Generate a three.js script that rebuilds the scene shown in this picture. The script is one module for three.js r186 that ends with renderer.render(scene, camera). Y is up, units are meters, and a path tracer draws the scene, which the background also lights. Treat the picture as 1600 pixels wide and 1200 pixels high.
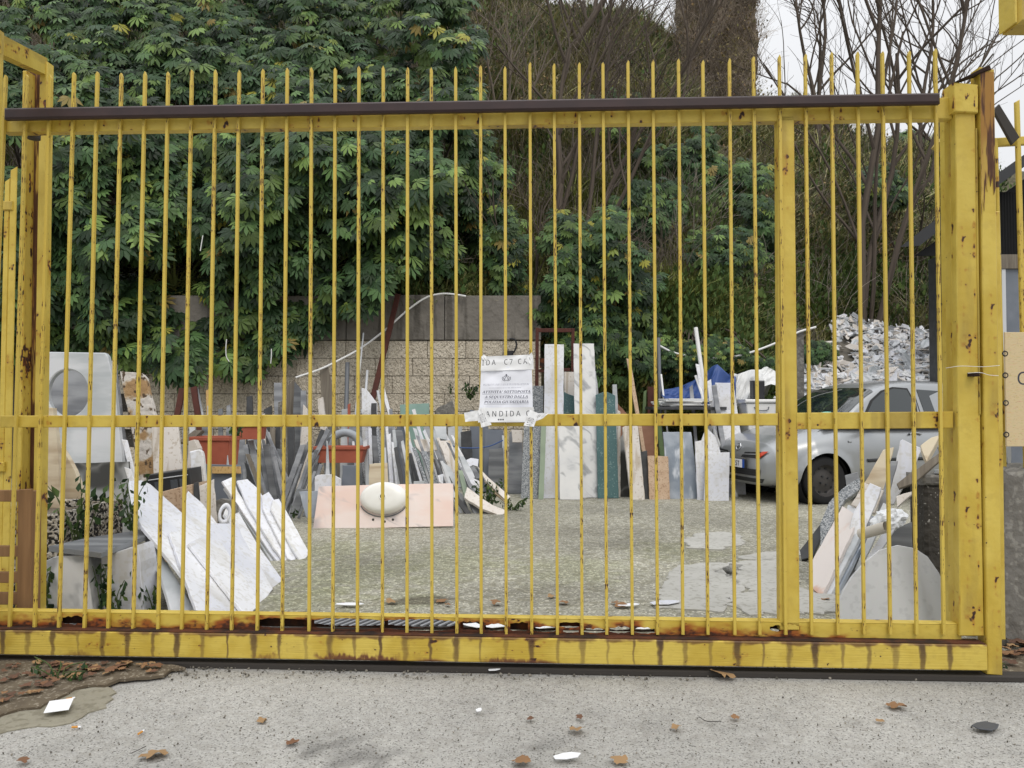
import * as THREE from 'three';
import { mergeGeometries, toCreasedNormals } from 'three/addons/utils/BufferGeometryUtils.js';

// ---------------------------------------------------------------- camera, sky, sun, exposure
const F = 1230, CAM_H = 1.215, PITCH = Math.atan(30 / F);
const scene = new THREE.Scene();
const camera = new THREE.PerspectiveCamera(2 * Math.atan(600 / F) * 180 / Math.PI, 4 / 3, 0.05, 400);
camera.position.set(0, CAM_H, 0);
camera.rotation.x = PITCH;
scene.add(camera);
const renderer = new THREE.WebGLRenderer({ antialias: true });
renderer.toneMapping = THREE.LinearToneMapping;
renderer.toneMappingExposure = 1.07;
renderer.shadowMap.enabled = true;

// ---- seeded noise
function rng(seed) { let s = seed >>> 0; return () => { s = (s + 0x6D2B79F5) >>> 0; let t = s; t = Math.imul(t ^ (t >>> 15), t | 1); t ^= t + Math.imul(t ^ (t >>> 7), t | 61); return ((t ^ (t >>> 14)) >>> 0) / 4294967296; }; }
const R = rng(7);
const rr = (a, b) => a + (b - a) * R();
const LAT = new Float32Array(65536); { const q = rng(99); for (let i = 0; i < 65536; i++) LAT[i] = q(); }
const lat = (x, y, s) => LAT[((x * 73 + s * 131) & 255) + (((y * 151 + s * 57 + ((x * 29) >> 3)) & 255) << 8)];
function pn(x, y, px, py, s) {                       // value noise, period px, py
  const x0 = Math.floor(x), y0 = Math.floor(y); let u = x - x0, v = y - y0;
  u = u * u * (3 - 2 * u); v = v * v * (3 - 2 * v);
  const xa = ((x0 % px) + px) % px, xb = (xa + 1) % px, ya = ((y0 % py) + py) % py, yb = (ya + 1) % py;
  const a = lat(xa, ya, s), b = lat(xb, ya, s), c = lat(xa, yb, s), d = lat(xb, yb, s);
  return a + (b - a) * u + (c - a) * v + (a - b - c + d) * u * v;
}
function fb(u, v, fx, fy, oct, s) {                  // periodic fbm on the unit square, about 0..1
  let t = 0, a = 0.5, n = 0;
  for (let i = 0; i < oct; i++) { t += a * pn(u * fx, v * fy, fx, fy, s + i * 17); n += a; a *= 0.5; fx *= 2; fy *= 2; }
  return t / n;
}
const nz = (x, y, s = 3) => pn(x + 500, y + 500, 65536, 65536, s);
const clamp = (x, a = 0, b = 1) => Math.min(b, Math.max(a, x));
const sm = (a, b, x) => { const t = clamp((x - a) / (b - a)); return t * t * (3 - 2 * t); };
const mix = (a, b, t) => a + (b - a) * t;
const mix3 = (a, b, t) => [a[0] + (b[0] - a[0]) * t, a[1] + (b[1] - a[1]) * t, a[2] + (b[2] - a[2]) * t];
const lerpTab = (tab, x) => { if (x <= tab[0][0]) return tab[0][1]; for (let i = 1; i < tab.length; i++) if (x <= tab[i][0]) return mix(tab[i - 1][1], tab[i][1], (x - tab[i - 1][0]) / (tab[i][0] - tab[i - 1][0])); return tab[tab.length - 1][1]; };

{ // an even overcast sky, brighter towards the zenith
  const w = 256, h = 128, d = new Float32Array(w * h * 4);
  for (let j = 0; j < h; j++) for (let i = 0; i < w; i++) {
    const el = ((j + 0.5) / h - 0.5) * Math.PI, s = Math.max(0, Math.sin(el));
    const cl = 0.86 + 0.28 * fb(i / w, j / h, 6, 4, 4, 41);
    const L = (el < 0 ? 0.75 : 0.75 + 0.9 * Math.pow(s, 2.2)) * cl, k = (j * w + i) * 4;
    d[k] = L * 0.975; d[k + 1] = L * 0.99; d[k + 2] = L * 1.02; d[k + 3] = 1;
  }
  const t = new THREE.DataTexture(d, w, h, THREE.RGBAFormat, THREE.FloatType);
  t.mapping = THREE.EquirectangularReflectionMapping; t.magFilter = t.minFilter = THREE.LinearFilter; t.needsUpdate = true;
  scene.background = t; scene.environment = t;
}
const sun = new THREE.DirectionalLight(0xfff6ea, 0.9);
sun.position.set(4, 16, 5); sun.castShadow = true; sun.shadow.radius = 45;
sun.shadow.camera.left = -20; sun.shadow.camera.right = 20; sun.shadow.camera.top = 20; sun.shadow.camera.bottom = -20; sun.shadow.camera.far = 60;
scene.add(sun); scene.add(sun.target); sun.target.position.set(0, 0, -8);

// ---------------------------------------------------------------- pixels of the photograph -> points in the place
const V = (x, y, z) => new THREE.Vector3(x, y, z);
const CAM = V(0, CAM_H, 0), cp = Math.cos(PITCH), sp = Math.sin(PITCH);
const ray = (px, py) => { const a = (px - 800) / F, b = (600 - py) / F; return V(a, sp + cp * b, -cp + sp * b); };
const P = (px, py, d) => { const r = ray(px, py); return r.multiplyScalar(-d / r.z).add(CAM); };          // at depth d along -z
const G = (px, py, y = 0) => { const r = ray(px, py); return r.multiplyScalar((y - CAM_H) / r.y).add(CAM); };   // on the level y
const hitP = (px, py, o, n) => { const r = ray(px, py); const t = o.clone().sub(CAM).dot(n) / r.dot(n); return r.multiplyScalar(t).add(CAM); };
const gy = (d, y = 0) => { const q = (CAM_H - y) / d; const b = (cp * -q + -sp) ; return 600 - F * ((-q * cp - sp) / (cp - q * sp)); };    // pixel row of the level y at depth d

// ---------------------------------------------------------------- scene bookkeeping
const taken = {};
function numbered(n) { if (!(n in taken)) { taken[n] = 0; return n; } taken[n]++; return n + '_' + String(taken[n]).padStart(3, '0'); }
function shadow(o) { o.traverse((m) => { if (m.isMesh) { m.castShadow = true; m.receiveShadow = true; } }); return o; }
function tag(o, label, category, group) { o.userData.label = label; o.userData.category = category; if (group) o.userData.group = group; return o; }
function add(o, name, label, category, group) { o.name = numbered(name); tag(o, label, category, group); scene.add(o); shadow(o); return o; }
function struct(o, name) { o.name = numbered(name); o.userData.kind = 'structure'; scene.add(o); shadow(o); return o; }
function grp(name, label, category, pos, rotY = 0, group) { const g = new THREE.Group(); g.name = numbered(name); g.position.copy(pos); g.rotation.y = rotY; tag(g, label, category, group); scene.add(g); return g; }
function part(parent, name, geo, mat, label) { const m = new THREE.Mesh(geo, mat); m.name = name; m.castShadow = m.receiveShadow = true; if (label) m.userData.label = label; parent.add(m); return m; }
function triUV(g, ou = 0, ov = 0) {                // uv in metres from the dominant axis of each face
  g = g.index ? g.toNonIndexed() : g; const p = g.attributes.position, uv = new Float32Array(p.count * 2), a = V(), b = V(), c = V();
  for (let i = 0; i < p.count; i += 3) {
    a.fromBufferAttribute(p, i); b.fromBufferAttribute(p, i + 1); c.fromBufferAttribute(p, i + 2);
    const n = b.clone().sub(a).cross(c.clone().sub(a)), ax = Math.abs(n.x), ay = Math.abs(n.y), az = Math.abs(n.z);
    for (let k = 0; k < 3; k++) { const q = [a, b, c][k]; const w = az >= ax && az >= ay ? [q.x, q.y] : ax >= ay ? [q.z, q.y] : [q.x, q.z]; uv[(i + k) * 2] = w[0] + ou; uv[(i + k) * 2 + 1] = w[1] + ov; }
  }
  g.setAttribute('uv', new THREE.BufferAttribute(uv, 2)); return g;
}
function box(w, h, d, bev = 0.002, cx = 0, cy = 0, cz = 0, uvr = true) {       // bevelled box, uv in metres
  const s = new THREE.Shape(); const x = w / 2 - bev, y = h / 2 - bev;
  s.moveTo(-x, -y); s.lineTo(x, -y); s.lineTo(x, y); s.lineTo(-x, y); s.closePath();
  const g = new THREE.ExtrudeGeometry(s, { depth: d - 2 * bev, bevelEnabled: true, bevelSize: bev, bevelThickness: bev, bevelSegments: 1, steps: 1 });
  g.translate(0, 0, -d / 2 + bev); const q = triUV(g, uvr ? R() * 7 : 0, uvr ? R() * 7 : 0); q.translate(cx, cy, cz); return q;
}
function boxX(x0, x1, y0, y1, z0, z1, bev = 0.002) { return box(x1 - x0, y1 - y0, z1 - z0, bev, (x0 + x1) / 2, (y0 + y1) / 2, (z0 + z1) / 2); }
function shapeOf(pts) { const s = new THREE.Shape(); pts.forEach((p, i) => i ? s.lineTo(p[0], p[1]) : s.moveTo(p[0], p[1])); s.closePath(); return s; }
function ext(pts, t, bev = 0.002, holes) {          // outline in xy, front face at z = 0, thickness t backwards
  const s = shapeOf(pts); if (holes) for (const h of holes) { const p = new THREE.Path(); h.forEach((q, i) => i ? p.lineTo(q[0], q[1]) : p.moveTo(q[0], q[1])); p.closePath(); s.holes.push(p); }
  const g = new THREE.ExtrudeGeometry(s, { depth: Math.max(t - 2 * bev, 0.0005), bevelEnabled: bev > 0, bevelSize: bev, bevelOffset: -bev, bevelThickness: bev, bevelSegments: 1, steps: 1, curveSegments: 16 });
  g.translate(0, 0, -Math.max(t - bev, 0.0005 + bev)); return triUV(g, R() * 5, R() * 5);
}
function tube(pts, r, rad = 6, seg = 0, r2 = r) {   // a tube through points, tapering to r2
  const c = new THREE.CatmullRomCurve3(pts), n = seg || Math.max(2, pts.length * 4), fr = c.computeFrenetFrames(n), pos = [], nor = [], uv = [], idx = [];
  for (let i = 0; i <= n; i++) { const q = c.getPoint(i / n), k = mix(r, r2, i / n); for (let j = 0; j <= rad; j++) { const a = j / rad * Math.PI * 2, d = fr.normals[i].clone().multiplyScalar(Math.cos(a)).addScaledVector(fr.binormals[i], Math.sin(a)); pos.push(q.x + d.x * k, q.y + d.y * k, q.z + d.z * k); nor.push(d.x, d.y, d.z); uv.push(j / rad, i / n * 4); } }
  for (let i = 0; i < n; i++) for (let j = 0; j < rad; j++) { const a = i * (rad + 1) + j, b = a + rad + 1; idx.push(a, a + 1, b, b, a + 1, b + 1); }
  const g = new THREE.BufferGeometry(); g.setAttribute('position', new THREE.Float32BufferAttribute(pos, 3)); g.setAttribute('normal', new THREE.Float32BufferAttribute(nor, 3)); g.setAttribute('uv', new THREE.Float32BufferAttribute(uv, 2)); g.setIndex(idx); return g;
}
const merge = (l) => mergeGeometries(l.map((g) => { const q = g.index ? g.toNonIndexed() : g; for (const k of Object.keys(q.attributes)) if (!['position', 'normal', 'uv'].includes(k)) q.deleteAttribute(k); return q; }), false);

// ---------------------------------------------------------------- textures
function tex(w, h, fn, tileU, tileV = tileU, srgb = true) {
  const d = new Uint8Array(w * h * 4);
  for (let j = 0; j < h; j++) for (let i = 0; i < w; i++) { const c = fn(i / w, j / h, i, j), k = (j * w + i) * 4; d[k] = clamp(c[0]) * 255; d[k + 1] = clamp(c[1]) * 255; d[k + 2] = clamp(c[2]) * 255; d[k + 3] = 255; }
  const t = new THREE.DataTexture(d, w, h, THREE.RGBAFormat); t.wrapS = t.wrapT = THREE.RepeatWrapping; t.magFilter = THREE.LinearFilter; t.minFilter = THREE.LinearMipmapLinearFilter; t.generateMipmaps = true;
  if (srgb) t.colorSpace = THREE.SRGBColorSpace; if (tileU) t.repeat.set(1 / tileU, 1 / tileV); t.needsUpdate = true; return t;
}
const grey = (fn) => (u, v, i, j) => { const c = fn(u, v, i, j); return [c, c, c]; };
const mat = (o) => new THREE.MeshStandardMaterial({ roughness: 0.8, ...o });
const flat = (hex, rough = 0.8, o = {}) => mat({ color: hex, roughness: rough, ...o });
function canvasTex(w, h, draw) { const c = document.createElement('canvas'); c.width = w; c.height = h; const g = c.getContext('2d'); draw(g, w, h); const t = new THREE.CanvasTexture(c); t.colorSpace = THREE.SRGBColorSpace; t.magFilter = THREE.LinearFilter; return t; }

const YEL = [0.825, 0.73, 0.33], RUST = [0.40, 0.21, 0.09], RUSTD = [0.20, 0.11, 0.075];
function paint(u, v, fx, fy, amt, streak) {         // old yellow enamel with chips, rust freckles and thin dirt
  const t = fb(u, v, fx, fy, 4, 11), f = fb(u, v, fx * 6, fy * 6, 3, 23), g = fb(u, v, fx * 16, fy * 16, 2, 31);
  let c = mix3(YEL, [0.755, 0.645, 0.235], sm(0.35, 0.75, t)); c = mix3(c, [0.70, 0.60, 0.27], 0.25 * sm(0.5, 0.8, f));
  const s = streak ? fb(u, v, fx * 8, Math.max(1, fy >> 1), 3, 51) : 0.5, m = t * 0.4 + f * 0.35 + s * 0.25;
  const k = sm(0.70 - amt * 0.3, 0.73 - amt * 0.3, m + (g - 0.5) * 0.12);
  const halo = sm(0.64 - amt * 0.3, 0.72 - amt * 0.3, m) * 0.45;
  c = mix3(c, [0.66, 0.42, 0.12], halo); c = mix3(c, mix3(RUST, RUSTD, sm(0.3, 0.7, g)), k);
  const spk = sm(0.83, 0.85, g * 0.5 + f * 0.55) ; return mix3(c, RUSTD, spk);
}
const paintMap = tex(1024, 1024, (u, v) => { const g = fb(u, v, 10, 2, 5, 15), h = fb(u, v, 3, 3, 4, 17); return mix3(paint(u, v, 6, 6, 0.17, true), [0.50, 0.41, 0.20], 0.4 * sm(0.54, 0.72, g) * sm(0.4, 0.6, h)); }, 1.2);
const paintRustMap = tex(512, 1024, (u, v) => paint(u, v, 5, 8, 0.42, true), 0.6, 1.6);
const paintBump = tex(512, 512, grey((u, v) => fb(u, v, 24, 24, 3, 5)), 0.5, 0.5, false);
const M = {};
M.paint = mat({ map: paintMap, bumpMap: paintBump, bumpScale: 0.0012, roughness: 0.5 });
M.paintRust = mat({ map: paintRustMap, bumpMap: paintBump, bumpScale: 0.002, roughness: 0.65 });
// bars: chips run along the edges of the narrow front face
const barMap = tex(64, 2048, (u, v) => {
  const t = fb(u, v, 2, 24, 3, 61), f = fb(u, v, 12, 90, 3, 63), g = fb(u, v, 24, 260, 2, 65);
  let c = mix3(YEL, [0.775, 0.67, 0.275], t); const run = sm(0.42, 0.62, fb(u, v, 1, 9, 2, 67));
  const k = sm(0.735 - 0.10 * run, 0.76 - 0.10 * run, f * 0.6 + g * 0.4); c = mix3(c, [0.62, 0.44, 0.16], 0.25 * run * sm(0.5, 0.7, f)); return mix3(c, mix3(RUST, RUSTD, g), k);
}, 0.05, 3.1);
M.bar = mat({ map: barMap, roughness: 0.5 });
M.rustDark = mat({ map: tex(512, 512, (u, v) => mix3([0.15, 0.09, 0.065], [0.36, 0.19, 0.09], sm(0.3, 0.8, fb(u, v, 10, 10, 5, 71))), 0.5), roughness: 0.95 });
M.pipeBrown = mat({ map: tex(512, 128, (u, v) => mix3([0.17, 0.115, 0.12], [0.25, 0.17, 0.165], fb(u, v, 16, 8, 5, 73)), 1.2, 0.3), roughness: 0.5 });
M.track = flat(0x3a3632, 0.8);
M.rustStreak = mat({ map: tex(256, 1024, (u, v) => { const a = fb(u, v, 10, 5, 4, 75), b = fb(u, v, 40, 16, 3, 77), c = fb(u, v, 3, 3, 3, 79); return mix3(mix3([0.76, 0.65, 0.32], [0.62, 0.46, 0.23], sm(0.4, 0.6, c)), mix3([0.43, 0.29, 0.20], [0.28, 0.18, 0.13], b), sm(0.42, 0.54, a * 0.7 + b * 0.3)); }, 0.25, 1.1), roughness: 0.85 });

// stone, concrete, wood
const vein = (u, v, f, s) => { const w = fb(u, v, f, f, 4, s), q = fb(u, v, f, f, 4, s + 9); return 1 - Math.min(1, Math.abs(w + 0.25 * (q - 0.5) - 0.5) * 14); };
const stoneMat = (fn, tile, rough, o = {}) => mat({ map: tex(512, 512, fn, tile), roughness: rough, ...o });
M.carrara = mat({ map: tex(1024, 1024, (u, v) => { const wx = fb(u, v, 4, 4, 4, 81) - 0.5, wy = fb(u, v, 4, 4, 4, 84) - 0.5, uu = ((u + wx * 0.22 + v) % 1 + 1) % 1, vv = ((v + wy * 0.22) % 1 + 1) % 1, r1 = 1 - Math.abs(fb(uu, vv, 5, 3, 4, 83) - 0.5) * 9, r2 = 1 - Math.abs(fb(uu, vv, 11, 8, 4, 86) - 0.5) * 8, c = fb(u, v, 3, 3, 5, 88), q = fb(u, v, 8, 8, 3, 90); return mix3(mix3([0.925, 0.925, 0.92], [0.865, 0.87, 0.875], sm(0.35, 0.7, c)), [0.60, 0.61, 0.62], clamp(Math.max(0, r1) * 0.75 * sm(0.42, 0.62, q) + Math.max(0, r2) * 0.3 * sm(0.45, 0.65, c))); }, 1.1), roughness: 0.42 });
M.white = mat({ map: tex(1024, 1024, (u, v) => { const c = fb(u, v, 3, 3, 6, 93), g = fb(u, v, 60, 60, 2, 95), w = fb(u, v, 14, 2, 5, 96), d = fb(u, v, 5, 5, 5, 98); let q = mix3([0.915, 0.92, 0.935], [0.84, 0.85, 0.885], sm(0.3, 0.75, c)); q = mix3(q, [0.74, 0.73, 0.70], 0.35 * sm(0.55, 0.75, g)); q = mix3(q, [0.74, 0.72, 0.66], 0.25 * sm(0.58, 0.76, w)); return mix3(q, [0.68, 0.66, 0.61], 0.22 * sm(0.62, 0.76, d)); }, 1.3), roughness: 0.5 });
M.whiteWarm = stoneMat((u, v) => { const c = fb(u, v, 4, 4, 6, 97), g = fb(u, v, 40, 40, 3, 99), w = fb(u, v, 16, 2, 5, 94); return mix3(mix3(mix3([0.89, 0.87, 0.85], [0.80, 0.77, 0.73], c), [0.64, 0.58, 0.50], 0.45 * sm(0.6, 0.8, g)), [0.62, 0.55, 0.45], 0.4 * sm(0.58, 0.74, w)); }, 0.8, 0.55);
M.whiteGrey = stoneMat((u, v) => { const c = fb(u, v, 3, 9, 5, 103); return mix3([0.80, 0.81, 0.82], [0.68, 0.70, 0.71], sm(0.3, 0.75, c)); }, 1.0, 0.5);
M.paleGrey = stoneMat((u, v) => { const c = fb(u, v, 5, 2, 6, 104), g = fb(u, v, 30, 30, 3, 106); return mix3(mix3([0.84, 0.85, 0.86], [0.78, 0.79, 0.80], c), [0.68, 0.69, 0.70], 0.3 * sm(0.58, 0.76, g)); }, 1.0, 0.5);
M.cream = stoneMat((u, v) => { const c = fb(u, v, 2, 10, 5, 107); return mix3([0.85, 0.80, 0.70], [0.70, 0.62, 0.51], sm(0.35, 0.8, c)); }, 0.8, 0.6);
M.beige = stoneMat((u, v) => { const c = fb(u, v, 8, 8, 5, 109), g = fb(u, v, 50, 50, 2, 111); return mix3(mix3([0.83, 0.74, 0.64], [0.72, 0.60, 0.49], c), [0.58, 0.46, 0.36], 0.6 * sm(0.6, 0.75, g)); }, 0.6, 0.5);
M.pink = mat({ map: tex(1024, 512, (u, v) => { const wy = fb(u, v, 3, 3, 4, 113) - 0.5, vv = ((v + wy * 0.35 + u) % 1 + 1) % 1, r = 1 - Math.abs(fb(u, vv, 2, 4, 4, 116) - 0.5) * 12, c = fb(u, v, 3, 4, 5, 115), q = fb(u, v, 6, 3, 3, 119); return mix3(mix3([0.94, 0.885, 0.86], [0.925, 0.82, 0.775], sm(0.3, 0.75, c)), [0.70, 0.67, 0.675], clamp(Math.max(0, r) * 0.8 * sm(0.4, 0.62, q))); }, 1.4, 0.7), roughness: 0.35 });
M.pinkBlot = stoneMat((u, v) => { const c = fb(u, v, 3, 2, 5, 117); return mix3([0.84, 0.81, 0.79], [0.76, 0.58, 0.49], 0.8 * sm(0.50, 0.75, c)); }, 0.5, 0.5);
const speck = (cols, f, s) => (u, v) => { const a = fb(u, v, f, f, 2, s), b = fb(u, v, f * 1.0, f, 2, s + 5); return mix3(mix3(cols[0], cols[1], sm(0.45, 0.55, a)), cols[2], sm(0.58, 0.64, b)); };
M.granite = stoneMat(speck([[0.70, 0.71, 0.72], [0.52, 0.54, 0.56], [0.38, 0.40, 0.42]], 90, 121), 0.7, 0.4);
M.teal = stoneMat((u, v) => { const a = fb(u, v, 60, 60, 2, 125), c = fb(u, v, 6, 6, 4, 127); return mix3(mix3([0.27, 0.39, 0.40], [0.33, 0.46, 0.46], c), [0.60, 0.68, 0.67], 0.7 * sm(0.70, 0.80, a)); }, 0.8, 0.35);
M.slate = stoneMat((u, v) => { const c = fb(u, v, 2, 14, 5, 131); return mix3([0.36, 0.37, 0.385], [0.50, 0.51, 0.52], sm(0.25, 0.8, c)); }, 0.9, 0.55);
M.slateMid = stoneMat((u, v) => { const c = fb(u, v, 3, 12, 5, 133); return mix3([0.47, 0.48, 0.50], [0.62, 0.63, 0.645], sm(0.25, 0.8, c)); }, 0.9, 0.55);
M.slateDark = stoneMat((u, v) => { const c = fb(u, v, 12, 12, 4, 135); return mix3([0.20, 0.205, 0.215], [0.30, 0.305, 0.31], c); }, 0.6, 0.45);
M.blueGrey = stoneMat((u, v) => { const c = fb(u, v, 5, 5, 4, 137); return mix3([0.40, 0.43, 0.47], [0.49, 0.51, 0.55], c); }, 0.8, 0.4);
M.cloud = stoneMat((u, v) => { const c = fb(u, v, 4, 4, 6, 139), d = fb(u, v, 10, 3, 4, 141); return mix3(mix3([0.52, 0.56, 0.61], [0.66, 0.69, 0.73], sm(0.3, 0.7, c)), [0.80, 0.82, 0.85], sm(0.58, 0.75, d)); }, 0.8, 0.4);
M.brown = stoneMat((u, v) => mix3([0.66, 0.49, 0.39], [0.54, 0.38, 0.30], fb(u, v, 3, 14, 5, 143)), 0.7, 0.6);
M.rough = stoneMat((u, v) => { const c = fb(u, v, 5, 5, 5, 145), g = fb(u, v, 18, 18, 4, 147); return mix3(mix3([0.80, 0.78, 0.75], [0.64, 0.52, 0.37], sm(0.42, 0.58, c)), [0.34, 0.28, 0.22], sm(0.62, 0.75, g)); }, 0.7, 0.95, { bumpMap: tex(256, 256, grey((u, v) => fb(u, v, 10, 10, 4, 149)), 0.35, 0.35, false), bumpScale: 0.012 });
M.greenish = stoneMat((u, v) => mix3([0.62, 0.68, 0.59], [0.54, 0.60, 0.52], fb(u, v, 5, 5, 4, 151)), 0.6, 0.5);
M.mint = stoneMat((u, v) => mix3([0.58, 0.69, 0.65], [0.50, 0.62, 0.58], fb(u, v, 5, 5, 4, 153)), 0.6, 0.5);
M.veinDark = stoneMat((u, v) => { const a = Math.max(0, vein(u, v, 3, 157)), c = fb(u, v, 2, 2, 4, 159); return mix3(mix3([0.22, 0.22, 0.21], [0.62, 0.63, 0.63], sm(0.45, 0.55, c)), [0.75, 0.75, 0.74], a * 0.4); }, 1.1, 0.4);
M.concrete = stoneMat((u, v) => { const c = fb(u, v, 5, 5, 6, 161), g = fb(u, v, 50, 50, 2, 163), q = Math.max(0, vein(u, v, 3, 165)); return mix3(mix3(mix3([0.50, 0.49, 0.47], [0.40, 0.39, 0.37], c), [0.62, 0.61, 0.58], 0.5 * sm(0.6, 0.72, g)), [0.27, 0.26, 0.25], 0.5 * q * sm(0.5, 0.6, c)); }, 1.2, 0.95, { bumpMap: tex(512, 512, grey((u, v) => fb(u, v, 14, 14, 6, 167)), 0.9, 0.9, false), bumpScale: 0.02 });
M.concreteWet = stoneMat((u, v) => { const c = fb(u, v, 4, 4, 6, 169), g = fb(u, v, 40, 40, 1, 171); return mix3(mix3([0.30, 0.285, 0.26], [0.22, 0.21, 0.195], c), [0.78, 0.77, 0.74], 0.7 * sm(0.90, 0.93, g)); }, 0.6, 0.9, { bumpMap: tex(256, 256, grey((u, v) => fb(u, v, 20, 20, 5, 173)), 0.6, 0.6, false), bumpScale: 0.015 });
M.wood = stoneMat((u, v) => { const c = fb(u, v, 24, 2, 5, 175), k = fb(u, v, 4, 3, 3, 177); return mix3(mix3([0.62, 0.48, 0.33], [0.47, 0.35, 0.23], c), [0.33, 0.23, 0.15], 0.6 * sm(0.6, 0.75, k)); }, 0.5, 0.85);
M.woodGrey = stoneMat((u, v) => { const c = fb(u, v, 30, 2, 5, 179); return mix3([0.56, 0.53, 0.48], [0.38, 0.35, 0.31], c); }, 0.5, 0.9);
M.board = stoneMat((u, v) => { const c = fb(u, v, 6, 6, 5, 181), g = fb(u, v, 40, 20, 2, 183); return mix3(mix3([0.82, 0.69, 0.47], [0.74, 0.60, 0.38], c), [0.56, 0.42, 0.24], 0.6 * sm(0.62, 0.74, g)); }, 0.5, 0.8);
M.pebble = stoneMat((u, v) => { const a = fb(u, v, 26, 34, 2, 185), b = fb(u, v, 30, 22, 1, 187); const k = sm(0.42, 0.5, a); return mix3([0.16, 0.15, 0.14], mix3([0.58, 0.54, 0.48], [0.82, 0.80, 0.76], b), k); }, 0.45, 0.9, { bumpMap: tex(512, 512, grey((u, v) => fb(u, v, 26, 34, 2, 185)), 0.45, 0.45, false), bumpScale: 0.02 });
M.terracotta = stoneMat((u, v) => mix3([0.68, 0.37, 0.28], [0.60, 0.31, 0.23], fb(u, v, 6, 6, 5, 189)), 0.4, 0.65);
M.rustPipe = stoneMat((u, v) => mix3([0.36, 0.19, 0.15], [0.26, 0.14, 0.11], fb(u, v, 8, 8, 5, 191)), 0.4, 0.85);
M.greenPaint = stoneMat((u, v) => mix3([0.36, 0.45, 0.28], [0.30, 0.36, 0.22], fb(u, v, 8, 8, 5, 193)), 0.4, 0.7);
M.pvc = flat(0xc9ccd0, 0.5); M.pvcWhite = flat(0xe4e4e2, 0.45); M.blackPlastic = flat(0x232427, 0.45); M.greyPipe = flat(0x6b6f75, 0.5);
M.ceramic = mat({ map: tex(256, 256, (u, v) => mix3([0.94, 0.94, 0.92], [0.90, 0.89, 0.86], fb(u, v, 4, 4, 5, 195)), 0.6), roughness: 0.25 });
// ---------------------------------------------------------------- ground, street, yard
function sheet(x0, x1, z0, z1, nx, nzz, hf, colf) {
  const g = new THREE.PlaneGeometry(x1 - x0, z1 - z0, nx, nzz); g.rotateX(-Math.PI / 2); g.translate((x0 + x1) / 2, 0, (z0 + z1) / 2);
  const p = g.attributes.position, uv = g.attributes.uv, col = new Float32Array(p.count * 3);
  for (let i = 0; i < p.count; i++) { const x = p.getX(i), z = p.getZ(i); p.setY(i, hf ? hf(x, z) : 0); uv.setXY(i, x, z); if (colf) { const c = colf(x, z); col.set(c, i * 3); } }
  if (colf) g.setAttribute('color', new THREE.BufferAttribute(col, 3)); g.computeVertexNormals(); return g;
}
const baseGround = struct(new THREE.Mesh(sheet(-190, 190, -190, 40, 4, 4, () => -0.06), flat(0x6a6354, 0.95)), 'ground');
const paveMap = tex(1024, 1024, (u, v) => { const c = fb(u, v, 3, 3, 5, 201), g = fb(u, v, 150, 150, 2, 203), h = fb(u, v, 260, 260, 1, 205), k = fb(u, v, 40, 40, 3, 207); let q = mix3([0.725, 0.72, 0.705], [0.68, 0.675, 0.665], c); q = mix3(q, [0.80, 0.80, 0.785], 0.6 * sm(0.55, 0.75, g)); q = mix3(q, [0.36, 0.355, 0.34], 0.7 * sm(0.68, 0.86, h)); return mix3(q, [0.62, 0.61, 0.59], 0.4 * sm(0.52, 0.75, k)); }, 1.15);
M.pave = mat({ map: paveMap, roughness: 0.95, vertexColors: true, bumpMap: tex(512, 512, grey((u, v) => fb(u, v, 120, 120, 2, 203)), 0.9, 0.9, false), bumpScale: 0.004 });
const dark = [[505, 1160, 0.10], [548, 1178, 0.14], [560, 1196, 0.10], [480, 1185, 0.06], [1345, 1133, 0.05], [858, 1165, 0.05]].map(([x, y, r]) => [G(x, y), r]);
struct(new THREE.Mesh(sheet(-9, 9, -3.74, 6, 360, 190, (x, z) => 0.006 * (nz(x * 1.7, z * 1.7) - 0.5), (x, z) => {
  let k = 0.85 + 0.2 * (fb((x + 20) / 40, (z + 20) / 40, 60, 60, 6, 211) - 0.5) * 2 - 0.10 * sm(0.6, 0.72, nz(x * 9, z * 9, 31) * 0.6 + nz(x * 26, z * 26, 33) * 0.4);
  for (const [p, r] of dark) { const d = Math.hypot(x - p.x, (z - p.z)) / r + (nz(x * 30, z * 30, 9) - 0.5) * 1.5; k *= 1 - 0.26 * (1 - sm(0.5, 1.1, d)); }
  return [k, k * 0.995, k * 0.975];
}), M.pave), 'road');
// the yard: worn exposed aggregate with moss and soil in its stains
const yardMap = tex(1024, 1024, (u, v) => { const c = fb(u, v, 4, 4, 5, 221), a = fb(u, v, 90, 90, 2, 223), b = fb(u, v, 130, 130, 1, 225), d = fb(u, v, 30, 30, 4, 227); let q = mix3([0.655, 0.645, 0.595], [0.575, 0.565, 0.52], c); q = mix3(q, [0.87, 0.855, 0.79], 0.75 * sm(0.55, 0.72, a)); q = mix3(q, [0.36, 0.35, 0.30], 0.6 * sm(0.68, 0.85, b)); return mix3(q, [0.49, 0.475, 0.40], 0.5 * sm(0.5, 0.7, d)); }, 1.25);
M.yard = mat({ map: yardMap, roughness: 0.85, vertexColors: true, bumpMap: tex(512, 512, grey((u, v) => fb(u, v, 60, 60, 2, 223)), 0.8, 0.8, false), bumpScale: 0.008 });
const moss = [[530, 900, 0.55], [520, 860, 0.5], [640, 935, 0.30], [700, 880, 0.6], [480, 935, 0.4], [900, 890, 0.5], [1060, 860, 0.5]].map(([x, y, r]) => [G(x, y), r]);
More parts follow.
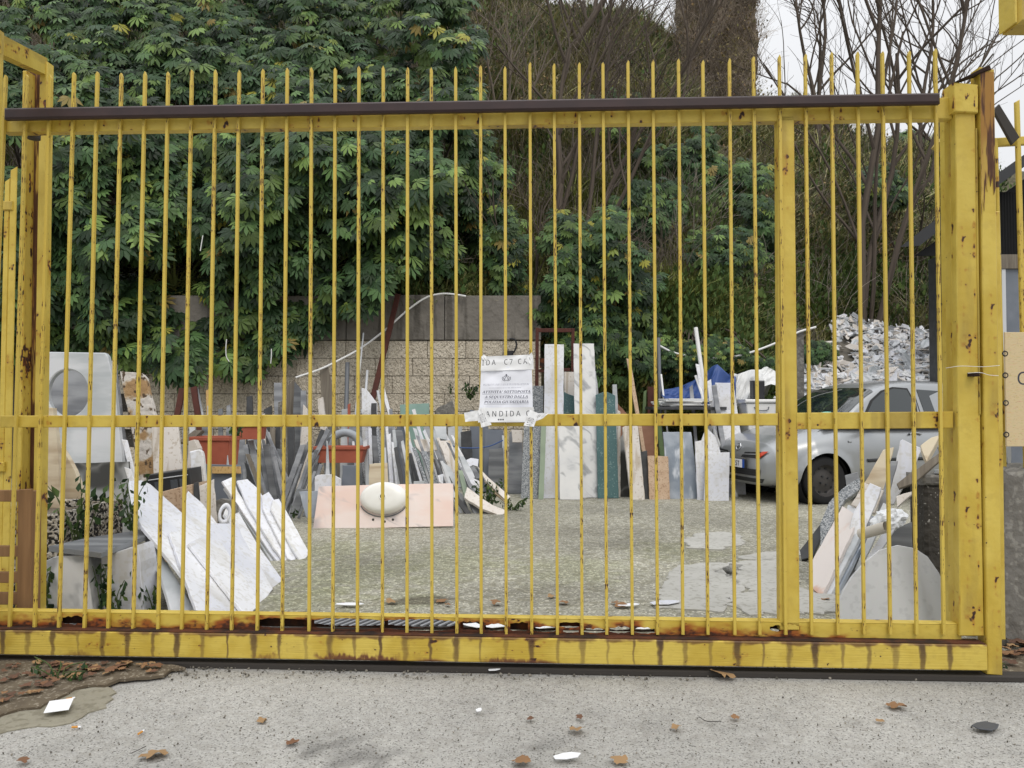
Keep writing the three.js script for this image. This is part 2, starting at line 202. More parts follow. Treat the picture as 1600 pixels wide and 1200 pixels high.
const soil = [[628, 939, 0.16], [668, 937, 0.2], [700, 936, 0.12], [860, 925, 0.5], [1000, 850, 0.5], [920, 830, 0.6]].map(([x, y, r], i) => [G(x, y), r, i < 3 ? 0.62 : 0.2]);
struct(new THREE.Mesh(sheet(-9, 14, -16, -3.74, 400, 230, (x, z) => 0.012 * (nz(x * 0.9, z * 0.9, 5) - 0.5), (x, z) => {
  const e = fb((x + 20) / 40, (z + 20) / 40, 40, 40, 5, 229); let k = 0.88 + 0.6 * (e - 0.5), c = [k, k, k * 0.98]; const j = (nz(x * 14, z * 14, 9) - 0.5) * 0.8 + (nz(x * 40, z * 40, 12) - 0.5) * 0.4;
  for (const [p, r] of moss) { const d = Math.hypot(x - p.x, (z - p.z) * 0.8) / r + j; c = mix3(c, [k * 0.82, k * 0.87, k * 0.62], 0.5 * (1 - sm(0.3, 1.1, d))); }
  for (const [p, r, a] of soil) { const d = Math.hypot(x - p.x, (z - p.z) * 1.6) / r + j; c = mix3(c, [0.16, 0.13, 0.09], a * (1 - sm(0.4, 1.05, d))); }
  return c;
}), M.yard), 'yard_pavement');
// smooth cement patches in the aggregate
M.cement = stoneMat((u, v) => { const c = fb(u, v, 3, 6, 6, 231), g = fb(u, v, 40, 40, 3, 233); return mix3(mix3([0.735, 0.73, 0.705], [0.655, 0.65, 0.625], c), [0.53, 0.52, 0.48], 0.5 * sm(0.55, 0.75, g)); }, 1.0, 0.9);
function groundPatch(pts, y, m, jag = 0.02, rough = 0.006) {
  const q = []; pts.forEach((a, i) => { const b = pts[(i + 1) % pts.length], A = G(a[0], a[1]), B = G(b[0], b[1]); const n = Math.max(2, Math.ceil(A.distanceTo(B) / 0.06)); for (let k = 0; k < n; k++) { const t = k / n; q.push([mix(A.x, B.x, t) + (R() - 0.5) * jag * 2, -mix(A.z, B.z, t) + (R() - 0.5) * jag * 2]); } });
  const g = new THREE.ExtrudeGeometry(shapeOf(q), { depth: 0.012, bevelEnabled: true, bevelSize: 0.01, bevelThickness: 0.004, bevelSegments: 1 }); g.rotateX(-Math.PI / 2); g.translate(0, y - 0.012, 0);
  return new THREE.Mesh(triUV(g, R() * 3, R() * 3), m);
}
for (const p of [
  [[1030, 925], [1060, 888], [1120, 880], [1160, 886], [1150, 905], [1155, 925], [1120, 958], [1030, 952]],
  [[1120, 895], [1150, 880], [1200, 876], [1240, 878], [1240, 920], [1180, 925], [1160, 920]],
  [[1150, 930], [1200, 924], [1245, 922], [1320, 935], [1320, 958], [1170, 960], [1140, 945]],
  [[1072, 845], [1090, 836], [1130, 832], [1158, 838], [1160, 850], [1120, 859], [1080, 857]],
  [[1150, 873], [1200, 864], [1250, 862], [1250, 874], [1190, 877]]]) struct(groundPatch(p, 0.009, M.cement, 0.035), 'cement_patch');
struct(groundPatch([[-30, 1125], [50, 1105], [100, 1085], [172, 1074], [180, 1083], [150, 1110], [100, 1132], [40, 1140], [-30, 1152]], 0.006, mat({ map: M.cement.map, color: 0xcfcabb, roughness: 0.95, bumpMap: M.concrete.bumpMap, bumpScale: 0.02 })), 'cement_patch');
// dirt strip against the gate
const dirtMap = stoneMat((u, v) => { const c = fb(u, v, 12, 12, 5, 241), g = fb(u, v, 60, 60, 2, 243); return mix3(mix3([0.45, 0.41, 0.34], [0.32, 0.28, 0.23], c), [0.64, 0.61, 0.55], 0.6 * sm(0.62, 0.75, g)); }, 0.6, 1);
struct(groundPatch([[-40, 1040], [240, 1042], [280, 1050], [230, 1062], [180, 1068], [120, 1084], [60, 1112], [-40, 1135]], 0.02, dirtMap, 0.03), 'soil_patch');
struct(groundPatch([[1480, 1046], [1640, 1010], [1640, 1050], [1600, 1056], [1500, 1060]], 0.02, dirtMap, 0.02), 'soil_patch');

// ---------------------------------------------------------------- the sliding gate
const GT = -Math.atan(0.05), GO = V(0, 0, -3.6);
const gate = grp('sliding_gate', 'tall rusty yellow sliding gate of vertical bars closing the yard', 'gate', GO, GT);
const gInv = new THREE.Matrix4().compose(GO, new THREE.Quaternion().setFromAxisAngle(V(0, 1, 0), GT), V(1, 1, 1)).invert();
const gc = CAM.clone().applyMatrix4(gInv);
const gl = (px, py, n = 0) => { const d = ray(px, py).transformDirection(gInv); const t = (n - gc.z) / d.z; return [gc.x + d.x * t, gc.y + d.y * t]; };
const tops = [9, 42, 79, 116, 152.5, 190, 227, 263, 300, 337, 374, 411, 449, 487, 524, 561, 599, 637, 674, 712, 751, 789, 828, 865.5, 905, 942, 981, 1020, 1060, 1098, 1139.5, 1177, 1217.5, 1258, 1299, 1339.5, 1378.5, 1420, 1461];
const bots = [-25, 15, 54, 92, 132, 169, 208, 247, 284, 323, 362, 402, 441, 483, 520, 558.5, 597.5, 636, 675, 714, 752, 791, 831, 871, 909.5, 948, 988, 1027.5, 1067, 1106, 1148, 1187, 1227.5, 1268, 1309, 1350, 1391, 1432, 1474.5];
const tipY = (x) => lerpTab([[9, 117], [116, 115], [411, 109], [561, 105], [789, 103], [828, 100], [981, 97], [1177, 90], [1217, 86], [1461, 77]], x);
tops.forEach((tx, i) => {
  const [x1, y1] = gl(tx, tipY(tx) + rr(-2, 2)), [x0, y0] = gl(bots[i], 991); const L = Math.hypot(x1 - x0, y1 - y0), w = 0.0056, d = 0.0082;
  const s = shapeOf([[-w, 0], [w, 0], [w, L - rr(0.004, 0.016)], [w * 0.1, L], [-w, L - rr(0.006, 0.018)]]);
  const g = new THREE.ExtrudeGeometry(s, { depth: 2 * d - 0.002, bevelEnabled: true, bevelSize: 0.001, bevelThickness: 0.001, bevelSegments: 1 }); g.translate(0, 0, -d + 0.001);
  const m = part(gate, 'bar', triUV(g, R(), R() * 3), M.bar); m.position.set(x0, y0, 0); m.rotation.z = Math.atan2(-(x1 - x0), y1 - y0) ;
});
// a rail along two pixel points with a pixel height, given offsets n0..n1 from the bars' plane
function rail(name, p0, p1, hpx0, hpx1, n0, n1, m, bev = 0.003) {
  const a = gl(p0[0], p0[1], n1), b = gl(p1[0], p1[1], n1), a2 = gl(p0[0], p0[1] + hpx0, n1), b2 = gl(p1[0], p1[1] + hpx1, n1);
  const g = ext([a2, b2, b, a], n1 - n0, bev); const k = part(gate, name, g, m); k.position.z = n1; return k;
}
rail('guide_tube', [5, 168], [1470, 144], 18, 17, 0.0125, 0.05, M.pipeBrown, 0.009);
rail('top_rail', [4, 178], [1488, 152], 29, 33, -0.065, -0.0125, M.paint);
rail('middle_rail', [0, 649.5], [1216, 646], 18.5, 19, -0.03, -0.0125, M.paint);
rail('middle_rail', [1243, 645], [1490, 643], 26, 26, -0.042, -0.0125, M.paint);
{ // wide intermediate post and end post
  const q = (x0, y0, x1, y1, x2, y2, x3, y3, n0, n1, name, m = M.paint) => { const g = ext([gl(x3, y3, n1), gl(x2, y2, n1), gl(x1, y1, n1), gl(x0, y0, n1)], n1 - n0, 0.004); const k = part(gate, name, g, m); k.position.z = n1; return k; };
  q(1215, 181, 1241, 181, 1250, 985, 1219, 985, -0.07, -0.0125, 'intermediate_post');
  q(1493, 176, 1524, 176, 1538, 994, 1500, 994, -0.075, 0.012, 'end_post', M.paint);
  q(1485, 176, 1492, 176, 1499, 960, 1492, 960, -0.09, -0.03, 'end_post_flange');
  q(1525, 200, 1527.5, 200, 1533, 648, 1530.5, 648, -0.03, 0.02, 'edge_strip');
}
// lower beam with rust runs below every bar
const beamA = gl(-40, 995, 0.05), beamB = gl(1543, 995, 0.05), beamLo = gl(800, 1036, 0.05)[1], beamHi = gl(800, 997, 0.05)[1];
const barX = bots.map((b) => gl(b, 1000, 0.0)[0]);
function runsMap() {
  const q = rng(5), amp = barX.map(() => 0.3 + 0.65 * q()), wid = barX.map(() => 0.004 + 0.011 * q()), W = beamB[0] - beamA[0];
  return tex(2048, 128, (u, v) => {
    const x = beamA[0] + u * W; let c = paint(u, v, 30, 1, 0.0, false); let k = 0; const f = fb(u, v, 400, 4, 3, 251), f2 = fb(u, v, 90, 3, 3, 253);
    for (let i = 0; i < barX.length; i++) { const d = Math.abs(x - barX[i] + (f2 - 0.5) * 0.014) / (wid[i] * (0.8 + 0.6 * v)); if (d < 3) k = Math.max(k, amp[i] * (1 - sm(0.35, 1.35, d + (f - 0.5) * 0.9)) * (0.6 + 0.4 * v)); }
    c = mix3(c, [0.27, 0.19, 0.13], clamp(k)); const top = sm(0.86, 0.99, v + (f2 - 0.5) * 0.3); c = mix3(c, [0.33, 0.21, 0.11], top * 0.7);
    const low = sm(0.3, 0.05, v + (f - 0.5) * 0.5) * sm(0.62, 0.72, fb(u, v, 9, 1, 3, 257)); return mix3(c, [0.36, 0.2, 0.13], low * 0.9);
  }, 0);
}
{
  const m = mat({ map: runsMap(), roughness: 0.5, bumpMap: paintBump, bumpScale: 0.001 });
  const W = beamB[0] - beamA[0], g = box(W, beamHi - beamLo, 0.10, 0.004), p = g.attributes.position, uv = g.attributes.uv;
  for (let i = 0; i < p.count; i++) uv.setXY(i, p.getX(i) / W + 0.5, clamp((p.getY(i)) / (beamHi - beamLo) + 0.5, 0.01, 0.99));
  const k = part(gate, 'lower_beam', g, m); k.position.set((beamA[0] + beamB[0]) / 2, (beamHi + beamLo) / 2, 0);
  const l = part(gate, 'ledge_rust', box(W - 0.01, 0.004, 0.06, 0.001), M.rustDark); l.position.set(k.position.x, beamHi + 0.0025, 0.012);
}
// upper sheet of the bottom rail: corroded through in the middle
{
  const y1 = gl(800, 967, -0.0125)[1], y0 = beamHi + 0.005, X0 = gl(-40, 970, -0.0125)[0], X1 = gl(1502, 970, -0.0125)[0], W = X1 - X0, H = y1 - y0;
  const q = rng(31), lx = (px) => gl(px, 978, -0.0125)[0], pxOf = (x) => { let a = -60, b = 1560; for (let i = 0; i < 30; i++) { const m = (a + b) / 2; if (lx(m) < x) a = m; else b = m; } return a; };
  const ragged = (a, b, v0, v1, jag = 0.2) => { const n = Math.max(5, Math.round((b - a) / 5)), up = [], dn = []; for (let i = 0; i <= n; i++) { const x = lx(mix(a, b, i / n)), e = Math.sin(Math.PI * clamp(i / n, 0.04, 0.96)); const m = (v0 + v1) / 2, hh = (v1 - v0) / 2 * (0.35 + 0.65 * Math.pow(e, 0.4)); up.push([x, y0 + H * clamp(m + hh * (1 - jag * 2 * q()), 0.12, 0.9)]); dn.push([x, y0 + H * clamp(m - hh * (1 - jag * q()), 0.06, 0.85)]); } return [...dn, ...up.reverse()]; };
  const front = [[404, 480, 0.08, 0.88, 0.12], [487, 597, 0.04, 0.92, 0.1], [599, 716, 0.04, 0.92, 0.1], [719, 750, 0.1, 0.85], [757, 789, 0.06, 0.7], [797, 825, 0.06, 0.85], [834, 868, 0.06, 0.55], [874, 906, 0.4, 0.9], [880, 904, 0.06, 0.34], [912, 946, 0.06, 0.45], [952, 985, 0.06, 0.6], [991, 1023, 0.06, 0.55], [1203, 1224, 0.35, 0.88], [1230, 1250, 0.4, 0.92], [97, 130, 0.1, 0.88]].map((h) => ragged(h[0], h[1], h[2], h[3], h[4] ?? 0.3));
  const bandMap = tex(2048, 64, (u, v) => {
    const px = pxOf(X0 + u * W), f = fb(u, v, 260, 6, 3, 261), b = fb(u, v, 60, 2, 3, 263); let c = paint(u, v, 30, 1, 0.02, false);
    const lev = lerpTab([[0, 0.5], [100, 0.75], [150, 0.7], [210, 0.45], [300, 0.5], [400, 0.8], [480, 0.95], [720, 0.9], [1020, 0.62], [1080, 0.55], [1230, 0.55], [1300, 0.35], [1380, 0.1], [1500, 0.05]], px);
    const k = sm(0.55, 0.85, lev * (1.25 - v * 0.75) + (f - 0.5) * 0.5 + (b - 0.5) * 0.5); c = mix3(c, [0.58, 0.30, 0.10], sm(0.3, 0.7, lev * (1.2 - v * 0.8) + (b - 0.5) * 0.7)); return mix3(c, mix3([0.42, 0.21, 0.08], [0.19, 0.11, 0.08], f), k);
  }, 0);
  const m = mat({ map: bandMap, roughness: 0.75 });
  const uvFix = (g) => { const p = g.attributes.position, uv = g.attributes.uv; for (let i = 0; i < p.count; i++) uv.setXY(i, (p.getX(i) - X0) / W, clamp((p.getY(i) - y0) / H, 0.02, 0.98)); return g; };
  const k = part(gate, 'bottom_rail_front', uvFix(ext([[X0, y0], [X1, y0], [X1, y1], [X0, y1]], 0.003, 0.0006, front)), m); k.position.z = -0.0125;
  const back = [[486, 597, 0.05, 0.9], [603, 716, 0.05, 0.9], [722, 752, 0.05, 0.5], [758, 788, 0.05, 0.55], [836, 868, 0.05, 0.5], [876, 905, 0.05, 0.35], [914, 946, 0.05, 0.4], [954, 985, 0.05, 0.5], [993, 1023, 0.05, 0.5], [1203, 1222, 0.05, 0.35]].map((h) => ragged(...h, 0.25));
  const kb = part(gate, 'bottom_rail_back', ext([[X0, y0], [X1, y0], [X1, y1], [X0, y1]], 0.003, 0.0006, back), M.rustDark); kb.position.z = -0.062;
  const kt = part(gate, 'bottom_rail_top', box(W, 0.004, 0.054, 0.001), M.paint); kt.position.set((X0 + X1) / 2, y1 + 0.003, -0.039);
}
// track below the gate
{ const t = new THREE.Mesh(box(7.2, 0.03, 0.07, 0.006), M.track); t.position.copy(GO).add(V(0.3, 0.012, 0.015)); t.rotation.y = GT; add(t, 'gate_track', 'dark steel floor track under the yellow sliding gate', 'track'); }
// drain grating just inside the gate
{
  const g0 = grp('drain_grating', 'dark slotted drain grating across the ground behind the gate', 'drain', V(0, 0, 0));
  const a = G(395, 966), b = G(715, 960), d0 = a.z + 0.02, x0 = a.x - 1.2, x1 = b.x + 0.15;
  part(g0, 'frame', box(x1 - x0, 0.012, 0.02, 0.002, (x0 + x1) / 2, 0.008, d0), M.track); part(g0, 'frame', box(x1 - x0, 0.012, 0.02, 0.002, (x0 + x1) / 2, 0.008, d0 + 0.2), M.track);
  part(g0, 'channel', box(x1 - x0, 0.01, 0.18, 0.001, (x0 + x1) / 2, 0.007, d0 + 0.1), flat(0x171615, 1));
  const sg = box(0.018, 0.012, 0.215, 0.002); for (let x = x0 + 0.02; x < x1; x += 0.048) { const s = part(g0, 'slat', sg, M.slateMid); s.position.set(x, 0.014, d0 + 0.1); s.rotation.y = -0.5; }
}

// ---------------------------------------------------------------- portal posts and fixed fences
function prism(parent, name, px4, d, t, m, bev = 0.004) {     // front face given by four pixels at one depth
  const pts = px4.map(([x, y]) => P(x, y, d)), c = pts[0].clone(); const g = ext(pts.map((p) => [p.x - c.x, p.y - c.y]), t, bev); const k = part(parent, name, g, m); k.position.copy(c).sub(parent.position); return k;
}
{ // left portal: a post on either side of the gate, tied across the top
  const b = grp('gate_portal', 'yellow steel portal of two posts holding the gate at the left edge', 'gate post', V(0, 0, 0));
  prism(b, 'front_post', [[-80, 1062], [-34, 1062], [-4, 44], [-46, 40]], 3.42, 0.05, M.paint);
  prism(b, 'rear_post_web', [[32, gy(4.1)], [54, gy(4.1)], [64, 105], [44, 105]], 4.1, 0.01, M.rustStreak);
  prism(b, 'rear_post_flange', [[22, gy(4.05)], [30, gy(4.05)], [42, 110], [35, 110]], 4.03, 0.09, M.paintRust);
  prism(b, 'rear_post_flange', [[48, gy(4.05)], [61, gy(4.05)], [74, 96], [62, 96]], 4.02, 0.06, M.paint);
  const a = P(3, 66, 3.42), c = P(66, 104, 4.05); a.x = P(-12, 66, 3.42).x; const mid = a.clone().add(c).multiplyScalar(0.5), dir = c.clone().sub(a); const bm = part(b, 'cross_beam', box(0.085, 0.055, dir.length(), 0.004), M.paint); bm.position.copy(mid); bm.lookAt(c.clone()); const tp = c.clone(); bm.quaternion.setFromUnitVectors(V(0, 0, 1), dir.clone().normalize());
  const r = part(b, 'guide_roller', new THREE.CylinderGeometry(0.03, 0.03, 0.06, 20), M.track); r.position.copy(P(53, 208, 3.86));
}
{ const f = grp('fixed_fence', 'yellow fixed fence panel behind the left gate post', 'fence', V(0, 0, 0));
  for (const [x0, x1, y] of [[-30, -22, 272], [-8, 2, 276], [7, 15, 278], [16, 26, 260]]) prism(f, 'bar', [[x0 - 16, gy(4.45)], [x1 - 14, gy(4.45)], [x1, y], [x0, y + 6]], 4.45, 0.012, M.paint);
  prism(f, 'rail', [[-60, 328], [19, 328], [19, 314], [-60, 314]], 4.44, 0.02, M.paint); prism(f, 'rail', [[-70, 742], [6, 737], [6, 722], [-70, 724]], 4.43, 0.02, M.paint);
}
{ const b = grp('catch_post', 'rust streaked yellow catch post at the right end of the gate', 'gate post', V(0, 0, 0));
  prism(b, 'post', [[1543, 1054], [1567, 1056], [1554, 108], [1531, 104]], 3.47, 0.075, M.paint);
  prism(b, 'rusted_face', [[1533.5, 345], [1536, 310], [1538, 330], [1540, 285], [1543, 300], [1545, 268], [1548, 292], [1551, 274], [1553, 305], [1555.5, 296], [1553, 112], [1532, 112]], 3.467, 0.002, M.rustStreak, 0.0005);
  prism(b, 'catch_block', [[1491, 174], [1529, 176], [1529, 132], [1491, 128]], 3.47, 0.10, M.paintRust);
  const cap = prism(b, 'cap_plate', [[1493, 127], [1550, 108], [1547, 100], [1502, 123]], 3.46, 0.06, M.rustDark);
  prism(b, 'latch', [[1521, 588], [1532, 588], [1532, 582], [1521, 582]], 3.44, 0.05, M.rustDark);
  const w = part(b, 'tie_wire', tube([P(1478, 575, 3.44), P(1500, 572, 3.40), P(1535, 573, 3.42), P(1562, 571, 3.44)], 0.0012, 5), M.pvcWhite);
  part(b, 'tie_wire', tube([P(1512, 583, 3.43), P(1530, 582, 3.41), P(1546, 586, 3.44), P(1560, 587, 3.45)], 0.0014, 5), M.pvcWhite);
}
{ const f = grp('fixed_fence', 'yellow fixed fence with dark brace right of the catch post', 'fence', V(0, 0, 0));
  prism(f, 'post', [[1486, gy(4.2)], [1498, gy(4.2)], [1489, 180], [1477, 180]], 4.2, 0.06, M.paint);
  prism(f, 'rail', [[1490, 232], [1660, 222], [1660, 209], [1490, 219]], 4.16, 0.03, M.paint);
  prism(f, 'bar', [[1602, 740], [1611, 740], [1594, 155], [1587, 159]], 4.12, 0.02, M.bar); prism(f, 'bar', [[1569, 820], [1576, 820], [1560, 215], [1556, 215]], 4.13, 0.02, M.paint);
  prism(f, 'bar', [[1645, 740], [1653, 740], [1638, 150], [1631, 150]], 4.12, 0.02, M.bar);
  prism(f, 'brace', [[1582, 226], [1594, 214], [1562, 162], [1552, 172]], 4.09, 0.02, M.track);
  const a = P(1487, 212, 4.25), c = P(1464, 230, 5.0), dir = c.clone().sub(a); const bm = part(f, 'return_rail', box(0.05, 0.05, dir.length(), 0.004), M.paint); bm.position.copy(a.clone().add(c).multiplyScalar(0.5)); bm.quaternion.setFromUnitVectors(V(0, 0, 1), dir.normalize());
  prism(f, 'flange', [[1556, 1000], [1572, 1000], [1563, 330], [1553, 330]], 3.75, 0.03, M.paint);
}
{ // end of a square yellow beam high on the right, near the camera
  const b = grp('yellow_beam', 'square end of a yellow steel beam at the top right corner', 'beam', P(1592, 36, 2.6)); const g = box(0.5, 0.16, 0.10, 0.012, 0.25, 0.08, -0.05); part(b, 'tube', g, M.paint); const pl = part(b, 'end_plate', box(0.008, 0.15, 0.09, 0.002, -0.005, 0.08, -0.05), M.paint); const up = part(b, 'hanger', box(0.06, 2.0, 0.06, 0.004, 0.42, 1.15, -0.05), M.paint);
}
// concrete wall and plywood notice right of the gate
{ const n = 26, q = rng(77), pts = []; const d = 3.95, xl = P(1566, 900, d).x, top = P(1580, 735, d).y;
  pts.push([xl + 1.2, 0]); pts.push([xl, 0]); pts.push([xl - 0.01, top * 0.5]); pts.push([xl + 0.01, top - 0.05]); for (let i = 0; i <= n; i++) pts.push([xl + 0.03 + i / n * 1.17, top + (q() - 0.5) * 0.035]);
  const m = new THREE.Mesh(ext(pts.reverse(), 0.35, 0.015), M.concrete); m.position.set(0, 0, -d); add(m, 'concrete_wall', 'low cracked grey concrete wall beside the catch post', 'wall'); }
{ const tx = canvasTex(512, 1024, (g, w, h) => { g.fillStyle = '#d6c39c'; g.fillRect(0, 0, w, h); const q = rng(3); for (let i = 0; i < 2600; i++) { g.fillStyle = `rgba(${150 + q() * 80},${125 + q() * 75},${80 + q() * 60},${0.08 + q() * 0.16})`; g.fillRect(q() * w, q() * h, 4 + q() * 26, 2 + q() * 5); }
    for (let i = 0; i < 260; i++) { g.fillStyle = 'rgba(90,60,25,0.5)'; g.fillRect(q() * w, q() * h, 1 + q() * 7, 1 + q() * 2.5); } g.fillStyle = '#3b3d4c'; g.font = '160px sans-serif'; g.fillText('CHI', 92, 470); g.font = '120px sans-serif'; g.fillText('NU', 200, 610); g.fillText('3', 200, 760); });
  const a = P(1566, 697, 4.02), b = P(1656, 520, 4.02), W = b.x - a.x, H = b.y - a.y, m = new THREE.Group(); m.position.copy(a);
  const g = box(W, H, 0.012, 0.0015, W / 2, H / 2, 0), p = g.attributes.position, uv = g.attributes.uv; for (let i = 0; i < p.count; i++) uv.setXY(i, p.getX(i) / W, p.getY(i) / H); part(m, 'panel', g, mat({ map: tx, roughness: 0.85 }));
  for (const y of [0.06, 0.22, 0.36, 0.47]) { const s = part(m, 'wire_tie', new THREE.TorusGeometry(0.012, 0.004, 6, 12), M.track); s.position.set(0.0, y, 0.004); }
  m.position.z += 0.03; add(m, 'plywood_notice', 'plywood board with marker writing tied to the right fence', 'sign'); }
// ---------------------------------------------------------------- slabs: outlines with their own plane, thickness and place
const camSide = (o, n) => (n.dot(CAM.clone().sub(o)) < 0 ? n.negate() : n);
function upP(px, d, lean = 0.15, yaw = 0, off = 0) { const o = P(px, gy(d), d); o.y = 0; const n = V(Math.sin(yaw) * Math.cos(lean), Math.sin(lean), Math.cos(yaw) * Math.cos(lean)); return { o: o.addScaledVector(n, off), n }; }
function atP(px, py, d, lean = 0.15, yaw = 0) { return { o: P(px, py, d), n: V(Math.sin(yaw) * Math.cos(lean), Math.sin(lean), Math.cos(yaw) * Math.cos(lean)) }; }
function triP(a, b, c, off = 0) { const n = camSide(a, b.clone().sub(a).cross(c.clone().sub(a)).normalize()); return { o: a.clone().addScaledVector(n, off), n }; }
function slabMesh(poly, pl, t, m, bev = 0.002, holesPx, wob = 0) {
  const n = pl.n, u = V(0, 1, 0).cross(n).normalize(), v = n.clone().cross(u);
  const to = ([x, y]) => { const q = hitP(x, y, pl.o, n).sub(pl.o); return [q.dot(u), q.dot(v)]; };
  let pts = poly.map(to); if (wob) { const q = []; pts.forEach((a, i) => { const b = pts[(i + 1) % pts.length], k = Math.min(14, Math.max(1, Math.round(Math.hypot(a[0] - b[0], a[1] - b[1]) / 0.06))); for (let j = 0; j < k; j++) q.push([mix(a[0], b[0], j / k) + (R() - 0.5) * wob, mix(a[1], b[1], j / k) + (R() - 0.5) * wob]); }); pts = q; }
  if (THREE.ShapeUtils.area(pts.map((p) => new THREE.Vector2(...p))) < 0) pts.reverse();
  let cx = 0, cy = 1e9; for (const p of pts) { cx += p[0] / pts.length; cy = Math.min(cy, p[1]); }
  const g = ext(pts.map((p) => [p[0] - cx, p[1] - cy]), t, bev, holesPx && holesPx.map((h) => h.map(to).map((p) => [p[0] - cx, p[1] - cy])));
  const k = new THREE.Mesh(g, m); k.position.copy(pl.o).addScaledVector(u, cx).addScaledVector(v, cy); k.quaternion.setFromRotationMatrix(new THREE.Matrix4().makeBasis(u, v, n)); return k;
}
function slab(name, label, poly, pl, t, m, group, o = {}) { return add(slabMesh(poly, pl, t, m, o.bev ?? 0.003, o.holes, o.wob ?? (o.holes ? 0 : 0.0055)), name, label, o.cat || 'stone slab', group); }
// upright slab standing on the ground at depth d: top edge in pixels, bottom edge x0, x1
function stand(name, label, top, bx, d, m, o = {}) { const y = gy(d); return slab(name, label, [...top, [bx[1], y], [bx[0], y]], upP((bx[0] + bx[1]) / 2, d, o.lean ?? 0.1, o.yaw || 0), o.t || 0.03, m, o.group, o); }
// a narrow strip from a top pixel to a bottom pixel, carried on down to the ground at depth d
const ORD = 'first second third fourth fifth sixth seventh eighth ninth tenth eleventh twelfth thirteenth fourteenth fifteenth sixteenth seventeenth eighteenth nineteenth twentieth'.split(' ');
const ordinal = (i) => i < 20 ? ORD[i] : i === 29 ? 'thirtieth' : i === 39 ? 'fortieth' : (i < 29 ? 'twenty-' : 'thirty-') + ORD[(i + 1) % 10 - 1];
function rankLabels(group, what) { const l = scene.children.filter((o) => o.userData.group === group), key = (o) => { const b = new THREE.Box3().setFromObject(o), t = b.getCenter(V()); return -t.x / t.z; }; l.map((o) => [key(o), o]).sort((a, b) => a[0] - b[0]).forEach(([, o], i) => { o.userData.label = (i === 0 ? 'leftmost ' : i === l.length - 1 ? 'rightmost ' : ordinal(i) + ' from the left, ') + what; }); }
function strip(name, label, a, b, w, d, m, group, o = {}) {
  const y = o.free ? b[1] : gy(d), k = (y - a[1]) / (b[1] - a[1]), bx = a[0] + (b[0] - a[0]) * k, c = o.cut ?? rr(-4, 4);
  return slab(name, label, [[a[0] - w / 2, a[1]], [a[0] + w / 2, a[1] + c], [bx + w / 2, y], [bx - w / 2, y]], o.free ? atP(b[0], b[1], d, o.lean ?? 0.2, o.yaw || 0) : upP(bx, d, o.lean ?? 0.2, o.yaw || 0), o.t || 0.025, m, group, o);
}

// ---- back wall of rendered blocks, grey coping course above
{
  const zW = -12.6, wall = grp('block_wall', 'old retaining wall of cream blocks under a grey concrete band', 'wall', V(0, 0, zW));
  M.cream2 = mat({ map: tex(512, 512, (u, v) => { const c = fb(u, v, 4, 4, 5, 301), a = vein(u, v, 12, 303), g = fb(u, v, 56, 48, 3, 305); return mix3(mix3(mix3([0.87, 0.835, 0.765], [0.80, 0.76, 0.69], c), [0.56, 0.52, 0.46], 0.55 * sm(0.6, 0.68, g)), [0.52, 0.48, 0.41], clamp(a) * 0.3); }, 1.1), roughness: 0.95, bumpMap: tex(512, 512, grey((u, v) => fb(u, v, 46, 40, 3, 305)), 0.9, 0.9, false), bumpScale: 0.025 });
  M.band = mat({ map: tex(512, 512, (u, v) => { const c = fb(u, v, 3, 3, 6, 311), s = fb(u, v, 16, 2, 4, 313), a = Math.max(0, vein(u, v, 3, 315)); return mix3(mix3(mix3([0.54, 0.52, 0.49], [0.43, 0.415, 0.39], c), [0.31, 0.295, 0.27], 0.6 * sm(0.52, 0.7, s)), [0.62, 0.60, 0.57], 0.4 * sm(0.66, 0.76, c)); }, 1.6), roughness: 0.95, bumpMap: tex(256, 256, grey((u, v) => fb(u, v, 12, 12, 5, 317)), 0.9, 0.9, false), bumpScale: 0.02 });
  const yT = P(700, 462, 12.6).y, yB = P(700, 532, 12.6).y, x0 = -9.5, x1 = P(846, 500, 12.6).x;
  part(wall, 'core', boxX(x0, x1, -0.1, yT - 0.03, -0.5, -0.14), M.concreteWet);
  let x = x0; for (let i = 0; x < x1 - 0.3; i++) { const w = Math.min(1.55 + 0.4 * nz(i, 3), x1 - x); part(wall, 'band_panel', boxX(x + 0.005, x + w - 0.006, yB + 0.008, yT + 0.02 * (nz(i, 9) - 0.5), -0.16, 0.02 + 0.01 * nz(i, 5), 0.008), M.band); x += w; }
  const ch = 0.285; let row = 0; for (let y = yB - ch; y > -0.2; y -= ch, row++) { let bx = x0 - (row % 2) * 0.3; for (let i = 0; bx < x1; i++) { const w = 0.58 + 0.1 * nz(i * 3.1, row * 7.7), a = Math.max(bx, x0), b = Math.min(bx + w, x1); if (b - a > 0.08 && b > -6) part(wall, 'block', boxX(a + 0.004, b - 0.004, y + 0.004, y + ch - 0.004, -0.16, -0.02 + 0.018 * nz(i * 2.3, row * 5.1), 0.004), M.cream2); bx += w; } }
}

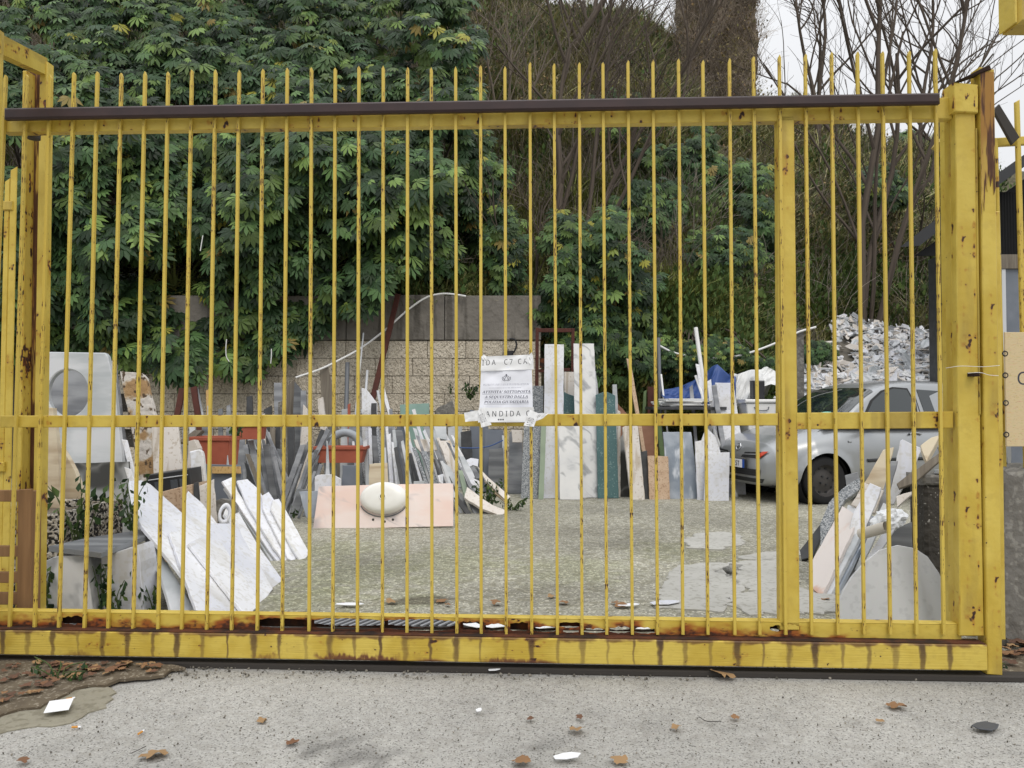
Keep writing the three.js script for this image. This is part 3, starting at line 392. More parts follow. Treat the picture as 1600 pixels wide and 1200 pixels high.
// ---- far left corner: pallet, pebbled planter, marble blocks
{ const p = grp('wooden_pallet', 'weathered wooden pallet standing on edge at the left gate post', 'pallet', G(20, gy(3.88)));
  const pr = (n, q, d, t) => prism(p, n, q, d, t, M.wood, 0.003), yb = gy(3.86);
  pr('upright_board', [[25, yb], [47, yb], [49, 764], [28, 765]], 3.86, 0.02); pr('upright_board', [[-70, yb], [-48, yb], [-48, 765], [-70, 766]], 3.86, 0.02);
  for (const [y0, y1] of [[766, 784], [853, 870], [894, 911], [926, 945], [975, 996]]) pr('cross_board', [[-80, y1], [46, y1], [46, y0], [-80, y0]], 3.885, 0.022);
  pr('stringer', [[30, gy(3.91)], [50, gy(3.91)], [52, 768], [32, 768]], 3.91, 0.07);
}
{ const g = grp('pebble_planter', 'square planter of pebble dash concrete behind the pallet', 'planter', P(40, gy(4.7), 4.7)); g.position.y = 0; const w = P(96, 800, 4.7).x - g.position.x, x0 = P(-50, 800, 4.7).x - g.position.x, h = P(50, 803, 4.7).y;
  for (const q of [[x0, w, 0, h, -0.06, 0], [x0, w, 0, h, -0.75, -0.69], [x0, x0 + 0.06, 0, h, -0.69, -0.06], [w - 0.06, w, 0, h, -0.69, -0.06]]) part(g, 'side_wall', boxX(...q, 0.01), M.pebble); part(g, 'soil', boxX(x0 + 0.06, w - 0.06, 0.1, h - 0.05, -0.69, -0.06, 0.005), dirtMap); }
stand('marble_block', 'squat chipped white marble block under the left end of the bent slab', [[72, 876], [84, 871], [129, 866], [132, 872]], [62, 150], 4.35, M.carrara, { t: 0.22, lean: 0.02, wob: 0.006 });
stand('marble_block', 'tall white marble block under the right end of the bent grey slab', [[158, 868], [190, 860], [213, 853], [217, 862]], [163, 227], 4.38, M.white, { t: 0.2, lean: 0.02, wob: 0.006 });
{ // bent grey slab on the two blocks
  const y0 = P(158, 868, 4.3).y, q = [[77, 854], [158, 864], [230, 836], [226, 826], [196, 832], [140, 840]].map(([x, y], i) => { const p = G(x, y, y0 + 0.03); return [p.x, -p.z]; }); const g = new THREE.ExtrudeGeometry(shapeOf(q), { depth: 0.026, bevelEnabled: true, bevelSize: 0.002, bevelThickness: 0.002, bevelSegments: 1 }); g.rotateX(-Math.PI / 2); const c = G(150, 850, y0); g.translate(-c.x, 0, -c.z); const m = new THREE.Mesh(triUV(g), M.slate); m.position.set(c.x, y0 + 0.004, c.z); add(m, 'grey_slab', 'dark grey stone slab with a bent front edge lying on two marble blocks', 'stone slab'); }
stand('cream_slab', 'narrow cream travertine slab leaning beside the left post', [[68, 636], [82, 637], [86, 668], [91, 720]], [60, 99], 5.3, M.cream, { t: 0.05, lean: 0.1 });
stand('cream_slab', 'curved cream stone slab with a bowed right edge', [[90, 690], [98, 702], [110, 722], [122, 748], [130, 778]], [92, 134], 5.45, M.cream, { t: 0.05, lean: 0.1 });
{ const c = [], n = 40, cx = 106, cy = 614, rx = 32, ry = 37; for (let i = 0; i < n; i++) { const a = i / n * Math.PI * 2; c.push([cx + rx * Math.cos(a), cy + ry * Math.sin(a)]); }
  stand('basin_top', 'large off white slab with a round basin cut-out at the far left', [[40, 549], [164, 551], [168, 556], [178, 600]], [60, 207], 6.2, M.whiteGrey, { t: 0.06, lean: 0.12, holes: [c], bev: 0.008 });
  stand('grey_slab', 'grey marbled slab showing through the round cut-out', [[62, 570], [150, 575]], [60, 165], 6.75, M.slateMid, { t: 0.03, lean: 0.12 }); }
stand('veined_slab', 'short slab half black half grey with white veins below the round cut-out', [[108, 724], [200, 721], [204, 770]], [104, 205], 5.9, M.veinDark, { t: 0.03, lean: 0.1 });
stand('rough_slab', 'thick slab with brown crusted face and raw golden edge', [[187, 580], [222, 583], [227, 590], [242, 650], [256, 720]], [240, 268], 6.6, M.rough, { t: 0.07, lean: 0.2, wob: 0.012 });
stand('pale_slab', 'smooth pale pinkish slab leaning in front of the crusted slab', [[236, 660], [277, 664]], [246, 298], 6.35, M.whiteWarm, { t: 0.03, lean: 0.18 });
stand('grey_slab', 'grey slab edge behind the basin slab', [[166, 560], [180, 566]], [190, 216], 6.9, M.slateMid, { t: 0.03 });
strip('white_strip', 'thin white marble strip leaning beside the raw golden edge', [194, 686], [210, 750], 8, 6.0, M.white, null, { t: 0.02 });
strip('white_strip', 'wide white strip with a pointed foot left of the crusted slab', [199, 730], [206, 752], 10, 5.8, M.white, null, { t: 0.02 });
strip('grey_strip', 'narrow grey strip between the basin slab and crusted slab', [203, 640], [222, 742], 10, 6.8, M.woodGrey, null, { t: 0.03 });
// black oven carcass on a beige plank
{ const b = grp('oven_box', 'black metal oven carcass with glass doors lying among the slabs', 'oven', P(264, 768, 6.1)); b.position.y = P(264, 768, 6.1).y; b.rotation.z = 0.14; b.rotation.y = 0.05;
  part(b, 'body', boxX(-0.16, 0.17, 0, 0.15, -0.3, 0, 0.006), M.blackPlastic); part(b, 'trim', boxX(-0.15, 0.16, 0.105, 0.112, 0.001, 0.006, 0.001), M.pvc); for (const x of [-0.1, 0.02, 0.09]) part(b, 'glass', boxX(x, x + 0.055, 0.012, 0.085, 0.001, 0.005, 0.001), flat(0x4a4f55, 0.1)); }
stand('beige_plank', 'beige stone block under the black oven carcass', [[240, 771], [300, 757]], [246, 304], 6.05, M.beige, { t: 0.3, lean: 0.0 });
stand('rounded_slab', 'white slab with rounded upper corners standing beside the oven', [[296, 706], [300, 704], [311, 702], [315, 705], [317, 712]], [306, 331], 6.3, M.white, { t: 0.05, lean: 0.12, bev: 0.008 });
stand('dark_wedge', 'dark grey wedge of stone at the foot of the rounded slab', [[303, 755], [309, 752]], [298, 324], 6.0, M.slateDark, { t: 0.02 });
stand('pale_tile', 'pale square tile leaning below the white framed door', [[311, 760], [333, 749]], [318, 345], 5.95, M.whiteWarm, { t: 0.02 });
stand('framed_door', 'blue grey panel with a wooden band and white frame', [[320, 725], [376, 727]], [322, 385], 6.8, M.blueGrey, { t: 0.04, lean: 0.08 });
{ const f = stand('wooden_band', 'tan wooden rail across the top of the blue grey panel', [[333, 729], [374, 729]], [335, 376], 6.74, M.board, { t: 0.015, lean: 0.08 }); f.geometry.dispose(); const a = slabMesh([[331, 729], [375, 729], [376, 740], [331, 740]], upP(352, 6.76, 0.08), 0.02, M.board); f.geometry = a.geometry; f.position.copy(a.position); f.quaternion.copy(a.quaternion); tag(f, 'tan wooden rail across the top of the blue grey panel', 'plank'); }
stand('white_chunk', 'rough white stone chunk left of the large planter', [[293, 690], [302, 688], [309, 700]], [292, 312], 6.9, M.whiteWarm, { t: 0.1, wob: 0.02 });
strip('wooden_beam', 'pale grey timber end tilted behind the terracotta planter', [286, 690], [310, 672], 14, 7.6, M.woodGrey, null, { free: true, lean: 0.4, t: 0.06, cat: 'timber' });
stand('triangle_offcut', 'grey triangular offcut in front of the large planter', [[355, 711]], [345, 376], 6.95, M.whiteGrey, { t: 0.02 });
// planters
function planter(label, px, py, d, w, h, dp, rot) {
  const g = grp('terracotta_planter', label, 'planter', P(px, py, d), rot, 'terracotta plastic planters'); const wl = [[-w * 0.43, 0], [w * 0.43, 0], [w * 0.49, h], [-w * 0.49, h]];
  const body = ext(wl, 0.012, 0.002); for (const z of [dp / 2, -dp / 2 + 0.012]) { const k = part(g, 'long_side', body, M.terracotta); k.position.z = z; }
  for (const s of [-1, 1]) { const k = part(g, 'short_side', box(0.012, h, dp - 0.026, 0.002), M.terracotta); k.position.set(s * w * 0.46, h / 2, 0); k.rotation.z = -s * Math.atan(w * 0.06 / h); }
  part(g, 'bottom', boxX(-w * 0.42, w * 0.42, 0, 0.012, -dp / 2 + 0.014, dp / 2 - 0.014), M.terracotta); part(g, 'soil', boxX(-w * 0.45, w * 0.45, h * 0.5, h * 0.8, -dp / 2 + 0.014, dp / 2 - 0.014), dirtMap);
  const rt = 0.018; for (const z of [dp / 2 + 0.008, -dp / 2 - 0.008]) part(g, 'rim', boxX(-w * 0.53, w * 0.53, h - 0.025, h + 0.012, z - rt / 2, z + rt / 2, 0.004), M.terracotta); for (const s of [-1, 1]) part(g, 'rim', boxX(s * w * 0.515 - rt / 2, s * w * 0.515 + rt / 2, h - 0.024, h + 0.011, -dp / 2 + 0.003, dp / 2 - 0.003, 0.004), M.terracotta); return g;
}
planter('larger terracotta planter holding debris left of the dark strips', 337, 727, 7.4, 0.36, 0.26, 0.26, -0.06);
planter('long terracotta planter propped above the pink vanity top', 534, 722, 9.4, 0.58, 0.18, 0.25, 0.0);
planter('small terracotta planter half hidden behind the larger planter', 392, 686, 8.6, 0.3, 0.16, 0.2, 0.1);
{ const m = new THREE.Mesh(new THREE.CylinderGeometry(0.21, 0.21, 0.34, 28, 1, false, 0, Math.PI).rotateZ(Math.PI / 2).rotateY(Math.PI / 2).rotateX(0.1), flat(0x9aa0a6, 0.5, { side: THREE.DoubleSide })); const p = P(539, 700, 9.75); m.position.copy(p); m.rotation.set(0, 0, 0); const g = new THREE.TorusGeometry(0.19, 0.05, 10, 28, Math.PI); m.geometry = g; add(m, 'grey_bowl', 'grey rounded basin rim lying in the long planter', 'basin'); }

// ---- foreground stack of white boards leaning to the left
{
  const A = G(372, 966), B = G(442, 912), T = P(204, 752, 5.3), pl = (o) => triP(A, B, T, o), gp = 'white marble boards in the front leaning stack';
  slab('white_board', 'longest white marble board of the front stack with a rounded top end', [[203, 751], [222, 750], [236, 757], [290, 806], [330, 870], [330, 905], [290, 905], [222, 822], [206, 790]], pl(0), 0.022, M.white, gp);
  slab('white_board', 'white board with a straight top corner behind the front stack', [[294, 767], [318, 788], [345, 826], [372, 858], [330, 858], [286, 815]], pl(-0.028), 0.022, M.white, gp);
  slab('white_board', 'white board with a pointed left corner near the lower rail', [[265, 832], [290, 828], [308, 842], [382, 957], [372, 966], [312, 966], [289, 902]], pl(0.026), 0.022, M.white, gp);
  slab('white_board', 'topmost white board of the front stack reaching the rail', [[295, 848], [334, 829], [404, 936], [402, 948], [386, 964]], pl(0.052), 0.022, M.white, gp);
  slab('white_board', 'white board right of the topmost board of the front stack', [[326, 817], [371, 818], [379, 838], [427, 920], [408, 943], [398, 940], [330, 832]], pl(0.003), 0.022, M.white, gp);
  slab('white_board', 'rightmost white board of the front stack with a clipped foot', [[358, 783], [371, 796], [402, 850], [441, 905], [440, 914], [427, 924], [380, 846], [350, 803]], pl(-0.022), 0.022, M.white, gp);
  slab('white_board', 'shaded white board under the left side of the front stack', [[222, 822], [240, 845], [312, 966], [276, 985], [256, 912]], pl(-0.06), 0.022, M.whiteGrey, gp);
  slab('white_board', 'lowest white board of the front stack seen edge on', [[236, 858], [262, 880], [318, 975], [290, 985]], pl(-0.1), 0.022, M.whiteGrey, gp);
}
{ const A = G(424, 880), B = G(484, 867), T = P(350, 750, 6.45), pl = (o) => triP(A, B, T, o), gp = 'white marble boards in the rear leaning stack';
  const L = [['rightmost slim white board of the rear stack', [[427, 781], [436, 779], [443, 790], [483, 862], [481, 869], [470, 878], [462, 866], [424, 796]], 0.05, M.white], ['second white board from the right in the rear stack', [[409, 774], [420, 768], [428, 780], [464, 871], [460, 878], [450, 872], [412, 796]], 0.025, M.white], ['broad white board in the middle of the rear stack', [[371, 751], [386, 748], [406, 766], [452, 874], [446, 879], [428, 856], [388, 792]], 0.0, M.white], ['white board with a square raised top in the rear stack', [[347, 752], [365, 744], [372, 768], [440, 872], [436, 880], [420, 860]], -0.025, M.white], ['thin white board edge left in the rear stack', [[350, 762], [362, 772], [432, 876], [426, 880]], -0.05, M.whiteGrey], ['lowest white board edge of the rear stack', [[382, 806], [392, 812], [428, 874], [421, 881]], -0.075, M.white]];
  for (const [l, p, o, m] of L) slab('white_board', l, p, pl(o), 0.02, m, gp);
  const ring = new THREE.Mesh(new THREE.TorusGeometry(0.062, 0.02, 10, 28).scale(0.55, 1, 1), M.white); ring.position.copy(P(351, 803, 5.8)); ring.rotation.set(-0.3, 0.5, -0.1); add(ring, 'white_ring', 'white oval stone ring lying behind the front stack', 'ring');
  stand('grey_stone', 'round grey brown stone behind the oval ring', [[333, 784], [345, 779], [360, 781], [366, 792]], [330, 368], 6.0, M.concrete, { t: 0.1, wob: 0.01, cat: 'stone' });
}
// ---- dark strips leaning both ways
{ const Z = (x, y) => [380 + x / 7.5, 650 + y / 7.5], gl2 = 'thin dark stone strips leaning right in the strip heap', gr2 = 'thin grey stone strips leaning left in the strip heap';
  for (const [x, y, X, Y, w, d, m] of [[85, 290, 240, 900, 8, 8.5, M.slateMid], [50, 440, 200, 860, 7, 8.3, M.woodGrey], [122, 215, 240, 520, 7, 9.0, M.slate], [262, 340, 350, 920, 10, 8.6, M.slate], [312, 350, 440, 930, 10, 8.7, M.slateMid], [252, 140, 470, 640, 5, 8.9, M.slateMid], [330, 430, 480, 780, 6, 8.8, M.slate], [345, 130, 335, 700, 8, 10.2, M.woodGrey], [430, 380, 470, 700, 9, 9.8, M.slate], [560, 100, 560, 700, 10, 10.0, M.slateDark], [150, 380, 250, 800, 7, 9.2, M.slateDark], [30, 540, 150, 900, 6, 8.9, M.slateDark], [400, 100, 400, 600, 8, 10.3, M.slateDark], [180, 300, 300, 900, 5, 9.1, M.slateMid], [225, 250, 330, 700, 5, 9.3, M.slate], [285, 200, 460, 700, 4, 9.2, M.whiteGrey], [20, 350, 130, 800, 6, 9.4, M.slateMid], [365, 480, 455, 900, 6, 8.55, M.slateMid], [205, 420, 290, 900, 6, 8.75, M.slateMid], [105, 560, 215, 920, 6, 8.6, M.slate], [60, 250, 160, 620, 5, 9.6, M.whiteGrey]])
    strip('dark_strip', 'thin dark stone strip leaning right in the strip heap', Z(x, y), Z(X, Y), w, d, m, gl2, { t: 0.025 });
  for (const [x, y, X, Y, w, d, m] of [[700, 340, 520, 840, 9, 8.5, M.slateMid], [752, 350, 540, 1000, 7, 8.6, M.slate], [785, 480, 570, 1100, 6, 8.4, M.slateMid], [855, 400, 680, 870, 6, 8.8, M.slate], [995, 140, 790, 560, 6, 9.1, M.slateMid], [870, 640, 760, 880, 5, 8.6, M.slate], [650, 850, 590, 1050, 5, 8.25, M.slateMid], [930, 150, 760, 620, 6, 9.3, M.slateDark], [1010, 260, 860, 640, 6, 9.2, M.slate], [720, 420, 560, 900, 4, 8.7, M.slateMid], [810, 430, 640, 1000, 5, 8.55, M.slateMid], [880, 480, 720, 960, 4, 8.7, M.slate], [770, 300, 600, 800, 5, 8.9, M.slate], [910, 560, 800, 900, 5, 8.5, M.slateMid], [840, 640, 700, 1040, 4, 8.35, M.slateMid], [960, 220, 840, 520, 5, 9.4, M.whiteGrey], [680, 560, 560, 900, 4, 8.45, M.slateMid]])
    strip('grey_strip', 'thin grey stone strip leaning left in the strip heap', Z(x, y), Z(X, Y), w, d, m, gr2, { t: 0.022 });
  rankLabels(gl2, 'dark stone strip leaning right in the strip heap'); rankLabels(gr2, 'grey stone strip leaning left in the strip heap');
  slab('dark_slab', 'dark slate panel at the foot of the strip heap', [Z(650, 850), Z(760, 860), Z(640, 1150), Z(550, 1130)], atP(462, 800, 8.1, 0.2), 0.02, M.slate, null); 
  slab('wrapped_panel', 'blue grey marbled panel left of the pink vanity top', [Z(655, 885), Z(870, 875), Z(840, 1190), Z(735, 1190)], atP(486, 808, 7.95, 0.15), 0.02, M.cloud, null);
}
// ---- upright offcuts before the back wall, left part
{ const gp = 'upright offcuts in the shade before the back wall', S = (t, b, d, m, o = {}) => stand('offcut', 'upright grey offcut in the shade before the back wall', t, b, d, m, { group: gp, t: 0.03, ...o });
  S([[428, 598], [440, 598]], [430, 446], 11.6, M.slateMid); S([[460, 596], [472, 610]], [452, 474], 11.7, M.slate); S([[448, 604], [460, 592]], [446, 464], 11.9, M.woodGrey); S([[470, 610], [478, 610]], [468, 482], 11.5, M.slateMid); S([[435, 628], [446, 626]], [430, 452], 11.0, M.concrete);
  S([[412, 640], [424, 634]], [408, 430], 11.2, M.slateDark); S([[324, 634], [330, 634]], [322, 332], 10.6, M.whiteGrey); S([[341, 640], [347, 638]], [340, 350], 10.8, M.slate); S([[354, 634], [360, 632]], [352, 363], 11.0, M.slateMid); S([[385, 620], [394, 618]], [384, 398], 11.4, M.slateDark); S([[474, 632], [480, 640]], [462, 488], 10.2, M.whiteWarm, { t: 0.05 });
  S([[505, 690], [520, 650]], [508, 528], 10.0, M.slate); S([[534, 640], [545, 638]], [530, 548], 10.6, M.whiteGrey); S([[545, 668], [562, 660]], [540, 560], 9.9, M.slateMid); S([[558, 650], [574, 640]], [556, 580], 10.4, M.slate); S([[580, 630], [588, 630]], [578, 592], 10.3, M.slateDark);
  S([[600, 668], [612, 664]], [606, 624], 10.2, M.slateMid); S([[620, 660], [632, 655]], [622, 640], 10.6, M.blueGrey); S([[655, 640], [668, 634]], [652, 672], 11.2, M.slate); S([[682, 650], [694, 650]], [680, 700], 11.4, M.slateMid);
  S([[372, 655], [380, 650]], [370, 386], 9.6, M.slateMid); S([[392, 660], [400, 652]], [390, 405], 9.8, M.whiteGrey); S([[316, 650], [323, 652]], [312, 326], 9.4, M.slate); S([[296, 656], [304, 650]], [292, 306], 9.2, M.whiteGrey); S([[286, 640], [292, 640]], [280, 294], 9.9, M.slateMid); S([[406, 650], [413, 646]], [404, 418], 10.4, M.whiteWarm); S([[364, 640], [371, 645]], [362, 374], 10.2, M.slateMid);
  rankLabels(gp, 'upright grey offcut in the shade before the back wall');
  stand('brown_board', 'tapering brown board leaning on the back wall', [[500, 578], [512, 572], [518, 600]], [508, 540], 11.6, M.woodGrey, { cat: 'plank' });
  stand('white_roll', 'short white plaster column tilted among the offcuts', [[496, 624], [504, 620]], [510, 524], 10.9, M.whiteWarm, { t: 0.06, cat: 'column' });
  stand('white_shard', 'white stone shard with a rounded shoulder above the middle rail', [[565, 606], [572, 608], [580, 618], [589, 630]], [566, 592], 10.4, M.white);
  stand('mint_slab', 'pale mint green slab behind the middle rail', [[625, 632], [670, 630]], [628, 672], 11.0, M.mint, { t: 0.04 });
  stand('grey_slab', 'rough grey slab behind the middle rail right of the mint slab', [[680, 640], [706, 626], [710, 640]], [680, 716], 11.3, M.concrete, { wob: 0.02 });
  for (const [a, b, r, m, l] of [[[543, 567], [541, 640], 0.035, M.greyPipe, 'dark grey plastic pipe standing against the cream blocks'], [[574, 579], [571, 620], 0.02, M.pvc, 'thin pale plastic pipe against the cream blocks'], [[568, 520], [556, 640], 0.012, M.pvc, 'slender white rod crossing the grey concrete band'], [[304, 586], [318, 655], 0.018, M.pvc, 'light grey tube leaning behind the terracotta planter']]) { const A = P(a[0], a[1], 12.1), B = P(b[0], b[1], 11.8); const k = (A.y) / (A.y - B.y), C = A.clone().lerp(B, k); add(new THREE.Mesh(tube([A, C], r, 10, 2), m), 'pipe', l, 'pipe'); }
  { const A = P(622, 460, 12.45), B = P(588, 600, 12.0), C = A.clone().lerp(B, A.y / (A.y - B.y)); add(new THREE.Mesh(box(0.08, A.distanceTo(C), 0.05, 0.004), M.rustPipe), 'rusty_beam', 'rust brown steel section leaning against the back wall', 'steel beam'); const m = scene.children[scene.children.length - 1]; m.position.copy(A).add(C).multiplyScalar(0.5); m.quaternion.setFromUnitVectors(V(0, 1, 0), A.clone().sub(C).normalize()); }
  { const pts = [[462, 590, 11.6], [500, 577, 11.7], [535, 560, 11.9], [562, 545, 12.1], [600, 517, 12.3], [640, 482, 12.4], [668, 464, 12.45], [690, 459, 12.45], [710, 460, 12.5], [728, 463, 12.5]].map((q) => P(...q)); add(new THREE.Mesh(tube(pts, 0.016, 8, 60), M.pvcWhite), 'white_hose', 'long white hose arching over the grey band of the back wall', 'hose'); }
  for (const [x0, x1, l] of [[[284, 606], [276, 648], 'left terracotta coloured board leaning under the shrub'], [[302, 606], [308, 648], 'right terracotta coloured board leaning under the shrub']].map((q) => [q[0], q[1], q[2]])) strip('red_board', l, x0, x1, 9, 10.8, M.rustPipe, null, { t: 0.04, cat: 'plank' });
  strip('yellow_board', 'yellowish plank standing under the shrub', [325, 610], [326, 650], 7, 10.9, M.board, null, { t: 0.03, cat: 'plank' });
  strip('orange_stake', 'short orange stake in front of the grey pipe', [545, 632], [545, 650], 4, 10.4, M.terracotta, null, { t: 0.03, cat: 'stake' });
}
// ---- pink vanity top with the underside of its basin
{
  const v = grp('vanity_top', 'pink marble vanity top with a white basin bowl leaning on the offcuts', 'vanity', G(598, 824)), pl = { o: G(598, 825), n: V(-0.03, 0.30, 0.953).normalize() };
  const k = slabMesh([[489, 827], [498, 760], [600, 757], [708, 755], [708, 822]], pl, 0.03, M.pink); k.name = 'marble_top'; k.position.sub(v.position); k.castShadow = k.receiveShadow = true; v.add(k);
  const n = pl.n, u = V(0, 1, 0).cross(n).normalize(), w = n.clone().cross(u), at = (x, y) => hitP(x, y, pl.o, n).sub(v.position);
  const q = new THREE.Quaternion().setFromRotationMatrix(new THREE.Matrix4().makeBasis(u, w, n));
  const pr = [[0.0, 0.215], [0.05, 0.213], [0.085, 0.206], [0.115, 0.188], [0.132, 0.155], [0.14, 0.10], [0.143, 0.04], [0.143, 0.001]].map(([z, r]) => new THREE.Vector2(r, z)); const bowl = new THREE.LatheGeometry(pr, 48).rotateX(Math.PI / 2).scale(1.1, 0.74, 0.82);
  const bm = part(v, 'basin_bowl', bowl, M.ceramic); bm.position.copy(at(601, 779)); bm.quaternion.copy(q);
  const dr = part(v, 'drain_hole', new THREE.CylinderGeometry(0.022, 0.022, 0.02, 20).rotateX(Math.PI / 2), M.track); dr.position.copy(at(601, 779)).addScaledVector(n, 0.112).addScaledVector(w, 0.0); dr.quaternion.copy(q);
  const dc = part(v, 'drain_collar', new THREE.TorusGeometry(0.03, 0.007, 8, 24), M.ceramic); dc.position.copy(at(601, 779)).addScaledVector(n, 0.117); dc.quaternion.copy(q);
  for (const [x, y] of [[583, 812], [601, 815], [614, 812]]) { const h = part(v, 'tap_hole', new THREE.CylinderGeometry(0.012, 0.012, 0.008, 16).rotateX(Math.PI / 2), M.track); h.position.copy(at(x, y)); h.quaternion.copy(q); }
  const wr = []; for (let i = 0; i <= 10; i++) { const a = Math.PI * (1.12 + 0.76 * i / 10); wr.push(at(600, 781).addScaledVector(u, 0.24 * Math.cos(a)).addScaledVector(w, 0.168 * Math.sin(a)).addScaledVector(n, 0.008)); } part(v, 'seal', tube(wr, 0.005, 6), M.greyPipe);
}
stand('white_tile', 'white tile with a rounded shoulder behind the left of the vanity top', [[492, 745], [496, 742], [520, 741], [532, 748]], [490, 536], 8.1, M.white, { t: 0.03 });
stand('blue_tile', 'blue grey tile behind the left of the vanity top', [[535, 727], [557, 727]], [532, 558], 8.2, M.blueGrey, { t: 0.03 });
stand('cream_tile', 'cream tile standing behind the basin bowl', [[577, 725], [605, 723]], [574, 608], 8.25, M.cream, { t: 0.03 });
stand('spike_offcut', 'tall pointed white offcut in front of the long planter', [[510, 688], [512, 690]], [507, 519], 8.15, M.whiteGrey, { t: 0.02 });

// ---- scrap heap right of the vanity top
{ const Z = (x, y) => [640 + x / 7.5, 660 + y / 7.5], S = (l, p, d, m, o = {}) => slab(o.name || 'scrap_slab', l, p.map((q) => Z(...q)), atP(Z(...p[o.at ?? 0])[0], Z(...p[o.at ?? 0])[1], d, o.lean ?? 0.45, o.yaw ?? 0.35), o.t || 0.025, m, o.g ?? null, { wob: o.wob || 0 });
  S('large pinkish white slab on top of the scrap heap', [[340, 210], [480, 210], [540, 400], [570, 720], [470, 570], [380, 330]], 9.5, M.whiteWarm, { wob: 0.012 });
  S('white slab at the upper left of the scrap heap', [[50, 200], [280, 190], [330, 320], [200, 345], [130, 345], [80, 290]], 9.6, M.whiteWarm);
  S('speckled grey plank sloping down the scrap heap', [[130, 340], [200, 335], [300, 600], [350, 730], [270, 735], [180, 450]], 9.3, M.granite);
  S('black stone plank beside the speckled grey plank', [[-10, 360], [100, 350], [230, 720], [60, 730]], 9.35, M.slateDark);
  S('short black block in the middle of the scrap heap', [[285, 430], [350, 430], [395, 600], [335, 620]], 9.25, M.slateDark);
  S('pale square slab under the middle rail at the scrap heap', [[280, 40], [430, 40], [435, 205], [330, 185]], 10.0, M.whiteGrey);
  S('bluish white plank right of the black block', [[400, 470], [470, 520], [620, 760], [530, 760], [430, 610]], 9.15, M.whiteGrey);
  S('light grey plank with a chipped head', [[580, 395], [640, 400], [770, 640], [690, 690], [640, 560]], 9.2, M.whiteGrey, { wob: 0.008 });
  S('white end block at the top right of the scrap heap', [[665, 440], [720, 415], [810, 430], [800, 520], [740, 500], [690, 530]], 9.4, M.white, { t: 0.06 });
  S('dark plank end below the white end block', [[715, 530], [752, 505], [850, 650], [780, 660]], 9.2, M.slate);
  S('long plank with a golden raw edge at the right of the scrap heap', [[800, 515], [930, 650], [1185, 870], [1130, 915], [900, 690]], 9.0, M.whiteWarm, { lean: 0.6 });
  S('golden sawn slab under the long plank', [[880, 680], [1000, 740], [1140, 900], [1120, 930], [960, 800]], 8.95, M.cream, { lean: 0.6 });
  S('small white wedge above the weeds', [[690, 680], [745, 650], [850, 700], [820, 770], [760, 760]], 9.0, M.white);
  S('long white slab lying at the foot of the scrap heap', [[640, 880], [670, 750], [740, 800], [830, 870], [960, 960], [1150, 1040], [1060, 1090], [850, 1010]], 8.75, M.whiteWarm, { lean: 0.9, wob: 0.01, t: 0.035 });
  S('dark slab under the foot of the scrap heap', [[690, 930], [860, 1010], [1060, 1090], [850, 1120], [780, 1120]], 8.8, M.slate, { lean: 0.6 });
  S('grey green plank left of the white foot slab', [[570, 560], [620, 560], [690, 830], [640, 870]], 9.05, M.greenish);
  S('dark thin slab behind the right edge of the vanity top', [[520, 880], [600, 900], [760, 1110], [690, 1120]], 8.7, M.slateDark, { lean: 0.3 });
  S('second dark thin slab behind the vanity top', [[560, 800], [620, 840], [720, 1090], [650, 1110]], 8.85, M.slate, { lean: 0.3 });
  S('white offcut with a screw hole beside the vanity top', [[330, 620], [395, 600], [395, 720], [350, 700]], 9.0, M.white);
  S('small grey tile above the vanity top', [[50, 690], [170, 685], [180, 730], [50, 735]], 8.6, M.whiteGrey, { lean: 0.1 });
  const gp = 'long narrow offcuts in the crowded middle of the heap', c = [M.white, M.slate, M.whiteGrey, M.slateMid, M.whiteWarm, M.slateDark, M.granite];
  for (const [x, y, X, Y, w, i, d] of [[607, 680, 612, 760, 6, 0, 9.0], [615, 672, 624, 760, 5, 2, 9.1], [622, 670, 640, 745, 12, 1, 9.3], [636, 672, 652, 760, 7, 4, 9.4], [648, 668, 668, 740, 6, 2, 9.6], [655, 670, 690, 760, 5, 0, 9.5], [665, 668, 700, 740, 8, 3, 9.7], [676, 672, 712, 760, 6, 2, 9.4], [690, 668, 716, 720, 7, 0, 9.8], [598, 676, 600, 750, 7, 3, 9.2], [584, 680, 590, 740, 8, 1, 9.5], [570, 690, 574, 750, 6, 2, 9.3], [618, 700, 630, 770, 6, 5, 8.8], [700, 690, 740, 780, 5, 1, 9.0], [712, 700, 752, 782, 6, 2, 9.2], [700, 742, 728, 800, 5, 5, 8.8], [646, 640, 660, 690, 5, 0, 10.2], [590, 610, 600, 660, 4, 2, 10.6], [598, 606, 612, 660, 5, 0, 10.7], [560, 672, 562, 740, 6, 3, 9.6], [578, 668, 580, 740, 5, 0, 9.8], [590, 668, 594, 740, 5, 6, 9.7], [604, 668, 610, 740, 4, 0, 9.6], [613, 690, 620, 760, 4, 0, 8.95], [628, 690, 642, 760, 4, 2, 8.9], [640, 690, 660, 760, 4, 0, 9.05], [652, 680, 680, 760, 5, 3, 9.15], [662, 674, 692, 740, 4, 0, 9.3], [672, 690, 700, 770, 4, 1, 8.95], [684, 684, 712, 760, 5, 4, 9.35], [706, 680, 736, 740, 4, 0, 9.6], [646, 700, 672, 770, 5, 6, 8.85], [690, 720, 716, 790, 5, 2, 8.75], [722, 730, 752, 795, 4, 3, 8.8], [600, 700, 604, 760, 5, 2, 8.85], [552, 690, 556, 740, 4, 0, 9.5], [566, 640, 572, 690, 5, 2, 10.5], [610, 640, 616, 690, 5, 3, 10.4], [630, 650, 640, 700, 5, 4, 10.3]]) strip('narrow_offcut', 'long narrow offcut in the crowded middle of the heap', [x, y], [X, Y], w, d, c[i], gp, { t: 0.025, lean: 0.3 });
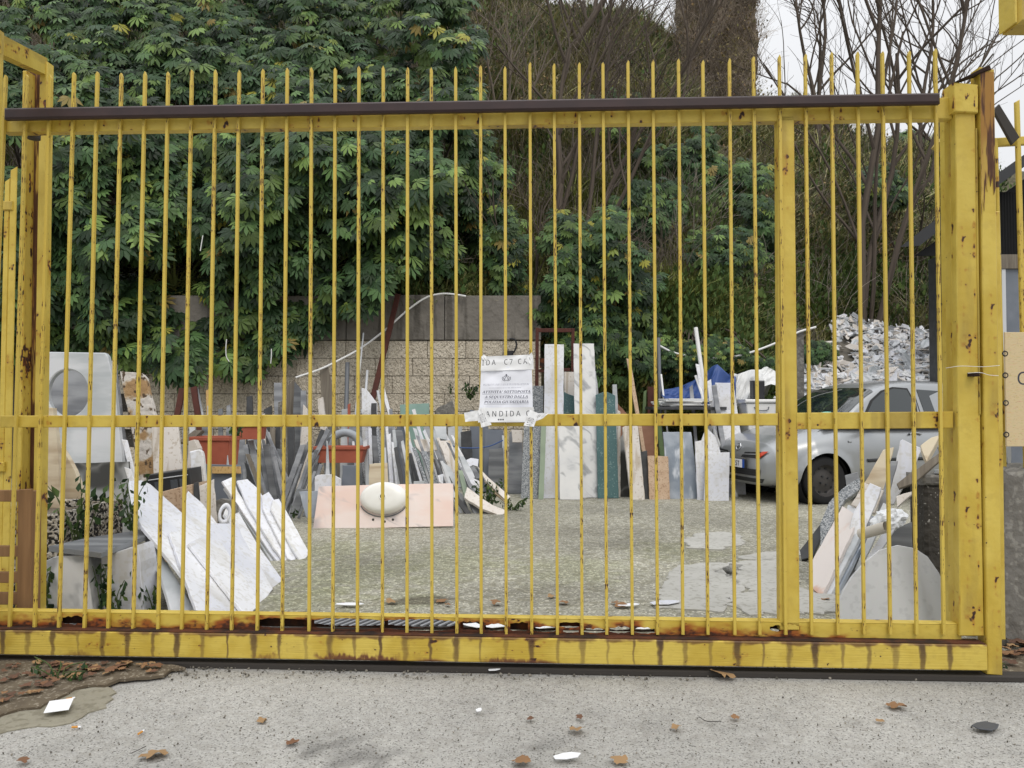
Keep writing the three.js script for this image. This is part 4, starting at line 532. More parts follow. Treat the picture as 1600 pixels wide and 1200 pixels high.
  rankLabels(gp, 'long narrow offcut in the crowded middle heap');
}
// ---- dark upright slabs, granite, tall marble, teal terrazzo
stand('black_slab', 'black stone slab upright in the group left of the granite', [[720, 675], [736, 672]], [722, 741], 10.9, M.slateDark);
stand('blue_slab', 'tall blue grey slab behind the black slab', [[734, 640], [762, 645]], [736, 768], 11.3, M.blueGrey, { t: 0.04 });
stand('blue_slab', 'broad dark blue grey headstone slab with a bevelled panel', [[758, 670], [786, 672]], [755, 792], 10.7, M.blueGrey, { t: 0.06 });
stand('blue_slab', 'lower dark slab before the bevelled headstone slab', [[764, 702], [786, 700]], [762, 790], 10.5, M.slate, { t: 0.03 });
stand('grey_slab', 'light grey slab at the left of the upright slab group', [[700, 668], [722, 664]], [702, 724], 11.1, M.whiteGrey);
stand('pink_slab', 'narrow slab with pale pink top block beside the granite', [[796, 676], [802, 672], [816, 672]], [794, 818], 10.6, M.slateMid, { t: 0.05 });
slab('pink_block', 'pale pink stone block resting on the narrow grey slab', [[799, 671], [816, 672], [816, 691], [801, 691]], atP(808, 691, 10.42, 0.1), 0.09, M.whiteWarm, null);
strip('white_strip', 'narrow white strip standing behind the blue cable', [787, 680], [788, 740], 5, 10.5, M.whiteGrey, null);
stand('granite_slab', 'front speckled granite slab left of the tall marble', [[817, 700], [819, 664], [846, 664]], [814, 840], 10.05, M.granite, { t: 0.03 });
stand('granite_slab', 'taller speckled granite slab behind the notice', [[831, 603], [849, 603]], [830, 848], 10.5, M.granite, { t: 0.03 });
strip('green_edge', 'thin greenish slab edge beside the tall white marble', [850, 650], [846, 760], 8, 9.98, M.greenish, null, { lean: 0.1, cut: 0 });
stand('tall_slab', 'tall plain white marble slab standing right of the notice', [[851, 538], [881, 538]], [849, 880], 10.1, M.white, { t: 0.03, lean: 0.1 });
stand('tall_slab', 'tall grey veined marble slab with a square top', [[896, 537], [928, 537], [931, 600]], [900, 936], 10.15, M.carrara, { t: 0.03, lean: 0.1 });
stand('veined_slab', 'low veined marble slab before the two tall ones', [[873, 664], [910, 662]], [875, 909], 9.95, M.carrara, { t: 0.03, lean: 0.08 });
stand('white_slab', 'shorter white slab peeping out right of the veined slab', [[926, 580], [931, 580], [935, 612], [937, 640]], [925, 945], 10.6, M.whiteGrey);
stand('white_slab', 'short white slab filling the gap between the two tall slabs', [[882, 581], [897, 581]], [880, 900], 10.7, M.whiteWarm);
stand('teal_slab', 'teal slab with a slanted head between the two tall slabs', [[881, 612], [889, 616], [899, 619]], [879, 901], 10.45, M.teal);
stand('teal_slab', 'teal terrazzo slab with a pointed head right of the tall slabs', [[931, 617], [946, 611], [961, 618]], [934, 967], 10.1, M.teal, { t: 0.04, lean: 0.08 });
{ const f = grp('steel_frame', 'rust red steel frame standing behind the tall slabs', 'frame', V(0, 0, 0)), d = 11.0; for (const q of [[[834, 606], [841, 606], [842, 512], [837, 512]], [[891, 590], [896, 590], [898, 513], [893, 513]]]) { const y = gy(d), e = q.map((p) => [...p]); e[0][1] = e[1][1] = y; prism(f, 'upright', e, d, 0.05, M.rustPipe); } prism(f, 'top_bar', [[842, 519], [893, 519], [893, 513], [842, 513]], d, 0.05, M.rustPipe); prism(f, 'cross_bar', [[842, 582], [891, 580], [891, 575], [842, 577]], d, 0.05, M.rustPipe); prism(f, 'mesh_panel', [[843, 575], [860, 575], [860, 560], [843, 560]], d - 0.03, 0.01, M.rustDark); }
strip('white_strip', 'thin white strip at the right edge of the teal terrazzo', [967, 640], [967, 700], 5, 10.2, M.whiteWarm, null, { lean: 0.05 });
stand('cream_strip', 'pale stone strip standing above the teal terrazzo', [[957, 601], [964, 601]], [958, 970], 10.7, M.whiteGrey);
stand('brown_slab', 'brown stone slab with a slanted head behind the white post slab', [[960, 622], [968, 634], [985, 652]], [962, 1010], 10.8, M.brown);
stand('brown_slab', 'square brown wooden panel behind the beige stone', [[1003, 660], [1026, 664]], [1004, 1032], 10.7, M.brown);
stand('black_marble', 'black veined marble offcut left of the thick white slab', [[966, 690], [975, 676], [980, 690]], [968, 990], 10.25, M.veinDark);
stand('white_slab', 'thick white slab leaning with a dark left side', [[973, 668], [980, 664], [997, 666]], [986, 1008], 9.95, M.whiteWarm, { t: 0.07, lean: 0.1 });
strip('wooden_strip', 'long pinkish wooden strip leaning through the middle rail', [982, 560], [1006, 704], 6, 10.15, M.beige, null, { lean: 0.12, t: 0.03, cat: 'plank' });
stand('black_slab', 'narrow black slab left of the beige stone', [[1001, 706], [1011, 704]], [1005, 1017], 10.0, M.slateDark);
stand('beige_slab', 'speckled beige stone slab in front of the brown panel', [[1012, 712], [1044, 713]], [1015, 1047], 9.95, M.beige, { t: 0.03 });
stand('cloud_slab', 'cloudy blue grey marble slab left of the white slabs', [[1036, 675], [1080, 675], [1085, 715]], [1044, 1091], 10.0, M.cloud, { t: 0.03, lean: 0.1 });
stand('white_slab', 'white slab with a pointed head right of the cloudy slab', [[1086, 690], [1096, 688], [1104, 668], [1118, 682], [1126, 706]], [1090, 1132], 9.9, M.white, { wob: 0.006 });
stand('white_slab', 'square white slab in front of the car bumper', [[1104, 708], [1140, 707]], [1100, 1139], 9.8, M.white, { lean: 0.06 });
stand('white_slab', 'tall plain white slab leaning left of the silver car', [[1118, 598], [1146, 598], [1158, 680]], [1132, 1166], 10.5, M.white, { t: 0.02, lean: 0.12 });
strip('grey_strip', 'grey metal channel leaning beside the tall plain white slab', [1116, 602], [1132, 706], 7, 10.3, M.slateMid, null, { t: 0.03 });
strip('white_strip', 'white strip leaning in front of the blue tarpaulin', [1108, 596], [1116, 660], 6, 10.5, M.white, null);
strip('white_strip', 'second white strip before the blue tarpaulin', [1090, 568], [1104, 650], 6, 10.7, M.white, null);
strip('grey_strip', 'grey strip left of the white strips before the tarpaulin', [1080, 605], [1084, 650], 5, 10.8, M.slateMid, null);
strip('green_post', 'moss green wooden post right of the brown panel', [1026, 626], [1037, 730], 7, 10.5, M.greenPaint, null, { t: 0.05, cat: 'post' });
strip('green_post', 'thin moss green stake behind the brown panel', [1008, 612], [1006, 660], 5, 11.0, M.greenPaint, null, { t: 0.03, cat: 'post' });
strip('rust_box', 'rusty metal sheet between the green posts', [1018, 604], [1018, 640], 12, 11.2, M.rustPipe, null, { t: 0.02, cat: 'metal sheet' });
{ // flat stack of white sheets on a dark table
  const g = grp('sheet_stack', 'pile of white plastic sheets lying on a dark board before the blue tarpaulin', 'sheet pile', P(1070, 640, 10.9)); const q = rng(8); const y0 = g.position.y; part(g, 'table_board', box(1.0, 0.04, 0.6, 0.004, 0, 0.02, 0), M.slateDark); for (const s of [-0.45, 0.45]) part(g, 'table_leg', box(0.05, y0, 0.05, 0.003, s, -y0 / 2, 0), M.track); for (let i = 0; i < 8; i++) { const k = part(g, 'sheet', box(0.55 + q() * 0.2, 0.012, 0.4, 0.003), i % 3 ? M.pvcWhite : M.whiteGrey); k.position.set((q() - 0.5) * 0.25, 0.05 + i * 0.0135, (q() - 0.5) * 0.1); k.rotation.y = (q() - 0.5) * 0.5; }
}
for (const [a, b, d, r, m, l] of [[[1087, 512], [1100, 605], 11.4, 0.03, M.pvcWhite, 'mottled white plastic pipe leaning before the grass slope'], [[1029, 528], [1032, 640], 11.5, 0.025, M.greyPipe, 'dark grey post standing left of the blue tarpaulin'], [[1033, 585], [1039, 640], 11.3, 0.014, M.pvcWhite, 'thin white rod beside the dark grey post'], [[1087, 587], [1101, 628], 11.1, 0.02, M.pvcWhite, 'short white tube before the blue tarpaulin']]) { const A = P(a[0], a[1], d), B = P(b[0], b[1], d - 0.2), C = A.clone().lerp(B, A.y / (A.y - B.y)); add(new THREE.Mesh(tube([A, C], r, 10, 2), m), 'pipe', l, 'pipe'); }
add(new THREE.Mesh(tube([[1030, 540], [1048, 549], [1072, 556], [1100, 559], [1135, 559], [1165, 553], [1200, 541], [1225, 530], [1250, 518], [1275, 511]].map(([x, y]) => P(x, y, 12.2)), 0.016, 8, 60), M.pvcWhite), 'white_cable', 'white conduit sagging in front of the grass slope', 'cable');
{ const m = new THREE.Mesh(box(0.12, P(1250, 514, 12.3).y, 0.12, 0.006), M.concrete); m.position.copy(P(1250, gy(12.3), 12.3)); m.position.y = P(1250, 514, 12.3).y / 2; add(m, 'concrete_post', 'square grey concrete post right of the wide gate post', 'post'); }
add(new THREE.Mesh(tube([[690, 688], [712, 698], [742, 700], [765, 697], [786, 688]].map(([x, y], i) => P(x, y, 10.1)), 0.008, 6, 30), flat(0x2f4f86, 0.5)), 'blue_cable', 'blue cable hanging across the dark headstone slab', 'cable');
{ const g = grp('wall_tap', 'black bent pipe fitting on the cream block wall', 'pipe fitting', P(800, 553, 12.52)); part(g, 'bracket', box(0.12, 0.1, 0.06, 0.006, -0.04, 0, 0), M.blackPlastic); part(g, 'bent_tube', tube([V(0.0, 0, 0.02), V(0.05, 0.06, 0.03), V(0.07, 0.16, 0.03), V(0.04, 0.23, 0.03), V(-0.04, 0.24, 0.02)], 0.014, 8, 20), M.blackPlastic); }

// ---- tarpaulins: folded cloth thrown over heaps
function tarp(name, label, x0, x1, topT, botT, d, dep, color, seed) {
  const nu = 60, nv = 26, pos = [], idx = [], uv = [];
  for (let j = 0; j <= nv; j++) for (let i = 0; i <= nu; i++) {
    const u = i / nu, v = j / nv, px = mix(x0, x1, u), t = lerpTab(topT, px), b = lerpTab(botT, px); const back = Math.max(0, 0.18 - v) / 0.18;
    const fold = 0.16 * (nz(u * 9 + v * 2.5, v * 3, seed) - 0.5) + 0.07 * (nz(u * 26 + v * 6, v * 6, seed + 2) - 0.5); const vv = Math.max(0, (v - 0.18) / 0.82);
    const p = P(px, mix(t, b, vv) + 3 * (nz(u * 14, v * 9, seed + 4) - 0.5) * (1 - vv), d - 0.30 * vv + fold); p.z -= back * dep; p.y -= back * back * 0.3; pos.push(p.x, p.y, p.z); uv.push(u * 2, v);
  }
  for (let j = 0; j < nv; j++) for (let i = 0; i < nu; i++) { const a = j * (nu + 1) + i, b = a + nu + 1; idx.push(a, b, a + 1, b, b + 1, a + 1); }
  const g = new THREE.BufferGeometry(); g.setAttribute('position', new THREE.Float32BufferAttribute(pos, 3)); g.setAttribute('uv', new THREE.Float32BufferAttribute(uv, 2)); g.setIndex(idx); g.computeVertexNormals();
  add(new THREE.Mesh(g, mat({ color, roughness: 0.5, side: THREE.DoubleSide })), name, label, 'tarpaulin');
}
tarp('blue_tarpaulin', 'crumpled blue tarpaulin draped over a heap behind the white strips', 1034, 1150, [[1034, 608], [1060, 604], [1075, 598], [1100, 588], [1112, 574], [1121, 569], [1130, 577], [1140, 586], [1150, 588]], [[1034, 618], [1050, 632], [1150, 640]], 11.4, 0.7, 0x2c4a86, 21);
tarp('white_tarpaulin', 'white tarpaulin draped over a heap left of the wide gate post', 1143, 1218, [[1143, 582], [1155, 584], [1170, 578], [1185, 577], [1200, 573], [1212, 580], [1218, 588]], [[1143, 640], [1160, 632], [1178, 622], [1190, 605], [1205, 600], [1218, 604]], 11.6, 0.6, 0xd8d9d8, 33);
{ const g = grp('white_crate', 'white plastic bin with a moulded handle under the white tarpaulin', 'bin', P(1190, 655, 10.9)); part(g, 'tub', ext([[-0.17, -0.3], [0.17, -0.3], [0.21, 0.22], [-0.21, 0.22]], 0.4, 0.012), M.pvcWhite); part(g, 'lid', box(0.46, 0.05, 0.46, 0.015, 0, 0.25, -0.2), M.pvcWhite); part(g, 'handle', tube([V(-0.1, 0.17, 0.005), V(-0.08, 0.13, 0.02), V(0.08, 0.13, 0.02), V(0.1, 0.17, 0.005)], 0.008, 6), M.greyPipe); const t = part(g, 'black_canister', box(0.16, 0.26, 0.2, 0.02, 0.02, 0.41, -0.25), M.blackPlastic); part(g, 'stand', box(0.3, g.position.y - 0.3, 0.3, 0.004, 0, -0.3 - (g.position.y - 0.3) / 2, -0.2), M.slate); }
// ---------------------------------------------------------------- silver hatchback
{
  const yaw = 15 * Math.PI / 180, wheelAt = G(1291, 789), car = grp('hatchback_car', 'silver hatchback car with dented front wing parked at the right', 'car', V(0, 0, 0), yaw);
  const RX = V(Math.cos(yaw), 0, -Math.sin(yaw)), RZ = V(Math.sin(yaw), 0, Math.cos(yaw)); car.position.copy(wheelAt).addScaledVector(RX, -0.72).addScaledVector(RZ, -0.80); car.position.y = 0;
  const silver = new THREE.MeshPhysicalMaterial({ color: 0xa0a3a5, metalness: 0.55, roughness: 0.34, clearcoat: 0.7, clearcoatRoughness: 0.15 }), glass = new THREE.MeshPhysicalMaterial({ color: 0x1d2628, roughness: 0.03, metalness: 0, clearcoat: 1, specularIntensity: 1 }), black = flat(0x17181a, 0.6), trim = flat(0x2a2c2e, 0.7), grime = flat(0x55564f, 0.8);
  // lower body: rings of a rounded section along the length
  const Wt = [[0, 0.46], [0.04, 0.58], [0.12, 0.68], [0.3, 0.77], [0.6, 0.815], [1.0, 0.83], [2.8, 0.83], [3.3, 0.80], [3.6, 0.70], [3.72, 0.55]], Tt = [[0, 0.56], [0.04, 0.66], [0.12, 0.74], [0.3, 0.82], [0.6, 0.90], [0.95, 0.97], [1.3, 0.985], [3.2, 1.0], [3.5, 0.97], [3.72, 0.82]], Bt = [[0, 0.30], [0.06, 0.21], [0.3, 0.17], [3.4, 0.19], [3.72, 0.34]];
  const nx = 300, ns = 120, pos = [], idx = [], wheelX = [0.72, 3.15], wr = 0.335, archY = 0.285;
  for (let i = 0; i <= nx; i++) { const x = 3.72 * i / nx, W = lerpTab(Wt, x), T = lerpTab(Tt, x), B = lerpTab(Bt, x), cy = (T + B) / 2, hy = (T - B) / 2;
    for (let j = 0; j <= ns; j++) { const a = -Math.PI / 2 + Math.PI * 2 * j / ns, c = Math.cos(a), s = Math.sin(a), e = 0.42; let z = W * Math.sign(c) * Math.pow(Math.abs(c), e), y = cy + hy * Math.sign(s) * Math.pow(Math.abs(s), s > 0 ? 0.75 : 0.5);
      for (const wx of wheelX) { const dd = Math.hypot(x - wx, y - archY); if (Math.abs(z) > 0.5 && dd < 0.42) z += Math.sign(z) * 0.022 * (1 - sm(0.33, 0.42, dd)); } pos.push(x, y, z); } }
  const inArch = (k) => { const x = pos[k * 3], y = pos[k * 3 + 1], z = pos[k * 3 + 2]; return Math.abs(z) > 0.55 && wheelX.some((w) => Math.hypot(x - w, y - archY) < wr); };
  for (let i = 0; i < nx; i++) for (let j = 0; j < ns; j++) { const a = i * (ns + 1) + j, b = a + ns + 1; for (const t of [[a, a + 1, b], [b, a + 1, b + 1]]) if (!(inArch(t[0]) && inArch(t[1]) && inArch(t[2]))) idx.push(...t); }
  // snap the arch rims to the wheel circle
  for (let k = 0; k < pos.length / 3; k++) { const x = pos[k * 3], y = pos[k * 3 + 1], z = pos[k * 3 + 2]; for (const w of wheelX) { const d = Math.hypot(x - w, y - archY); if (Math.abs(z) > 0.55 && d < wr && d > wr - 0.07) { pos[k * 3] = w + (x - w) / d * wr; pos[k * 3 + 1] = archY + (y - archY) / d * wr; } } }
  { const c0 = pos.length / 3; pos.push(0.0, 0.43, 0); for (let j = 0; j < ns; j++) idx.push(c0, j + 1, j); }
  const g = new THREE.BufferGeometry(); g.setAttribute('position', new THREE.Float32BufferAttribute(pos, 3)); g.setIndex(idx); g.computeVertexNormals(); const body = part(car, 'body', g, silver);
  part(car, 'underside', boxX(0.15, 3.5, 0.2, 0.62, -0.58, 0.58, 0.02), black);
  // greenhouse
  const Rt = [[0.78, 0.93], [0.9, 0.99], [1.1, 1.13], [1.3, 1.27], [1.5, 1.385], [1.65, 1.445], [1.85, 1.49], [2.15, 1.515], [2.6, 1.51], [3.0, 1.465], [3.25, 1.41], [3.45, 1.20], [3.6, 0.95]], kx = (x) => lerpTab([[0.78, 0.9], [1.2, 0.97], [1.8, 1], [2.6, 1], [3.2, 0.94], [3.6, 0.86]], x), sideZ = (x, y) => kx(x) * (0.795 - Math.max(0, y - 0.93) * 0.40), rf = (x) => { let s = 0; for (let i = -2; i <= 2; i++) s += lerpTab(Rt, x + i * 0.04); return s / 5; };
  const gp = [], gi = [], gn = 70, gm = 24; for (let i = 0; i <= gn; i++) { const x = mix(0.78, 3.6, i / gn), r = rf(x), ys = Math.max(0.93, r - 0.075), zs = sideZ(x, ys); for (let j = 0; j <= gm; j++) { const t = j / gm * 2 - 1, s = Math.sign(t) || 1, q = Math.abs(t); let y, z; if (q > 0.62) { const e = (q - 0.62) / 0.38; y = mix(ys, 0.92, e); z = sideZ(x, y); } else { const e = q / 0.62; z = zs * Math.sin(e * Math.PI / 2) ** 0.9; y = r - (r - ys) * (e ** 4) - 0.02 * e * e; } gp.push(x, y, z * s); } }
  for (let i = 0; i < gn; i++) for (let j = 0; j < gm; j++) { const a = i * (gm + 1) + j, b = a + gm + 1; gi.push(a, a + 1, b, b, a + 1, b + 1); }
  const gg = new THREE.BufferGeometry(); gg.setAttribute('position', new THREE.Float32BufferAttribute(gp, 3)); gg.setIndex(gi); gg.computeVertexNormals(); part(car, 'roof', gg, silver);
  const sidePatch = (name, pts, off, m, parent = car) => { const s = new THREE.ShapeGeometry(shapeOf(pts)), p = s.attributes.position; for (let i = 0; i < p.count; i++) p.setZ(i, sideZ(p.getX(i), p.getY(i)) + off); s.computeVertexNormals(); return part(parent, name, s, m); };
  const win = sidePatch('door_window', [[1.30, 1.0], [2.06, 1.01], [2.10, 1.2], [2.05, 1.385], [1.86, 1.40], [1.68, 1.355], [1.5, 1.24]], 0.006, glass); sidePatch('window_seal', [[1.25, 0.985], [2.09, 0.992], [2.13, 1.2], [2.07, 1.405], [1.85, 1.42], [1.66, 1.372], [1.47, 1.25]], 0.003, black, car);
  sidePatch('rear_window', [[2.22, 1.01], [2.95, 1.03], [2.9, 1.25], [2.75, 1.36], [2.2, 1.39]], 0.006, glass); sidePatch('pillar_gap', [[2.145, 0.98], [2.155, 0.98], [2.15, 1.42], [2.14, 1.42]], 0.004, black);
  { const q = [], qi = [], n = 14, m = 16; for (let i = 0; i <= n; i++) { const x = mix(0.93, 1.56, i / n), r = rf(x), ys = Math.max(0.93, r - 0.075), zs = sideZ(x, ys); for (let j = 0; j <= m; j++) { const t = j / m * 2 - 1, s = Math.sign(t) || 1, e = Math.abs(t) * 0.84, z = zs * Math.sin(e * Math.PI / 2) ** 0.9, y = r - (r - ys) * e ** 4 - 0.02 * e * e; q.push(x - 0.005, y + 0.007, z * s); } } for (let i = 0; i < n; i++) for (let j = 0; j < m; j++) { const a = i * (m + 1) + j, b = a + m + 1; qi.push(a, a + 1, b, b, a + 1, b + 1); } const w = new THREE.BufferGeometry(); w.setAttribute('position', new THREE.Float32BufferAttribute(q, 3)); w.setIndex(qi); w.computeVertexNormals(); part(car, 'windscreen', w, glass);
    const bag = part(car, 'green_cloth', new THREE.SphereGeometry(0.1, 12, 8).scale(1.3, 0.5, 1), flat(0x7fc4b4, 0.7), 'pale green cloth on the dashboard'); bag.position.set(1.03, 1.06, 0.42); }
  const bodyZ = (x, y) => { const W = lerpTab(Wt, x), T = lerpTab(Tt, x), B = lerpTab(Bt, x), s = clamp((y - (T + B) / 2) / ((T - B) / 2), -1, 1), as = Math.abs(s), sv = Math.pow(as, s > 0 ? 1 / 0.75 : 2), c = Math.sqrt(Math.max(0, 1 - sv * sv)); return W * Math.pow(c, 0.42); };
  // door lines and mirror
  const seam = (pts) => part(car, 'door_seam', tube(pts.map(([x, y]) => V(x, y, bodyZ(x, y) + 0.001)), 0.004, 5, 30), black); seam([[1.22, 0.92], [1.2, 0.7], [1.2, 0.45], [1.26, 0.3]]); seam([[2.15, 0.94], [2.16, 0.7], [2.16, 0.45], [2.12, 0.3]]); seam([[0.72, 0.87], [1.0, 0.93], [1.22, 0.94]]);
  const rub = part(car, 'side_moulding', tube([[1.28, 0.52], [1.7, 0.53], [2.1, 0.53]].map(([x, y]) => V(x, y, bodyZ(x, y))), 0.022, 6, 20), trim); part(car, 'repeater', tube([[1.03, 0.75], [1.07, 0.752]].map(([x, y]) => V(x, y, bodyZ(x, y))), 0.014, 6, 4), silver);
  part(car, 'door_handle', tube([[1.92, 0.83], [1.97, 0.845], [2.06, 0.845], [2.1, 0.83]].map(([x, y]) => V(x, y, bodyZ(x, y) + 0.018)), 0.014, 8, 12), silver);
  const mir = part(car, 'mirror', new THREE.SphereGeometry(0.1, 18, 12).scale(0.7, 0.72, 1.15), black); mir.position.set(1.36, 1.05, 0.92); part(mir, 'mirror_stalk', box(0.06, 0.04, 0.16, 0.01, 0.02, -0.05, -0.1), black); mir.children[0].position.set(0, 0, 0);
  // front end: normals point along -x; a helper that finds the nose surface
  const noseX = (y, z) => { for (let x = 0; x < 1; x += 0.004) { if (y < lerpTab(Tt, x) && y > lerpTab(Bt, x) && bodyZ(x, y) >= Math.abs(z)) return x; } return 1; };
  const nosePatch = (name, pts, off, m, label) => { const s = new THREE.ShapeGeometry(shapeOf(pts)), sub = []; const p = s.attributes.position, ix = s.index.array, out = []; const em = (a, b, c, n) => { if (!n) { out.push(a, b, c); return; } const ab = [(a[0] + b[0]) / 2, (a[1] + b[1]) / 2], bc = [(b[0] + c[0]) / 2, (b[1] + c[1]) / 2], ca = [(c[0] + a[0]) / 2, (c[1] + a[1]) / 2]; em(a, ab, ca, n - 1); em(ab, b, bc, n - 1); em(ca, bc, c, n - 1); em(ab, bc, ca, n - 1); }; for (let i = 0; i < ix.length; i += 3) em(...[0, 1, 2].map((k) => [p.getX(ix[i + k]), p.getY(ix[i + k])]), 3); const q = []; for (const [z, y] of out) q.push(noseX(y, z) - off, y, z); const g2 = new THREE.BufferGeometry(); g2.setAttribute('position', new THREE.Float32BufferAttribute(q, 3)); g2.computeVertexNormals(); return part(car, name, g2, m, label); };
  const noseTop = (x, z) => { const W = lerpTab(Wt, x), T = lerpTab(Tt, x), B = lerpTab(Bt, x), c = clamp(Math.abs(z) / W), cv = Math.pow(c, 1 / 0.42), s = Math.sqrt(Math.max(0, 1 - cv * cv)); return (T + B) / 2 + (T - B) / 2 * Math.pow(s, 0.75); };
  for (const s of [1, -1]) { nosePatch('grille', [[0.14, 0.545], [0.20, 0.61], [0.5, 0.625], [0.58, 0.63], [0.50, 0.555], [0.46, 0.545]].map(([z, y]) => [z * s, y]), 0.022, black); nosePatch('indicator', [[0.45, 0.548], [0.53, 0.632], [0.60, 0.635], [0.53, 0.56], [0.5, 0.548]].map(([z, y]) => [z * s, y]), 0.027, flat(0xc2401f, 0.25)); nosePatch('grille_bar', [[0.18, 0.578], [0.185, 0.588], [0.46, 0.6], [0.46, 0.59]].map(([z, y]) => [z * s, y]), 0.03, silver);
    const hl = part(car, 'headlight', new THREE.SphereGeometry(0.11, 20, 14).scale(1.15, 0.8, 0.75), mat({ color: 0xe6e4dc, roughness: 0.12 })); hl.position.set(0.36, 0.72, s * 0.62); hl.rotation.z = 0.5; }
  nosePatch('lower_intake', [[-0.5, 0.33], [0.5, 0.33], [0.52, 0.41], [-0.52, 0.41]], 0.016, black); for (const y of [0.352, 0.385]) nosePatch('intake_bar', [[-0.48, y], [0.48, y], [0.48, y + 0.009], [-0.48, y + 0.009]], 0.022, trim); nosePatch('front_lip', [[-0.5, 0.245], [0.5, 0.245], [0.56, 0.3], [-0.56, 0.3]], 0.006, trim);
  const em = part(car, 'emblem', new THREE.TorusGeometry(0.045, 0.008, 8, 28).rotateY(Math.PI / 2), mat({ color: 0xd8dadc, metalness: 0.9, roughness: 0.2 })); em.position.set(noseX(0.66, 0) - 0.012, 0.665, 0); em.rotation.z = -0.35; part(em, 'emblem_bar', box(0.012, 0.02, 0.12, 0.003), em.material);
  const plate = canvasTex(512, 112, (c, w, h) => { c.fillStyle = '#e9eaec'; c.fillRect(0, 0, w, h); c.fillStyle = '#1f4fa8'; c.fillRect(w - 52, 0, 52, h); c.fillRect(0, 0, 40, h); c.fillStyle = '#2a2c33'; c.font = 'bold 92px sans-serif'; c.fillText('0EST', w - 320, 90); });
  const pg = new THREE.BoxGeometry(0.012, 0.11, 0.5); const pm = flat(0x333538, 0.6), pf = mat({ map: plate, roughness: 0.5 }); const pl = part(car, 'number_plate', pg, pm); pl.position.set(noseX(0.46, 0.1) - 0.03, 0.465, 0); const fc = part(pl, 'plate_face', new THREE.PlaneGeometry(0.49, 0.104).rotateY(-Math.PI / 2), pf); fc.position.x = -0.0075;
  part(car, 'plate_mount', box(0.1, 0.08, 0.4, 0.01, noseX(0.46, 0.1) + 0.02, 0.465, 0), black);
  // wheels
  const tp = [[0.19, -0.09], [0.245, -0.095], [0.28, -0.07], [0.288, -0.03], [0.288, 0.03], [0.28, 0.07], [0.245, 0.095], [0.19, 0.09]].map(([r, y]) => new THREE.Vector2(r, y)), tyre = new THREE.LatheGeometry(tp, 40).rotateX(Math.PI / 2), rp = [[0.0, 0.045], [0.05, 0.05], [0.07, 0.035], [0.12, 0.03], [0.15, 0.012], [0.17, 0.03], [0.19, 0.075], [0.2, 0.085]].map(([r, y]) => new THREE.Vector2(r, y)), rim = new THREE.LatheGeometry(rp, 36).rotateX(Math.PI / 2);
  const rimMat = mat({ color: 0x3d3a38, roughness: 0.6, side: THREE.DoubleSide }), hole = new THREE.CylinderGeometry(0.016, 0.016, 0.01, 10).rotateX(Math.PI / 2);
  for (const x of wheelX) for (const s of [1, -1]) { const w = part(car, 'wheel', tyre, flat(0x1c1c1d, 0.9)); w.position.set(x, 0.288, s * 0.715); if (s < 0) w.rotation.y = Math.PI; part(w, 'rim', rim, rimMat); for (let k = 0; k < 10; k++) { const h = part(w, 'rim_hole', hole, black); const a = k / 10 * Math.PI * 2; h.position.set(Math.cos(a) * 0.147, Math.sin(a) * 0.147, 0.02); } for (let k = 0; k < 4; k++) { const h = part(w, 'wheel_nut', new THREE.CylinderGeometry(0.011, 0.011, 0.03, 6).rotateX(Math.PI / 2), trim); const a = k / 4 * Math.PI * 2 + 0.5; h.position.set(Math.cos(a) * 0.055, Math.sin(a) * 0.055, 0.05); }
    const ar = part(car, 'wheel_arch', new THREE.CylinderGeometry(wr - 0.004, wr - 0.004, 0.24, 40, 1, true).rotateX(Math.PI / 2), mat({ color: 0x141414, roughness: 1, side: THREE.DoubleSide })); ar.position.set(x, archY, s * 0.66); }
}
